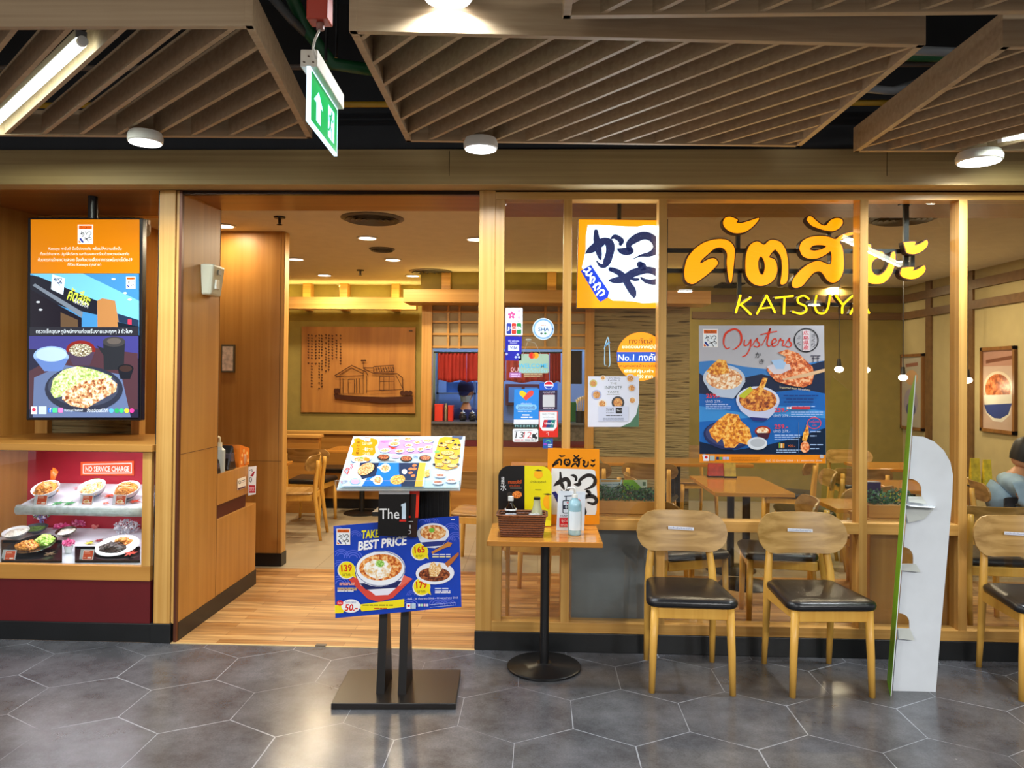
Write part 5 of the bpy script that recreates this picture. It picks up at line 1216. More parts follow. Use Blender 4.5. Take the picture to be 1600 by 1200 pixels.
tag(cs.build('member_number_sign'), 'narrow dark brown sign with a red corner, behind the right edge of the black card', 'sign')
# take away poster
yq = yp-.13
ps = Sheet(lambda u, v: at(u, v, y=yq), (0, -1, 0), gap=.00008, rough=.22)
BL = '#1440b4'
ps.base([(521, 822), (717, 806), (721, 948), (524, 966)], BL, .004); ps.clip = [(521, 822), (717, 806), (721, 948), (524, 966)]
def fans(x, y, r, n=3, lt='#5468d8'):
    for k in range(n): ps.ring(x, y, r*(1-.28*k), r*(1-.28*k)*.86, r*.055, lt, 14, 180, 360)
for x, y, r in ((527, 829, 8), (533, 869, 12), (552, 872, 14), (530, 886, 12), (555, 838, 10), (531, 912, 14), (660, 816, 12), (675, 816, 10), (706, 828, 12), (712, 842, 12), (704, 846, 9), (660, 930, 12), (685, 946, 14), (700, 946, 12), (640, 948, 14), (645, 930, 9)): fans(x, y, r)
mini_logo(ps, 526, 825.5, 547.5, 851)
ps.text('TAKE', 564, 828.5, 27, 13, '#f4e81c', bold=.03, rot=-4, shear=.12); ps.text('BEST PRICE', 558, 846, 76, 14.5, '#f4f4f8', bold=.04, rot=-7, shear=.18)
ps.poly([(545, 905), (598, 884), (645, 904), (614, 934), (592, 940), (575, 935)], '#d8483c'); ps.poly([(598, 884), (645, 904), (626, 916), (600, 904)], '#e86a58')
ps.poly([(556, 897), (633, 893), (626, 912), (614, 923), (607, 929), (587, 930), (580, 924), (564, 914)], '#e8e8f4'); ps.poly([(562, 911), (628, 907), (620, 918), (572, 921)], '#20285c')
ps.ell(594.5, 888, 39, 28, '#f0f2f8', -4); ps.ring(594.5, 888, 38, 27, .5, '#3c4c8c'); ps.ell(595, 886, 33.5, 20.5, food('poster_katsu', '#a84010', '#ec8c34', '#fbd090', 75), -4)
ps.poly([(572, 880), (584, 874), (604, 876), (612, 886), (608, 900), (590, 905), (574, 898), (568, 888)], food('poster_egg', '#e8b870', '#f8f0e0', '#ffffff', 60)); ps.ell(594, 880, 7, 5.6, food('poster_onion', '#3c8c20', '#8cc83c', '#d8f0a0', 260))
for x, y, r, s in ((542.5, 890, 13, '139'), (656.5, 861, 12.5, '165'), (659.5, 916, 13, '179')):
    ps.ell(x-.6, y+.6, r+1, r+1, '#e8e8e8'); ps.ell(x, y, r, r, '#f4e01c'); ps.poly([(x+r*.6, y+r*.7), (x+r*1.1, y+r*1.0), (x+r*.95, y+r*.3)], '#f4e01c'); ps.text(s, x-r*.72, y-r*.6, r*1.3, r*.85, '#d83418', bold=.03, rot=-4); ps.text('บาท', x-r*.5, y+r*.45, r*.9, r*.28, '#5a5010')
ps.ell(677, 833, 25, 16, '#e8ecf6'); ps.poly([(654, 840), (700, 838), (692, 852), (680, 856), (668, 855), (659, 850)], '#d8def0'); ps.poly([(658, 847), (697, 844), (691, 852), (664, 854)], '#28347c'); ps.ell(677, 831.5, 20.5, 11.5, food('poster_noodle', '#b05020', '#e8a050', '#fbe0b0', 90)); ps.ell(675, 828, 4.4, 3.6, '#7cc040')
ps.poly([(674, 862), (690, 853), (700, 846), (707, 848), (704, 853), (694, 856), (676, 865)], '#c8843c')
ps.ell(680, 895, 30, 17.5, '#ececf2', -2); ps.ell(679, 897, 24.5, 11, food('poster_curry', '#3a140c', '#7a3418', '#b86838', 80)); ps.poly([(670, 888), (674, 878), (679, 877), (683, 884), (687, 878), (691, 888), (684, 900), (672, 900)], food('poster_prawn', '#c87830', '#f0c070', '#fff0d0', 220))
ps.poly([(695, 880), (704, 872), (716.5, 862), (717.5, 866), (708, 878), (700, 886)], '#b86830')
for x0, y0, w_, n_, c_ in ((531, 909.5, 24, 2, '#f0a898'), (528, 917.5, 30, 2, '#f4c86c'), (528, 922, 28, 1, '#f4f4f8'), (676, 865, 33, 1, '#e8e8f4'), (676, 868.6, 33, 1, '#f4e8a0'), (680, 918, 24, 1, '#e8e8f4'), (680, 922, 24, 2, '#e8e8f4')): ps.lines(x0, y0, w_, n_, 2.5, c_, 1.6, seed=int(x0))
ps.poly([(524, 944.5), (533, 944), (540, 953), (536, 957), (524, 957.5)], '#f4e01c'); ps.poly([(560, 944), (632, 935), (632, 947.5), (566, 954.5)], '#f4e01c'); ps.lines(567, 944, 58, 1, 2, '#4a4410', 1.6); ps.lines(585, 949, 24, 1, 2, '#c83c1c', 1.3)
ps.ell(549, 946, 15, 10.5, '#f4f4f4'); ps.text('50.-', 539, 943, 20, 11, '#d82820', bold=.03, shear=.15); ps.text('เริ่มต้นเพียง', 540, 937.5, 17, 4.4, '#2c4ca8'); ps.ell(532, 941.5, 5.2, 4.2, '#e02828'); ps.text('พิเศษ', 528.5, 939.8, 7, 3.2, '#f8e0e0')
ps.text('วันนี้ - 30 กันยายน 2564 – 31 พฤษภาคม 2565', 637, 933, 79, 4, '#e8eaf8', rot=-1.5); ps.rect(635.5, 942, 642, 950.5, '#f0f0f4'); ps.ell(639, 945.5, 2, 1.8, '#d8283c'); ps.rect(643.5, 941.6, 650, 950, '#b8d0e4')
for i, c_ in enumerate(('#e8f0ff', '#b8e8c8', '#f0c8e0', '#d0d8f0')): ps.rect(654+i*4.2, 942.6, 657+i*4.2, 946.6, c_)
ps.stroke([(672, 944, .25), (712, 940.5, .25)], '#c8d4f4', 1); ps.stroke([(672, 948, .25), (712, 944.5, .25)], '#c8d4f4', 1); ps.rect(705, 810.5, 711, 812, '#e8e8f4')
tag(ps.build('takeaway_poster'), 'blue take away poster with rice bowls and yellow price bubbles on the menu stand', 'poster')
# brackets that carry poster and cards
bk_ = MB(); xA, xB = at(600, 880, y=yp).x, at(634, 880, y=yp).x
zz_ = at(620, 900, y=yq).z
bk_.box(xA-.02, xB+.02, yq+.005, yp-.03, zz_-.02, zz_+.02); bk_.build('bracket', M_BLACK, t, label='bracket behind the poster')
zz_ = at(620, 800, y=yq).z; B(xA-.02, xB+.02, yp-.195, yp-.03, zz_-.01, zz_+.01).build('bracket', M_BLACK, t, label='bracket behind the card sign')

# ---- white cardboard standee, seen from behind
t = thing('display_standee', 'white cardboard standee seen from behind, with arched cut-outs and a green front edge', 'standee', (1.85, -.5, 0))
card = mat('white_cardboard', '#dadfe6', .7, var=.03)
nb = at(1393, 1088, z=0); nt2 = at(1432, 586, y=nb.y); nt2.y += .0; nt2 = at(1432, 586, y=nb.y+.0)
fx, fy = nb.x+.072, nb.y+.2
DX = Vector((fx-nb.x, fy-nb.y, 0)); lean = Vector((nt2.x-nb.x, 0, nt2.z))
# front board, seen almost edge-on: outer face green, inner face white
pA = [Vector((nb.x, nb.y, 0)), Vector((fx, fy, 0)), Vector((fx, fy, 0))+lean*.93, Vector((nb.x, nb.y, 0))+lean+DX*.05]
nL = DX.cross(Vector((0, 0, 1))).normalized()
if nL.x > 0: nL = -nL
MB().prism(pA, nL*.004).build('front_board', card, t)
MB().prism([p+nL*.0042 for p in pA], nL*.0012).build('green_print', mat('green_print', '#6fae10', .45, var=.12, vs=4), t, label='green printed outer face')
yS = at(1462, 1081, z=0).y
fp = lambda u, v: at(u, v, y=yS)
ol = [(1395, 1083.5), (1462, 1083.5), (1470, 985), (1481, 860), (1488, 775), (1489, 742), (1485, 722), (1475, 704), (1460, 690), (1443, 682.5), (1426, 681)]
xl = lambda y: 1426+(y-681)*(1395-1426)/(1083-681)
ol = [(xl(1083), 1083)]+ol[1:]
hol = []
for (x0, x1, yb2, yt2) in ((1419, 1440, 776, 748), (1410, 1427, 881, 855), (1406, 1421, 982, 958)):
    xe = xl(yt2)
    ol += [(xe, yt2)]+[(x1-(x1-xe)*(1-math.cos(math.radians(a))), yb2-(yb2-yt2)*(.4+.6*math.sin(math.radians(a)))) for a in (75, 55, 35, 15, 0)]+[(x1, yb2), (xl(yb2), yb2)]
mb = MB(); mb.prism([fp(*p) for p in ol], (0, .004, 0))
zmin = min(v[2] for v in mb.v)
mb.build('rear_strut', card, t)
fl = mat('cardboard_flap', '#b9bcb8', .7)
for (x0, x1, yb2, yt2), (dx, dy) in zip(((1419, 1444, 776, 748), (1407, 1434, 881, 855), (1403, 1425, 982, 958)), ((0, 10), (2, 11), (0, 16))):
    q = [fp(x0, yb2), fp(x1-3, yb2), fp(x1, yb2+dy), fp(x0-3, yb2+dy-3)]
    for k in (2, 3): q[k].y -= .028
    MB().prism(q, (0, .002, 0)).build('cut_flap', fl, t)
q = [fp(1416, 789), fp(1461, 792), fp(1448, 806), fp(1434, 814), fp(1412, 815)]
c_ = MB(); P1, P2 = fp(1412, 788), fp(1462, 792)
c_.prism([P1, P2, P2+Vector((-.03, -.05, 0)), P1+Vector((.0, -.07, 0))], (0, 0, .003)); c_.build('card_shelf', card, t, label='small shelf under the top cut-out')
M2 = MB(); M2.prism([P1+Vector((0, -.001, 0)), P2+Vector((0, -.001, 0)), P2+Vector((-.07, -.02, -.06)), P1+Vector((.0, -.045, -.085))], (0, -.002, 0)); M2.build('shelf_skirt', fl, t)
# ------------------------------------------------------------------ window signs and stickers
GY = .0440      # outer side of the glass
def stick(y=GY-.0006, **k): return plane_sheet(y, gap=.00006, **k)
# --- hanging square lightbox with the house mark (inside, behind the glass)
YL = .16
t = thing('lightbox_sign', 'square orange and white lit sign with dark blue brush characters behind the glass', 'lit sign', at(970, 342, y=YL))
c = [at(904, 342, y=YL), at(1040.5, 343.5, y=YL), at(1038.5, 482, y=YL), at(901, 481.5, y=YL)]
MB().prism([c[3], c[2], c[1], c[0]], (0, .07, 0)).build('box', mat('brown_box_side', '#3a2410', .4), t, bevel=.002)
pp = at(967.5, 342, y=YL+.035); MB().cyl((pp.x, YL+.035, pp.z-.01), (pp.x, YL+.035, CZ), .012).build('pole', M_BLACK, t, 'auto')
MB().cyl((pp.x, YL+.035, HZ-.02), (pp.x, YL+.035, HZ-.01), .03).build('ceiling_plate', M_BLACK, t)
E1 = 1.55
ls = plane_sheet(YL-.0006, em=1.0, gap=.00008)
X_ = lambda x: 895+x/7.5; Y_ = lambda y: 330+y/7.5
ls.poly([(904.5, 343), (1040, 344.5), (1038, 481.5), (901.5, 481)], '#ff9c08', em=1.05)
wp = [(175, 160), (300, 158), (460, 170), (620, 178), (760, 180), (880, 160), (985, 172), (1060, 185), (1050, 500), (1055, 900), (1040, 1080), (960, 1072), (820, 1080), (740, 1062), (600, 1050), (470, 1048), (430, 1020), (330, 960), (200, 800), (105, 660), (130, 560), (150, 460), (152, 300)]
ls.poly([(X_(x), Y_(y)) for x, y in wp], '#dff0ff', em=1.5)
NB = mat('sign_navy', '#0c2060', .3, em=.5)
def bx(st): ls.stroke([(X_(x), Y_(y), w/7.5*1.2) for x, y, w in st], NB, 5)
for st in ([(272, 235, 20), (275, 290, 27), (283, 350, 34), (295, 430, 34), (312, 510, 26), (322, 560, 12)], [(150, 494, 6), (200, 460, 30), (255, 425, 40), (320, 375, 42), (372, 350, 34), (425, 375, 44), (440, 440, 42), (425, 520, 38), (400, 590, 38), (365, 640, 24), (320, 635, 16), (280, 585, 6)],
           [(455, 318, 10), (490, 300, 24), (535, 318, 26), (568, 350, 28), (560, 385, 18)], [(525, 445, 8), (570, 465, 30), (630, 470, 38), (680, 465, 30), (655, 420, 26), (665, 375, 32), (730, 325, 40), (810, 290, 40), (890, 295, 38), (955, 340, 38), (985, 410, 38), (960, 470, 34), (895, 505, 24), (800, 520, 12), (740, 545, 5), (700, 558, 3)],
           [(425, 810, 8), (470, 812, 24), (560, 800, 36), (640, 770, 40), (700, 730, 40), (790, 700, 38), (880, 690, 34), (960, 710, 34), (1010, 760, 32), (990, 820, 30), (920, 830, 26), (850, 815, 20), (800, 780, 10)], [(440, 680, 22), (500, 700, 26), (560, 735, 30), (610, 790, 34), (650, 860, 36), (695, 930, 38), (715, 990, 24), (708, 1015, 6)],
           [(785, 625, 32), (820, 650, 36), (830, 690, 26)], [(680, 790, 8), (720, 800, 16), (770, 800, 12)]): bx(st)
BB = mat('sign_blue', '#0838d0', .3, em=.85)
ls.poly([(X_(x), Y_(y)) for x, y in ((92, 700), (212, 628), (425, 945), (410, 1012), (325, 1062), (290, 1030))], BB)
wt = mat('sign_white', '#f4faff', .3, em=1.4)
for st in ([(130, 700, 9), (160, 715, 10)], [(185, 665, 8), (205, 680, 10), (165, 715, 10), (160, 745, 10), (200, 750, 12), (222, 725, 9)], [(210, 770, 10), (205, 840, 12)], [(205, 820, 8), (235, 770, 10), (255, 790, 10), (240, 830, 9)], [(240, 890, 9), (300, 850, 12), (318, 880, 10), (290, 915, 9)], [(262, 860, 9), (258, 925, 9)], [(300, 840, 7), (322, 845, 7)], [(280, 980, 9), (330, 925, 10), (362, 935, 12), (360, 970, 11), (320, 990, 8)]):
    ls.stroke([(X_(x), Y_(y), w/7.5) for x, y, w in st], wt, 4)
ls.build('printed_face', t)
area('lightbox_glow', at(973, 412, y=YL-.03), .45, 5, (.85, .93, 1.0), aim=(0, -1, 0), sy=.45)

# --- glowing Thai letters and KATSUYA
YS_ = .20; OR = mat('letter_orange', '#ff9a00', .4, em=1.15); ORB = mat('letter_brown_side', '#3a1606', .5); YE = mat('letter_yellow', '#ffd800', .4, em=1.1)
U = lambda x: 1060+x/7.06; V = lambda y: 330+y/7.06
U2 = lambda x: 1220+x/6.667; V2 = lambda y: 330+y/6.667
def letter(label, polys, strokes=(), cat='glowing letter', face=OR, depth=.055, grow=1.8, group='glowing Thai letters'):
    polys = [pl if isinstance(pl[0][0], (tuple, list)) else [pl] for pl in polys]
    p_ = polys[0][0][0] if polys else strokes[0][0]; ctr = at(p_[0], p_[1], y=YS_)
    t = thing('glowing_letter', label, cat, (ctr.x, YS_, ctr.z))
    side = MB(); fc = MB()
    def ring_out(st, g): return [(x, y, w+g) for x, y, w in st]
    for st in strokes:
        for mbx, g, y0, dd in ((side, grow, YS_+.004, depth), (fc, 0, YS_, .004)):
            Lf, Rg, P = stroke_outline(ring_out(st, g)); n = len(Lf)
            for i in range(n-1):
                q = [at(*Lf[i], y=y0), at(*Lf[i+1], y=y0), at(*Rg[i+1], y=y0), at(*Rg[i], y=y0)]
                mbx.prism(q, (0, dd, 0))
            for (x, y, w) in (P[0], P[-1]):
                q = [at(x+w*math.cos(k*math.pi/7), y+w*math.sin(k*math.pi/7), y=y0) for k in range(14)]; mbx.prism(q, (0, dd, 0))
    for pl in polys:
        hs = pl[1:]; o_ = pl[0]
        def grown(o, g):
            n = len(o); A = sum(o[i][0]*o[(i+1) % n][1]-o[(i+1) % n][0]*o[i][1] for i in range(n)); s_ = 1 if A > 0 else -1; r = []
            for i in range(n):
                a, b, c_ = o[i-1], o[i], o[(i+1) % n]
                n1 = (b[1]-a[1], a[0]-b[0]); n2 = (c_[1]-b[1], b[0]-c_[0]); l1 = math.hypot(*n1) or 1; l2 = math.hypot(*n2) or 1
                nx, ny = n1[0]/l1+n2[0]/l2, n1[1]/l1+n2[1]/l2; l = math.hypot(nx, ny) or 1; r.append((b[0]+nx/l*g*s_, b[1]+ny/l*g*s_))
            return r
        fc.prism([at(*p, y=YS_) for p in o_], (0, .004, 0), [[at(*p, y=YS_) for p in h] for h in hs])
        side.prism([at(*p, y=YS_+.004) for p in grown(o_, grow)], (0, depth, 0), [[at(*p, y=YS_+.004) for p in grown(h, -grow)] for h in hs])
    side.build('letter_side', ORB, t); fc.build('letter_face', face, t)
    return t
def cl(pts, f, g, n=4):
    q = [(f(x), g(y)) for x, y in pts]; q = q+[q[0]]; s_ = smooth_path([(a, b) for a, b in q], n); return s_[:-1]
letter('glowing orange curved mark above the first letter of the Thai sign', [cl([(495, 110), (520, 72), (570, 62), (620, 78), (655, 98), (640, 124), (700, 130), (790, 104), (890, 76), (840, 150), (760, 215), (680, 240), (600, 235), (530, 195), (498, 150)], U, V)])
letter('first large glowing orange Thai letter, leftmost of the sign', [cl([(65, 680), (75, 600), (110, 500), (200, 400), (310, 335), (440, 308), (540, 320), (600, 370), (622, 440), (610, 600), (598, 700), (588, 775), (565, 778), (548, 700), (535, 570), (540, 480), (520, 430), (470, 398), (400, 412), (330, 470), (250, 545), (250, 575), (330, 530), (395, 520), (430, 550), (430, 590), (340, 680), (250, 750), (170, 800), (110, 790), (75, 750)], U, V, 3)])
letter('second glowing orange Thai letter, looped, under no mark', [[cl([(740, 620), (745, 500), (775, 400), (820, 350), (880, 335), (945, 370), (1000, 325), (1060, 318), (1130, 345), (1180, 420), (1205, 520), (1212, 640), (1205, 750), (1180, 798), (1128, 800), (1140, 700), (1145, 600), (1130, 500), (1090, 440), (1060, 425), (1000, 505), (1060, 530), (1088, 600), (1085, 690), (1040, 770), (960, 815), (880, 820), (800, 780), (750, 700)], U, V, 3), cl([(880, 560), (895, 510), (920, 500), (950, 560), (955, 630), (935, 695), (905, 690), (885, 640)], U, V, 3)]])
letter('glowing orange wavy mark above the third letter of the Thai sign', [cl([(272, 90), (290, 55), (325, 60), (370, 100), (430, 145), (475, 145), (520, 95), (580, 72), (635, 85), (645, 125), (610, 175), (550, 205), (480, 200), (400, 180), (320, 145)], U2, V2)])
letter('third glowing orange Thai letter with a tail at its top right, left of the mullion', [[cl([(195, 390), (215, 325), (290, 275), (400, 258), (500, 268), (570, 292), (620, 255), (700, 225), (780, 215), (770, 240), (690, 262), (615, 315), (640, 370), (655, 470), (655, 600), (625, 690), (570, 740), (510, 735), (465, 690), (440, 650), (400, 625), (340, 645), (290, 700), (220, 780), (150, 798), (118, 770), (130, 710), (200, 620), (300, 545), (400, 518), (520, 555), (525, 420), (470, 450), (400, 485), (310, 495), (230, 465)], U2, V2, 3), cl([(300, 400), (330, 362), (400, 350), (475, 362), (430, 395), (350, 412)], U2, V2, 3)]])
letter('fourth glowing orange Thai letter, half hidden by the mullion', [cl([(820, 400), (860, 350), (935, 345), (950, 400), (1060, 425), (1070, 465), (1000, 490), (955, 530), (945, 600), (975, 655), (1030, 665), (1090, 620), (1130, 540), (1155, 440), (1190, 430), (1190, 540), (1150, 660), (1080, 740), (990, 758), (900, 735), (850, 650), (850, 540), (880, 480), (830, 440)], U2, V2, 3)])
letter('upper of the two small glowing strokes ending the Thai sign', [cl([(1280, 325), (1400, 318), (1395, 355), (1460, 335), (1520, 300), (1530, 350), (1480, 410), (1400, 445), (1320, 435), (1300, 390)], U2, V2, 3)])
letter('lower of the two small glowing strokes ending the Thai sign', [cl([(1265, 590), (1385, 582), (1375, 620), (1440, 600), (1495, 565), (1505, 620), (1450, 680), (1370, 708), (1280, 690), (1245, 650)], U2, V2, 3)])
KA = [('K', 'leftmost glowing yellow letter, a K', [[(1157, 462, 1.7), (1150, 488, 1.7)], [(1173, 465, 1.5), (1155, 477, 1.5)], [(1158, 476, 1.5), (1173, 491, 1.7)]]),
      ('A', 'glowing yellow letter A after the K', [[(1183, 490, 1.5), (1198, 462, 1.6)], [(1198, 462, 1.6), (1211, 488, 1.5)], [(1190, 482, 1.2), (1205, 480, 1.2)]]),
      ('T', 'glowing yellow letter T under the looped letter', [[(1212, 465.5, 1.5), (1239, 462.5, 1.5)], [(1226, 464, 1.6), (1225, 490, 1.7)]]),
      ('S', 'glowing yellow letter S in the middle of the Latin name', [[(1264, 467, 1.4), (1256, 462, 1.5), (1247, 466, 1.5), (1248, 473, 1.5), (1258, 478, 1.5), (1260, 485, 1.6), (1252, 490, 1.6), (1239, 487, 1.5)]]),
      ('U', 'glowing yellow letter U after the S', [[(1276, 462, 1.5), (1273.5, 478, 1.6), (1278, 488, 1.7), (1288, 489, 1.7), (1294, 480, 1.6), (1297, 462, 1.5)]]),
      ('Y', 'glowing yellow letter Y just before the mullion', [[(1306, 462, 1.5), (1317, 476, 1.6)], [(1334, 461, 1.5), (1318, 476, 1.6), (1316, 489, 1.6)]]),
      ('A', 'last glowing yellow letter, an A mostly behind the mullion', [[(1329, 490, 1.5), (1344, 462, 1.6)], [(1344, 462, 1.6), (1358, 489, 1.5)], [(1335, 481, 1.2), (1352, 481, 1.2)]])]
for k, lb, st in KA: letter(lb, [], st, face=YE, depth=.04, grow=.8)
fr = thing('sign_frame', 'black metal frame carrying the glowing letters', 'sign frame', at(1250, 392, y=YS_+.075))
yb3 = YS_+.075
def bar(px0, py0, px1, py1, w=.013):
    a, b = at(px0, py0, y=yb3), at(px1, py1, y=yb3); m = MB()
    if abs(px1-px0) > abs(py1-py0): m.box(a.x, b.x, yb3-.01, yb3+.012, a.z-w, a.z+w)
    else: m.box(a.x-w, a.x+w, yb3-.01, yb3+.012, b.z, a.z)
    m.build('bar', M_BLACK, fr)
bar(1042, 391.5, 1430, 391.5); bar(1042, 423, 1430, 423); bar(1165, 475, 1345, 475, .011); bar(1153, 360, 1153, 392, .012); bar(1155, 423, 1155, 465, .012); bar(1415.5, 318, 1415.5, 425, .014); bar(1425, 398, 1425, 423, .012); bar(1295, 355, 1295, 375, .012); bar(1042, 343, 1042, 482, .005)
a = at(1415.5, 318, y=yb3); B(a.x-.016, a.x+.016, yb3-.012, yb3+.012, a.z-.02, HZ-.012).build('hanger', M_BLACK, fr); B(a.x-.035, a.x+.035, yb3-.03, yb3+.03, HZ-.018, HZ-.0105).build('ceiling_plate', M_BLACK, fr)
area('letters_glow', at(1250, 400, y=YS_-.04), 1.1, 3.0, (1.0, .55, .1), aim=(0, -1, 0), sy=.3)

# --- stickers on the first pane
def sticker(name, label, cat='sticker'): 
    s = stick(); s.done = lambda: tag(s.build(name), label, cat); return s
s = sticker('window_sticker', 'white JCB welcome sticker with pink blossoms, topmost on the first pane')
s.base(rr(789.5, 481, 816.5, 524, 1.5), '#e8eaf0', .0008)
for a in range(5): s.ell(799.5+3.6*math.cos(a*1.257-1.57), 492.5+3.6*math.sin(a*1.257-1.57), 2.6, 2.0, '#e8508c', math.degrees(a*1.257-1.57), 10)
for x, y in ((811, 486), (811, 496)): s.ell(x, y, 2.2, 2.2, '#f4a8c4', n=8)
s.text('WELCOME', 794, 501, 17, 1.8, '#404a60')
for x, c_ in ((791.5, '#2a3c98'), (799.5, '#c83828'), (807.5, '#1e8a48')): s.rrect(x, 505, x+7, 522, 1.6, c_)
s.text('JCB', 792, 510, 22.5, 7, '#f4f6fa', bold=.03); s.done()
s = sticker('window_sticker', 'deep blue VISA sticker under the JCB one')
s.base([(789.5, 525.5), (815.5, 526), (814.5, 563.5), (789, 563)], '#1c20a4', .0008); s.text('We welcome', 794, 531, 17, 3, '#f0f0fa'); s.text('คุณเสมอ', 797, 535, 11, 2.4, '#f0f0fa'); s.rect(794, 539, 811, 548, '#dfe4f4'); s.text('VISA', 796.5, 541.2, 12, 4.6, '#1c208c', bold=.02, shear=.15)
for x, y in ((809, 554), (811, 558), (791.5, 553), (806, 558)): s.poly([(x, y-2.2), (x+2.4, y), (x, y+2.2), (x-2.4, y)], '#b8c4f0')
s.done()
s = sticker('round_sticker', 'round pale blue SHA sticker on the first pane')
s.base([(849+17*math.cos(a*.2094), 514+17*math.sin(a*.2094)) for a in range(30)], '#d8e6f4', .0008); s.ring(849, 514, 14.6, 14.6, 1.2, '#7aa8dc'); s.text('SHA', 841, 511.5, 17, 6, '#24548c', bold=.01); s.lines(845, 508, 8, 1, 1, '#d8a078', .9); s.ell(846, 521, 2, 1.6, '#4c5c5c', n=10); s.ell(852, 521, 2, 1.6, '#3c8c4c', n=10); s.done()
s = sticker('window_sticker', 'pale green card with red and yellow circles and WELCOME in blue')
s.base(rr(811, 553, 857.5, 583, 3)[:-1], '#9fb8a0', .0008); s.ell(831, 555.5, 4.8, 4.8, '#d8281c'); s.ell(837, 555.5, 4.8, 4.8, '#f0a020'); s.ell(834, 555.5, 2, 4, '#e86418'); s.text('WELCOME', 810, 568, 46, 7, '#4cb4dc', bold=.02); s.text('ยินดีต้อนรับ', 810, 575, 44, 7, '#8cc8dc'); s.done()
s = sticker('window_lettering', 'pink and white lettering strip below the welcome card')
s.text('0U', 798, 574, 12, 7, '#e8b8c0'); s.rect(796, 582, 814.5, 590, '#b070b0'); s.lines(799, 584, 13, 2, 3, '#e8c8e8', 1.6); s.rect(818, 583, 848, 589, '#8c5a48'); s.lines(819, 584, 28, 2, 3, '#c8b080', 1.4); s.done()
s = sticker('payment_poster', 'light blue sticker with red and yellow heart, above the 1312 sign')
s.base([(803.5, 608.5), (842, 607), (841.5, 660), (802.5, 660)], '#2a88dc', .0008)
s.poly([(822, 626), (811.5, 616), (812, 611.5), (816, 609.8), (821, 613), (826, 619)], '#f4c81c'); s.poly([(822, 626), (817.5, 621.5), (826, 611.5), (831, 609.5), (834, 612), (833, 617)], '#e84a3c')
s.text('พร้อมรับชำระ', 814, 629, 17, 2.6, '#e8f4ff'); s.rrect(806, 632, 838.5, 640.5, 3.8, '#8cc8f4'); s.text('โครงการคนละครึ่ง', 809, 633.5, 27, 5.4, '#1c4c9c', bold=.02); s.lines(809, 642, 26, 1, 2, '#d8ecff', 1.4); s.lines(816, 647.5, 13, 1, 2, '#ffffff', 1.8); s.lines(814, 651, 18, 1, 2, '#ffffff', 1.8)
s.rect(802.8, 655.5, 841.5, 660.5, '#e8eaf0'); s.done()
s = sticker('white_strip_sticker', 'white strip with grey letters and a red dot under the blue heart sticker')
s.base([(802.5, 660), (841.5, 660), (841.5, 663), (802.5, 663)], '#e0e2e8', .0006); s.rect(803, 663.5, 841, 668, '#1c3c40'); s.text('M E E M 2 7', 805, 664.2, 34, 3, '#a8dcdc'); s.done()
s = sticker('hotline_sign', 'white rounded sign reading 1312 at the bottom of the first pane')
s.base(rr(801, 670, 841, 690.5, 2.5), '#eceef0', .001); s.text('13', 805, 674.5, 12.5, 10, '#20242c', bold=-.005, shear=.15); s.text('12', 817.5, 674.5, 12.5, 10, '#d82c38', bold=-.005, shear=.15); s.ell(834, 681, 3, 3.4, '#20242c', n=10); s.ell(837.5, 684, 2.6, 2, '#20242c', n=10); s.stroke([(831, 685, .7), (839, 677, .7)], '#20242c', 1); s.lines(804, 686.6, 14, 1, 2, '#c83c48', 1.4); s.lines(820, 686.6, 18, 1, 2, '#30343c', 1.4); s.stroke([(804, 674, .3), (812, 672.4, .3), (832, 672.6, .3)], '#707880', 1); s.done()
s = sticker('window_sticker', 'dark blue sticker with red white and blue ball, right of the heart sticker')
s.base([(843, 598.5), (871.5, 598.5), (871, 609.5), (843, 609.5)], '#1c5cc8', .0008)
s.ell(857.5, 601.5, 7.4, 6.4, '#e8eef8'); s.ell(857.5, 601.8, 6.6, 5.6, '#d82030', a0=190, a1=350); s.ell(857.5, 601.5, 6.6, 5.6, '#1c3cb0', a0=20, a1=160); s.done()
s = sticker('payment_notice', 'dark purple notice with a pale square, between the ball sticker and the union card sticker')
s.base([(842.5, 609.5), (871, 609.5), (870.5, 640.5), (842, 640.5)], '#2c1c3c', .0008); s.text('สแกนจ่ายได้', 848, 611, 19, 3, '#e0d8ec'); s.text('โปรโมชั่น', 850, 614.5, 15, 2, '#d88c98'); s.rect(848, 617, 867, 636, '#c8c8cc'); s.lines(849, 637.8, 17, 1, 1, '#c8b8c8', 1.2); s.done()
s = sticker('window_sticker', 'red and white welcome sticker with red, blue and green card mark')
s.base(rr(842, 642, 872, 683, 1.5), '#d8281c', .0008); s.poly([(843.5, 643.5), (870.5, 643.5), (870, 667), (865, 673), (848, 673), (843.5, 667)], '#e8ecee'); s.text('WELCOME', 847, 646, 20, 3, '#8c9498'); s.text('ยินดีต้อนรับ', 848, 650.5, 18, 2.6, '#a0a4a8')
s.poly([(850, 656), (856, 656), (853, 668), (847, 668)], '#c81c30'); s.poly([(856, 656), (862, 656), (859, 668), (853, 668)], '#1c3c7c'); s.poly([(862, 656), (868, 656), (865, 668), (859, 668)], '#14807c'); s.text('UnionPay', 850.5, 659.5, 15, 5, '#f0f4f4', bold=.02, shear=.1); s.stroke([(854, 677, .5), (857, 675.5, .5), (857, 680, .5)], '#f8d8d8', 1); s.done()
s = sticker('window_sticker', 'small blue sticker with a leaf mark at the foot of the first pane')
s.base([(848.5, 685.5), (864, 685.5), (863.5, 700.5), (848, 700.5)], '#1c58a4', .0008); s.ell(852, 694, 2.8, 2, '#8c48c0', n=10); s.stroke([(853, 690, .8), (857, 688, .9), (860, 691, .8)], '#50b890', 4); s.lines(856, 694, 7, 2, 2.6, '#c0d8f0', 1.2); s.done()
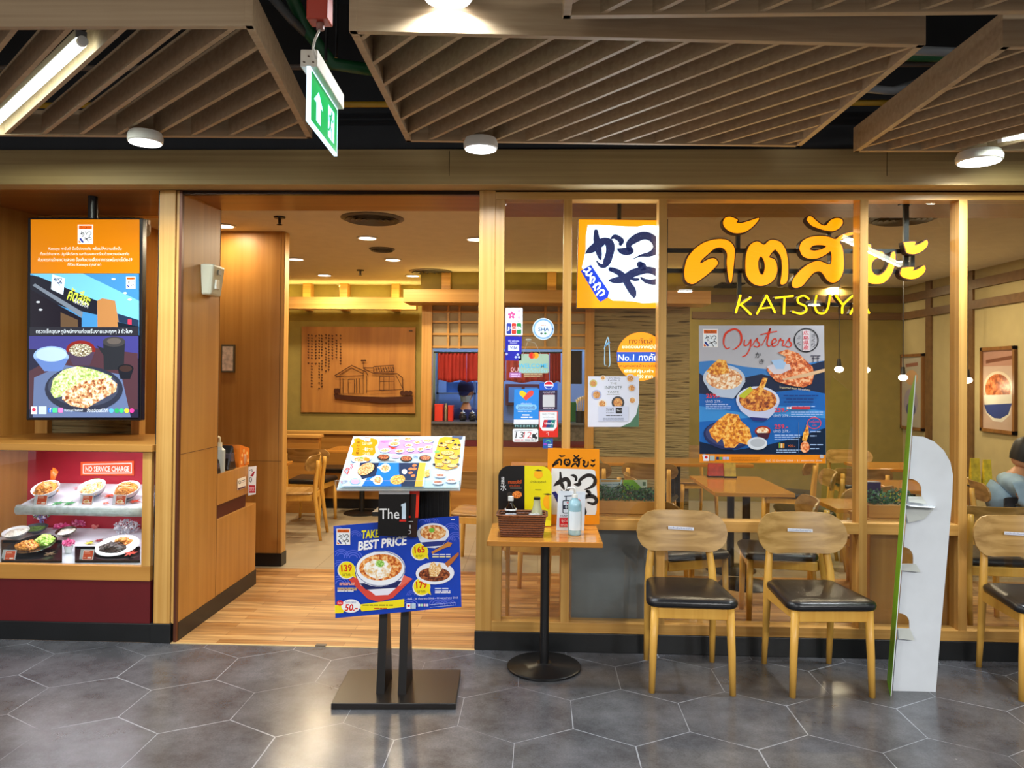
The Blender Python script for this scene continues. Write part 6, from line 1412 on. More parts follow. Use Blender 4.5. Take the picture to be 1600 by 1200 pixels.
t_ = MB(); a = at(826, 531, y=GY-.004); t_.ball(a, .02, 10, .35); 
th = thing('hanging_sign_hook', 'clear suction hook with thin strings above the welcome card', 'hook', a)
t_.build('suction_cup', mat('clear_rubber', '#c8ccc0', .1, alpha=.35), th, True)
sr = MB(); sr.tube([at(825, 533, y=GY-.004), at(816, 556, y=GY-.004)], .0011, 6); sr.tube([at(836, 536, y=GY-.004), at(846, 556, y=GY-.004)], .0011, 6); sr.tube([at(825, 533, y=GY-.004), at(836, 536, y=GY-.004)], .0011, 6)
sr.build('string', mat('string', '#b8b4a0', .6), th)
# --- second pane
s = stick(y=.052+.06); s.n = Vector((0, -1, 0)); s.em = .95
s.base([(1001.5+38*math.cos(a*.1571), 557+38*math.sin(a*.1571)) for a in range(40)], '#ff9410', .0015)
s.rough = .3
s.text('ทงคัตสึ', 983, 528, 37, 9, '#3c2008', bold=.0); s.text('ยอดนิยมจากญี่ปุ่น', 972, 538.5, 57, 7.5, '#fff0d0', bold=.02)
s.poly([(963.5, 550), (1040, 550), (1040, 566), (964, 566)], '#1c50b8'); s.text('No.1 ทงคัตสึ', 965.5, 552, 72, 12, '#f4f6ff', bold=.01, shear=.06); s.text('หมูทอดเจ้าแรกใน', 968, 569, 62, 6, '#4c2808'); s.text('ซีรีส์คุ้มค่า', 975, 577, 46, 6.5, '#fff4d8', bold=.02); s.text('330.- 550 สาขา', 980, 585.5, 40, 5.5, '#fff4d8', bold=.01)
tag(s.build('round_promotion_sign'), 'round orange sign with a blue band behind the second pane', 'sign')
s = sticker('infinite_taste_poster', 'white poster reading The Infinite Taste with small dishes, on the second pane', 'poster')
s.base([(919, 588), (998.5, 588), (998, 667), (918.5, 667)], '#dcdde8', .001)
s.poly([(998, 630), (998, 667), (970, 667), (985, 660), (994, 648)], '#4c7458')
s.text('CENTRAL', 948, 589.5, 22, 2.4, '#6c7080'); s.text('RAMA 3', 950, 593, 18, 2.6, '#6c7080'); s.text('THE', 953.5, 597.5, 10, 3, '#8c8c84'); s.text('INFINITE', 945, 603, 27, 5, '#4c5c58', bold=-.005); s.text('TASTE', 949, 611, 18, 3.2, '#6c7468'); s.lines(948, 616, 20, 1, 1, '#9c9c8c', .8)
FM = food('mini_dish', '#8a2c18', '#d8843c', '#f0d890', 300)
for x, y, r, rimc in ((927, 599, 6, '#c8c070'), (932, 617, 8, '#a8b0d0'), (941, 631, 7, '#e8dcc8'), (965.5, 629, 10, '#3c3c40'), (987, 606.5, 6.8, '#c8ccd8'), (988, 625.5, 6, '#e4e4e8'), (985, 591.5, 7, '#d8d4d8'), (942, 590.5, 4, '#f0e0c8')): s.ell(x, y, r, r, rimc, n=18); s.ell(x, y, r*.72, r*.72, FM, n=14)
s.rect(935, 635, 982, 658.5, '#ccd0e2'); s.text('รับฟรี', 947, 637, 12, 4.6, '#20242c'); s.text('ส่วนลด', 947, 643, 12, 2.6, '#404450'); s.rect(962, 637, 972, 646, '#1c1c20'); s.text('The 1', 963.5, 640, 7, 2.6, '#f0f0f0'); s.lines(947, 649, 25, 1, 1, '#404450', 1); s.lines(942, 653, 33, 3, 1.8, '#8088a0', .7); s.done()
s = sticker('blue_scribble', 'light blue pen scribble on the glass left of the round orange sign', 'drawing')
s.stroke([(944, 545, .7), (950, 527, .9), (952, 545, .8), (953, 568, .7), (951, 573, .6)], '#b4dcf0', 4); s.stroke([(945, 543, .6), (944.5, 568, .6), (947, 571, .5)], '#b4d4e4', 4); s.stroke([(946, 540, 1.5), (952, 535, 1.3)], '#8cc8f0', 3); s.done()
# --- oysters poster on the third pane
s = stick(); s.rough = .12
Q0, Q1, Q2, Q3 = (1092, 508.5), (1287.5, 508.5), (1290.5, 724), (1093, 722.5)
s.base([Q0, Q1, Q2, Q3], '#b8b6bc', .001); s.clip = [Q0, Q1, Q2, Q3]
px = lambda x: 1090+x*.1916; py = lambda y: 500+y*.1917
def pp_(pts): return [(px(x), py(y)) for x, y in pts]
s.poly(pp_([(10, 340), (120, 330), (380, 380), (560, 400), (700, 430), (900, 350), (1040, 330), (1045, 1180), (10, 1180)]), '#3c80c4'); s.poly(pp_([(10, 430), (200, 560), (380, 470), (520, 440), (640, 470), (900, 370), (1040, 330), (1040, 600), (800, 570), (600, 590), (10, 700)]), '#1c2c48')
s.poly(pp_([(10, 600), (320, 640), (640, 590), (850, 560), (1040, 600), (1045, 1180), (10, 1180)]), '#1c64b4'); s.poly(pp_([(10, 700), (400, 760), (640, 700), (1040, 740), (1040, 800), (620, 780), (10, 830)]), '#3c8cd0'); s.poly(pp_([(10, 990), (300, 1060), (560, 1020), (800, 960), (1040, 880), (1045, 1180), (10, 1180)]), '#0c2440')
s.poly(pp_([(10, 1092), (1045, 1100), (1045, 1180), (10, 1175)]), '#f08c1c')
mini_logo(s, px(42), py(74), px(166), py(222))
RD = '#e03c28'
for st in ([(262, 225, 4), (235, 232, 5), (212, 190, 6), (228, 112, 9), (300, 74, 8), (350, 110, 9), (352, 185, 8), (310, 232, 5), (285, 238, 3)], [(384, 160, 4), (380, 205, 6), (412, 200, 5), (434, 158, 5), (428, 225, 5), (395, 285, 5), (362, 298, 4)],
           [(440, 215, 3), (484, 150, 5), (486, 172, 6), (506, 200, 6), (488, 220, 5), (458, 212, 4)], [(520, 212, 3), (560, 140, 4), (594, 66, 6), (566, 180, 6), (578, 214, 5), (600, 205, 3)], [(512, 120, 4), (580, 104, 5), (648, 92, 4)],
           [(600, 200, 3), (642, 174, 4), (630, 150, 5), (606, 178, 6), (616, 214, 5), (652, 202, 3)], [(652, 206, 3), (674, 152, 5), (682, 166, 5), (700, 168, 5), (692, 204, 5), (708, 212, 3)], [(708, 212, 3), (748, 148, 5), (748, 172, 6), (766, 198, 6), (746, 220, 5), (716, 212, 4)]):
    s.stroke([(px(x), py(y), w*.19) for x, y, w in st], RD, 5)
s.ring(px(885), py(165), 18.6, 18.2, .9, '#20242c', 36); s.rect(px(855), py(85), px(912), py(250), '#e8d8dc')
for i, ch_ in enumerate('広島県産'): s.text(ch_, px(860), py(88+i*40), 9, 6.6, '#d83048', bold=.01)
for i, ch_ in enumerate('ぶく'): s.text(ch_, px(812), py(125+i*50), 6, 6, '#606068')
for i, ch_ in enumerate('さくり'): s.text(ch_, px(930), py(112+i*38), 6, 6, '#606068')
s.text('か', px(470), py(262), 9, 9, '#20242c'); s.text('き', px(500), py(318), 8, 8, '#20242c')
s.stroke([(px(920), py(292), .6), (px(1000), py(292), .6)], '#20243c', 1); s.stroke([(px(930), py(312), .5), (px(992), py(312), .5)], '#20243c', 1); s.stroke([(px(942), py(295), .5), (px(942), py(345), .5)], '#20243c', 1); s.stroke([(px(980), py(295), .5), (px(980), py(345), .5)], '#20243c', 1)
FO = food('oyster_print', '#a8401c', '#ec7c3c', '#f8c090', 62); FN = food('noodle_print', '#c86c34', '#f0b880', '#fff0d8', 62); FD = food('prawn_bowl_print', '#6a2410', '#c8641c', '#f0a848', 62); FT = food('fry_print', '#b0500c', '#f0961c', '#ffc860', 62)
s.poly(pp_([(650, 265), (730, 240), (820, 270), (880, 330), (935, 380), (950, 440), (930, 520), (860, 550), (740, 530), (640, 500), (590, 450), (560, 400), (600, 370), (700, 340), (720, 300)]), FO); s.poly(pp_([(560, 380), (640, 350), (750, 360), (760, 400), (680, 440), (620, 440)]), '#d8d0d8'); s.poly(pp_([(600, 330), (680, 320), (720, 350), (700, 400), (640, 400)]), '#a8c8ec')
s.poly(pp_([(690, 480), (1040, 395), (1040, 420), (880, 465), (700, 492)]), '#e0b890'); s.text('Imported from Hiroshima', px(670), py(536), 48, 4.6, '#e8d8b0', rot=6)
s.ell(px(215), py(478), 33, 21.5, '#c4ccda', 3); s.poly(pp_([(48, 490), (390, 500), (340, 580), (290, 640), (160, 625), (90, 570)]), '#b8c4d8'); s.ell(px(215), py(478), 28.5, 17, FN, 3); s.poly(pp_([(70, 420), (110, 370), (170, 320), (230, 330), (250, 400), (260, 430), (150, 450)]), FT)
s.ell(px(490), py(655), 34, 22, '#d8dcf0', 2); s.poly(pp_([(315, 670), (665, 680), (620, 760), (570, 810), (430, 800), (350, 740)]), '#c8cce8'); s.poly(pp_([(420, 790), (580, 800), (540, 825), (450, 820)]), '#2c3478'); s.ell(px(490), py(652), 29.5, 18, FD, 2); s.poly(pp_([(430, 590), (500, 540), (530, 470), (570, 475), (550, 530), (520, 600), (480, 640), (430, 640)]), FT); s.poly(pp_([(330, 620), (430, 540), (450, 570), (380, 640)]), '#c8c83c')
s.ell(px(240), py(940), 37, 22, '#24305c', 6); s.ell(px(240), py(932), 34, 19, '#3c4470', 6); s.poly(pp_([(90, 900), (160, 820), (240, 760), (330, 770), (350, 820), (420, 880), (440, 960), (420, 1020), (340, 1000), (300, 1040), (220, 1040), (200, 960), (160, 1000), (110, 950)]), FT)
s.ell(px(530), py(905), 12.5, 8, '#a8301c'); s.ell(px(530), py(905), 9.5, 5.6, FN); s.poly(pp_([(475, 920), (590, 920), (570, 970), (500, 970)]), '#4c2434'); s.ell(px(485), py(1005), 15.5, 10, '#d8dce4'); s.ell(px(488), py(1000), 11.5, 6.6, '#b8bcc4')
for x, y in ((68, 600), (625, 715), (625, 850)): s.text('259.-', px(x), py(y), 21, 7, '#e8404c', bold=.02)
for x, y in ((65, 650), (618, 768), (618, 893)): s.text('ปกติ 279.-', px(x), py(y), 26, 4.6, '#c8d4f0')
for x, y, w_, n_ in ((65, 684, 44, 1), (65, 704, 40, 2), (760, 748, 50, 3), (760, 700, 40, 1), (625, 934, 40, 1), (625, 952, 40, 2), (700, 612, 54, 1), (720, 640, 50, 1), (700, 664, 54, 1), (640, 1056, 38, 2), (915, 905, 20, 1), (915, 940, 10, 1), (915, 1012, 20, 1), (915, 1044, 14, 1)): s.lines(px(x), py(y), w_, n_, 3.4, '#a8c4f0' if y > 680 else '#1c3c7c', 1.6 if n_ == 1 else 1.1, seed=x+y)
s.rect(px(765), py(705), px(915), py(728), '#c83848'); s.rect(px(725), py(708), px(762), py(725), '#f0f0f4'); s.ell(px(743), py(716), 1.2, 1.2, '#d82030', n=8)
s.ring(px(948), py(840), 10.5, 8.6, .6, '#e04858', 24); s.text('อร่อย', px(910), py(812), 15, 5, '#e04858'); s.text('เด็ด', px(935), py(845), 6, 4, '#e04858'); s.stroke([(px(820), py(830), .3), (px(820), py(1080), .3)], '#4c6c98', 1)
s.poly(pp_([(885, 850), (900, 870), (905, 930), (885, 985), (850, 980), (860, 920), (880, 880)]), FT); s.ell(px(873), py(1035), 7, 9, FO)
s.rect(px(658), py(1005), px(684), py(1042), '#c83c2c'); s.rect(px(660), py(1000), px(672), py(1042), '#58a83c'); s.rect(px(676), py(1005), px(688), py(1042), '#e8d8b0'); s.rect(px(690), py(1005), px(704), py(1042), '#d88c2c'); s.text('+20.-', px(735), py(1015), 11, 4, '#e8742c')
s.rect(px(45), py(1102), px(90), py(1148), '#e8e4e8'); s.ell(px(68), py(1118), 2.6, 2.2, '#c82c30', n=10); s.rect(px(97), py(1104), px(137), py(1145), '#b0b8b0')
for i, c_ in enumerate(('#20345c', '#58a858', '#c8a8c8', '#a8b8d8')): s.rect(px(150+i*27), py(1115), px(172+i*27), py(1137), c_)
s.lines(px(275), py(1118), 44, 3, 2.4, '#a8641c', .7); s.text('วันนี้ 22 มีนาคม 2566 – 31 พฤษภาคม 2566', px(552), py(1134), 88, 4.2, '#f8e0c0')
s.clip = None
tag(s.build('oysters_poster'), 'large blue and grey poster headed Oysters on the glass under the glowing letters', 'poster')
for x, y, lb in ((1100.5, 712.5, 'left'), (1284, 713.5, 'right')):
    a = at(x, y, y=GY-.006); MBx = MB().cyl(a, a+Vector((0, .004, 0)), .011, n=16); tag(MBx.build('suction_pad', mat('clear_pad', '#c8c8d0', .1, metal=.2), None, 'auto'), 'round clear suction pad at the lower %s corner of the Oysters poster' % lb, 'suction pad')
# ------------------------------------------------------------------ inside the restaurant
def fl(px, py): return at(px, py, z=0)
# wood floor mat edge, picture on the back wall
yy = YB-.03
s = Sheet(lambda u, v: at(u, v, y=yy), (0, -1, 0), gap=.00012)
WP = wood('cedar_picture_panel', '#8f5c2c', '#b5803f', 'z', 7, .45, .9)
s.base([(471.5, 510), (649, 511.5), (648.5, 646), (470.5, 644)], WP, .028)
INK = '#3c1c0c'
gx = lambda x: 250+x/3.137; gy = lambda y: 300+y/3.137
for i, (x, y0, y1) in enumerate(((728, 700, 840), (745, 700, 960), (765, 700, 850), (782, 700, 965), (795, 700, 975), (815, 700, 880), (830, 700, 880), (848, 700, 830), (868, 700, 820), (888, 700, 855))):
    y = y0+(i*7) % 5
    rd = random.Random(i)
    while y < y1:
        s.stroke([(gx(x-4), gy(y), .5), (gx(x+3), gy(y+1), .5)], INK, 1); s.stroke([(gx(x+rd.uniform(-3, 2)), gy(y-2), .45), (gx(x), gy(y+6), .45)], INK, 1); y += 14 if rd.random() < .85 else 26
def ink(pts, w=.5): s.stroke([(gx(x), gy(y), w) for x, y in pts], INK, 1)
ink([(860, 900), (942, 850), (1010, 880), (1020, 895)], .7); ink([(885, 895), (940, 862), (995, 890)]); ink([(885, 905), (885, 990), (998, 990), (998, 880)]); ink([(865, 905), (1000, 900)], .6); ink([(900, 915), (900, 985)]); ink([(925, 920), (925, 985), (955, 985), (955, 920), (925, 920)], .45); ink([(965, 915), (965, 985)], .45); ink([(980, 915), (980, 985)], .45)
ink([(1000, 862), (1050, 862), (1050, 885), (1150, 880), (1148, 850), (1050, 855), (1050, 885)], .7); ink([(1000, 865), (1050, 890), (1165, 890), (1190, 910)], .6); ink([(1015, 900), (1015, 985)]); ink([(1015, 975), (1185, 968)]); ink([(1080, 905), (1080, 970), (1150, 970), (1150, 905), (1080, 905)]); ink([(1100, 905), (1100, 970)], .4); ink([(1125, 905), (1125, 970)], .4); ink([(1080, 930), (1150, 928)], .4); ink([(1190, 908), (1195, 985)], .6); ink([(1160, 900), (1190, 960)], .4)
ink([(1000, 830), (1000, 862)]); ink([(990, 826), (1010, 826)], 1.2)
for x in range(1060, 1145, 12): ink([(x, 858), (x+6, 880)], .5); 
s.poly([(gx(x), gy(y)) for x, y in ((855, 990), (960, 1000), (1100, 1005), (1240, 1000), (1240, 1030), (1100, 1035), (980, 1025), (860, 1012))], INK)
for x in (862, 872, 880): s.ell(gx(x), gy(975), 2.2, 4.4, INK, n=10)
for x in (1190, 1210, 1228): s.ell(gx(x), gy(985), 4, 4, INK, n=10)
s.rect(gx(1222), gy(679), gx(1240), gy(684), '#20140c')
tag(s.build('wooden_picture'), 'wide wooden picture with an engraved house and columns of characters on the back wall', 'picture')

# long bench along the back wall
t = thing('bench_seat', 'long maple wall bench under the wooden picture', 'bench', (-3.6, YB-.3, 0))
bz1, bz0 = at(560, 678, y=YB-.55).z, .44
MB().box(-6.8, k0-.04, YB-.58, YB-.5, .12, bz1).build('backrest', W_PANELX, t); MB().box(-6.8, k0-.04, YB-.62, YB-.48, bz1, bz1+.03).build('top_rail', W_RAIL, t)
MB().box(-6.8, k0-.04, YB-.98, YB-.58, .12, .42).build('seat_box', W_PANELX, t); MB().box(-6.8, k0-.04, YB-1.0, YB-.58, .42, .47).build('cushion', M_PAD, t, bevel=.012); MB().box(-6.8, k0-.04, YB-.95, YB-.58, 0, .12).build('plinth', M_KICK, t)
# higher wing of the bench at the left
t = thing('screen_wall', 'low maple screen with a sloping top at the left of the bench', 'low screen', (-3.9, 4.0, 0))
A_ = at(447, 690, y=3.9); 
MB().box(-5.2, at(500, 690, y=4.25).x, 4.2, 4.3, 0, at(470, 683, y=4.25).z).build('panel', W_PANELX, t); MB().box(-5.2, at(500, 690, y=4.25).x+.02, 4.17, 4.33, at(470, 683, y=4.25).z, at(470, 683, y=4.25).z+.03).build('cap', W_RAIL, t)

M_TLEG = M_BLACK
def table(label, x0, x1, y0, y1, poles=1, cat='table', z=.74):
    t = thing('dining_table', label, cat, ((x0+x1)/2, (y0+y1)/2, 0)); xc = (x0+x1)/2
    MB().box(x0, x1, y0, y1, z-.03, z).build('tabletop', W_TABLE, t, bevel=.004)
    for k in range(poles):
        yc_ = y0+(y1-y0)*((k+.5)/poles)
        MB().lathe([(.001, 0), (.2, 0), (.205, .005), (.19, .016), (.05, .024), (.035, .03)], (xc, yc_, .002), 40).build('foot', M_BLACK, t, 'auto')
        MB().cyl((xc, yc_, .02), (xc, yc_, z-.03), .03, n=20).build('column', M_BLACK, t, 'auto')
    return t
wchair = chair_shape('beech chair with bare wooden seat, turned away, inside the entrance at the right', seat='wood', back='curved')
bchair = chair_shape('beech chair with black seat, back turned, behind the left table', seat='pad', back='curved')
R_ = math.radians
def place(src, first, px, py, rz, label):
    """px, py: where the middle of the chair meets the floor"""
    p = fl(px, py)
    if first: src.location = (p.x, p.y, .002); src.rotation_euler = (0, 0, R_(rz)); src['label'] = label; return src
    return dup(src, (p.x, p.y, .002), R_(rz), label)
def place_at(src, first, x, y, rz, label):
    if first: src.location = (x, y, .002); src.rotation_euler = (0, 0, R_(rz)); src['label'] = label; return src
    return dup(src, (x, y, .002), R_(rz), label)
# left dining area seen through the entrance
table('small maple table behind the wooden column, left of the entrance view', -3.4, at(488, 730, y=2.7).x-.25, 2.3, 2.9)
place_at(wchair, True, -2.36, 2.95, -84, 'beech chair with bare seat seen side on, beside the wooden column')
place_at(bchair, True, -2.42, 3.68, 176, 'beech chair with black seat and curved back, behind the side-on chair')
table('farther maple table in front of the long bench', -2.35, -1.65, 4.0, 4.48)
place_at(wchair, False, -1.3, 4.2, 95, 'beech chair partly hidden behind the menu sheet on its stand')
p = Vector((-2.9, 2.85, .742)); t = thing('pepper_mill', 'dark pepper mill standing on the table behind the column', 'pepper mill', p)
p.x = -2.86
MB().lathe([(.022, 0), (.024, .02), (.016, .06), (.02, .1), (.015, .13), (.022, .15), (.018, .17), (1e-4, .175)], p, 20).build('mill', mat('dark_wood', '#2a1208', .3), t, True)
# right side of the entrance
place_at(wchair, False, at(741, 880, y=1.95).x+.02, 2.0, 168, 'beech chair with curved back just inside the entrance, half hidden by the door post')
place_at(wchair, False, -.02, 1.02, 160, 'beech chair with pale wooden seat behind the first pane, above the side table foot')
# counter with cards behind the first pane
# planters on the ledge behind the glass
def planter(label, x0, x1, seed, y=.24):
    z0 = zr1+.002
    t = thing('boxwood_planter', label, 'planter', ((x0+x1)/2, y, z0))
    MB().box(x0, x1, y-.07, y+.07, z0, z0+.075).build('trough', W_PANELX, t, bevel=.003)
    rd = random.Random(seed); mb = MB(); G = [mat('leaf', c_, .6) for c_ in ('#0f3018', '#1c4a26', '#2c6434')]
    n = int((x1-x0)/.11)
    for k in range(n*420):
        b = rd.randrange(n); cx = x0+(b+.5)*(x1-x0)/n; r = .072
        a = Vector((rd.gauss(0, 1), rd.gauss(0, 1), rd.gauss(0, 1))).normalized()*r*(rd.random()**.3); q = Vector((cx+a.x*1.15, y+a.y, z0+.105+a.z*(.8+.2*math.sin(b*2.1))))
        if q.z < z0+.06: continue
        u = Vector((rd.gauss(0, 1), rd.gauss(0, 1), rd.gauss(0, 1))).normalized(); w = u.orthogonal().normalized(); s_ = .009*rd.uniform(.7, 1.4); mb.mi = rd.randrange(3)
        mb.add([q-u*s_, q+w*s_*.6, q+u*s_, q-w*s_*.6], [(0, 1, 2, 3)])
    mb.build('foliage', G, t)
    return t
xl_, xr_ = px_x(891)+.02, px_x(1027, y=.24)+.0
def cab(name, label, x0, x1, m, top, doorlines=0):
    t = thing(name, label, 'cabinet', ((x0+x1)/2, .3, 0))
    MB().box(x0, x1, .125, .42, .12, top-.02).build('body', m, t, bevel=.002); MB().box(x0-.005, x1+.005, .11, .43, top-.02, top).build('top_board', W_PANELX, t, bevel=.002); MB().box(x0+.01, x1-.01, .14, .41, .002, .12).build('plinth', M_KICK, t)
    return t
zled = zr1+.001
gc = mat('grey_laminate', '#74777a', .35, var=.06)
cab('grey_cabinet', 'low grey cabinet behind the lower half of the second pane', at(893, 900, y=.125).x+.0, at(1012, 900, y=.125).x, gc, zled)
cab('wood_cabinet', 'low maple cabinet behind the lower half of the fourth pane, beside the standee', at(1359, 900, y=.125).x, at(1487, 900, y=.125).x, W_PANEL, zled)
planter('boxwood planter with dark leaves on the ledge behind the second pane', at(925, 800, y=.17).x, at(1030, 800, y=.24).x, 4)
planter('boxwood planter with dark leaves on the ledge left of the standee', at(1350, 800, y=.24).x, at(1425, 800, y=.24).x, 5)
# upright boards beside the planters
s = plane_sheet(.36, gap=.0001); s.base([(938, 748), (972, 750), (971, 800), (938, 800)], '#b8ccd0', .003); s.rect(939, 750, 970, 753, '#c8a050'); s.lines(941, 756, 28, 6, 5, '#7c9ca8', 1.4, 3)
o = tag(s.build('table_card'), 'pale blue card standing behind the planter of the second pane', 'card')
s = plane_sheet(.35, gap=.0001); s.base([(974, 750), (1011, 750), (1011, 800), (973, 800)], '#78b820', .003); s.poly([(990, 750), (1011, 750), (1011, 770)], '#d0e0c8'); s.rect(1004, 753, 1009, 759, '#5c7c5c'); s.text('MENU', 976, 754, 8, 3, '#2c4c10'); s.ell(984, 772, 6, 4.4, '#c8a8a0'); s.ell(984, 772, 4, 2.8, FP)
tag(s.build('table_card'), 'bright green card standing behind the planter of the second pane', 'card')
s = plane_sheet(.35, gap=.0001); s.base([(1375, 771), (1403, 771), (1402, 800), (1374, 800)], '#d8d420', .003); s.ell(1384, 779, 5, 4, '#e8642c'); s.ell(1392, 781, 4, 3, '#3c8c30'); s.rect(1392, 772, 1400, 775, '#2c3c20')
tag(s.build('table_card'), 'yellow card with food spots behind the planter left of the standee', 'card')
a = at(1359, 753, y=.37); b = at(1375, 796, y=.37); t = thing('menu_holder', 'dark purple box beside the yellow card behind the fourth pane', 'holder', (a.x, .37, zled)); MB().box(a.x-.02, b.x, .36, .42, zled+.001, a.z).build('box', mat('dark_purple_card', '#2a1440', .4), t); MB().box(b.x-.02, b.x-.008, .356, .36, zled+.02, a.z-.06).build('white_edge', mat('pale_edge', '#d0d0e0', .5), t)
# service counter behind the first pane with little display cards
yk_ = 1.05
zt1 = .835; zt2 = 1.06
struct('wall_ledge', B(at(789, 740, y=1.2).x, at(884, 740, y=1.2).x, 2.35, 2.65, 0, at(820, 728, y=2.35).z), W_PANELX)
t = thing('card_shelf', 'maple stepped card shelf behind the black and yellow board', 'shelf', at(830, 740, y=.42)); a, b = at(792, 706, y=.42), at(882, 706, y=.42); zsh = at(830, 741, y=.42).z
MB().box(a.x, a.x+.02, .42, .60, 0.002, zsh-.16).build('side_panel', W_PANEL, t); MB().box(b.x-.02, b.x, .42, .60, 0.002, zsh-.16).build('side_panel', W_PANEL, t); MB().box(a.x, b.x, .39, .62, zsh-.16, zsh-.14).build('shelf_board', W_RAIL, t)
MB().box(a.x, b.x, .55, .62, zsh-.14, zsh).build('upper_step', W_PANELX, t)
for (pts, c_, lb, fn) in (([(796, 703), (820, 702), (821, 732), (796, 732)], '#d8a8a8', 'pink card with a bowl picture behind the first pane', 1), ([(822, 709), (841, 711), (839, 740), (822, 740)], '#e0d020', 'yellow card with an orange spot behind the first pane', 2), ([(841, 712), (854, 712), (854, 740), (841, 740)], '#c8b070', 'tan card with a dark spot right of the yellow one', 3), ([(855, 700), (862, 700), (862, 740), (855, 740)], '#c81850', 'small crimson tag above the yellow cards', 4), ([(792, 733), (848, 734), (848, 776), (792, 776)], '#e8dc1c', 'wide yellow card behind the top of the black and yellow board', 5)):
    y_ = .5 if fn < 5 else .42
    s = plane_sheet(y_, gap=.0001); s.base(pts, c_, .004)
    if fn == 1: s.poly([(799, 711), (818, 710), (814, 719), (804, 720)], '#8c2c48'); s.ell(808.5, 711, 7.4, 3.6, '#e8d8b0'); s.ell(810, 711, 3, 2, '#d83c2c'); s.lines(804, 722, 10, 2, 3, '#483c40', 1.2); s.rect(796, 702.6, 820, 705, '#8070b0')
    if fn == 2: s.ell(829, 718, 3.6, 3.2, '#e85c1c'); s.lines(826, 726, 12, 2, 3, '#5c4c10', 1.2)
    if fn == 3: s.ell(845, 718, 2.4, 3.2, '#2c2418'); s.rect(841, 728, 854, 740, '#c84c1c')
    if fn == 5: s.text('อิ่มคุ้มทุกวัน', 800, 736, 30, 4, '#5c5010')
    o = tag(s.build('display_card'), lb, 'card')
    zmn = min(v.co.z for v in o.data.vertices); zs_ = (zsh-.14) if fn < 5 else (zsh-.14)
    o.location.z = zs_-zmn
# dining tables and chairs in the right half
table('maple table behind the third pane, the one with the red and yellow card stands', at(1117, 768, y=1.25).x, at(1243, 768, y=1.25).x, 1.25, 2.2, 2)
place_at(bchair, False, .92, 1.72, 92, 'beech chair with black seat left of the maple table, above the first front chair')
place_at(bchair, False, 2.28, 2.2, -100, 'beech chair with curved back right of the maple table, above the second front chair')
place_at(bchair, False, 2.45, 3.2, -112, 'beech chair in the second row behind the third pane, under the Oysters poster corner')
table('small maple table low behind the right part of the third pane', 1.93, 2.4, .62, 1.05)
place_at(wchair, False, 2.34, 1.4, 205, 'pale beech chair behind the small maple table near the fourth pane')
place_at(bchair, False, .93, .62, 112, 'beech chair with black seat close behind the glass, behind the left front chair')
place_at(bchair, False, 1.58, .66, -98, 'beech chair with black seat close behind the glass, behind the second front chair')
table('long maple table along the stone wall', at(945, 735, y=3.1).x, at(1178, 735, y=3.1).x, 3.1, 3.65, 3)
place_at(bchair, False, .42, 2.72, 176, 'beech chair with bent back before the stone wall, left of the second mullion')
place_at(bchair, False, 1.05, 2.75, 165, 'second beech chair before the stone wall, touching the mullion line')
place_at(wchair, False, 1.72, 4.2, 8, 'beech chair beyond the long table, below the Oysters poster')
table('maple table far back near the corner of the room', 3.1, 3.7, 2.9, 3.5)
place_at(wchair, False, 2.85, 2.55, 172, 'beech chair far back, seen above the pale chair behind the fourth pane')
place_at(wchair, False, 3.45, 2.45, 178, 'beech chair far back, left of the standee edge')
place_at(bchair, False, 3.4, 3.95, 2, 'beech chair at the far side of the back corner table')
table('maple table behind the fifth pane beside the seated person', 2.72, 3.22, 1.5, 2.1)
place_at(bchair, False, 2.85, .62, 176, 'beech chair with curved back close behind the fifth pane')
# card stands on the tables
def stand(label, px0, px1, py0, py1, y, c_, zt=.742):
    a, b = at(px0, py1, y=y), at(px1, py0, y=y); t = thing('table_card_stand', label, 'card stand', (a.x, y, zt))
    MB().hexa([(a.x, y-.03, zt), (b.x, y-.03, zt), (b.x, y+.03, zt), (a.x, y+.03, zt)], [(a.x, y-.004, b.z), (b.x, y-.004, b.z), (b.x, y+.004, b.z), (a.x, y+.004, b.z)]).build('card', mat('card_print', c_, .4, var=.35, vs=26), t)
    MB().box(a.x-.005, b.x+.005, y-.035, y+.035, zt-.0005, zt+.012).build('holder', M_BLACK, t)
    return t
stand('red card stand on the far end of the maple table, under the Oysters poster', 1106, 1130, 724, 738, 2.12, '#b03018')
stand('yellow and black card stand beside the red one', 1131, 1149, 723, 740, 2.1, '#b8a020')
stand('yellow green card stand behind the fifth pane', 1516, 1530, 716, 731, 1.75, '#d0b428'); stand('yellow card stand nearer the seated person', 1536, 1548, 718, 732, 1.72, '#d8bc28')
p = at(1523, 703, y=1.85); t = thing('sauce_jar', 'dark capped clear jar behind the fifth pane', 'jar', (p.x, 1.85, .742)); MB().lathe([(.035, 0), (.036, .13), (.03, .15)], (p.x, 1.85, .742), 20).build('jar', mat('greenish_glass', '#6c7848', .15), t, 'auto'); MB().cyl((p.x, 1.85, .89), (p.x, 1.85, .925), .032).build('lid', M_BLACK, t, 'auto')

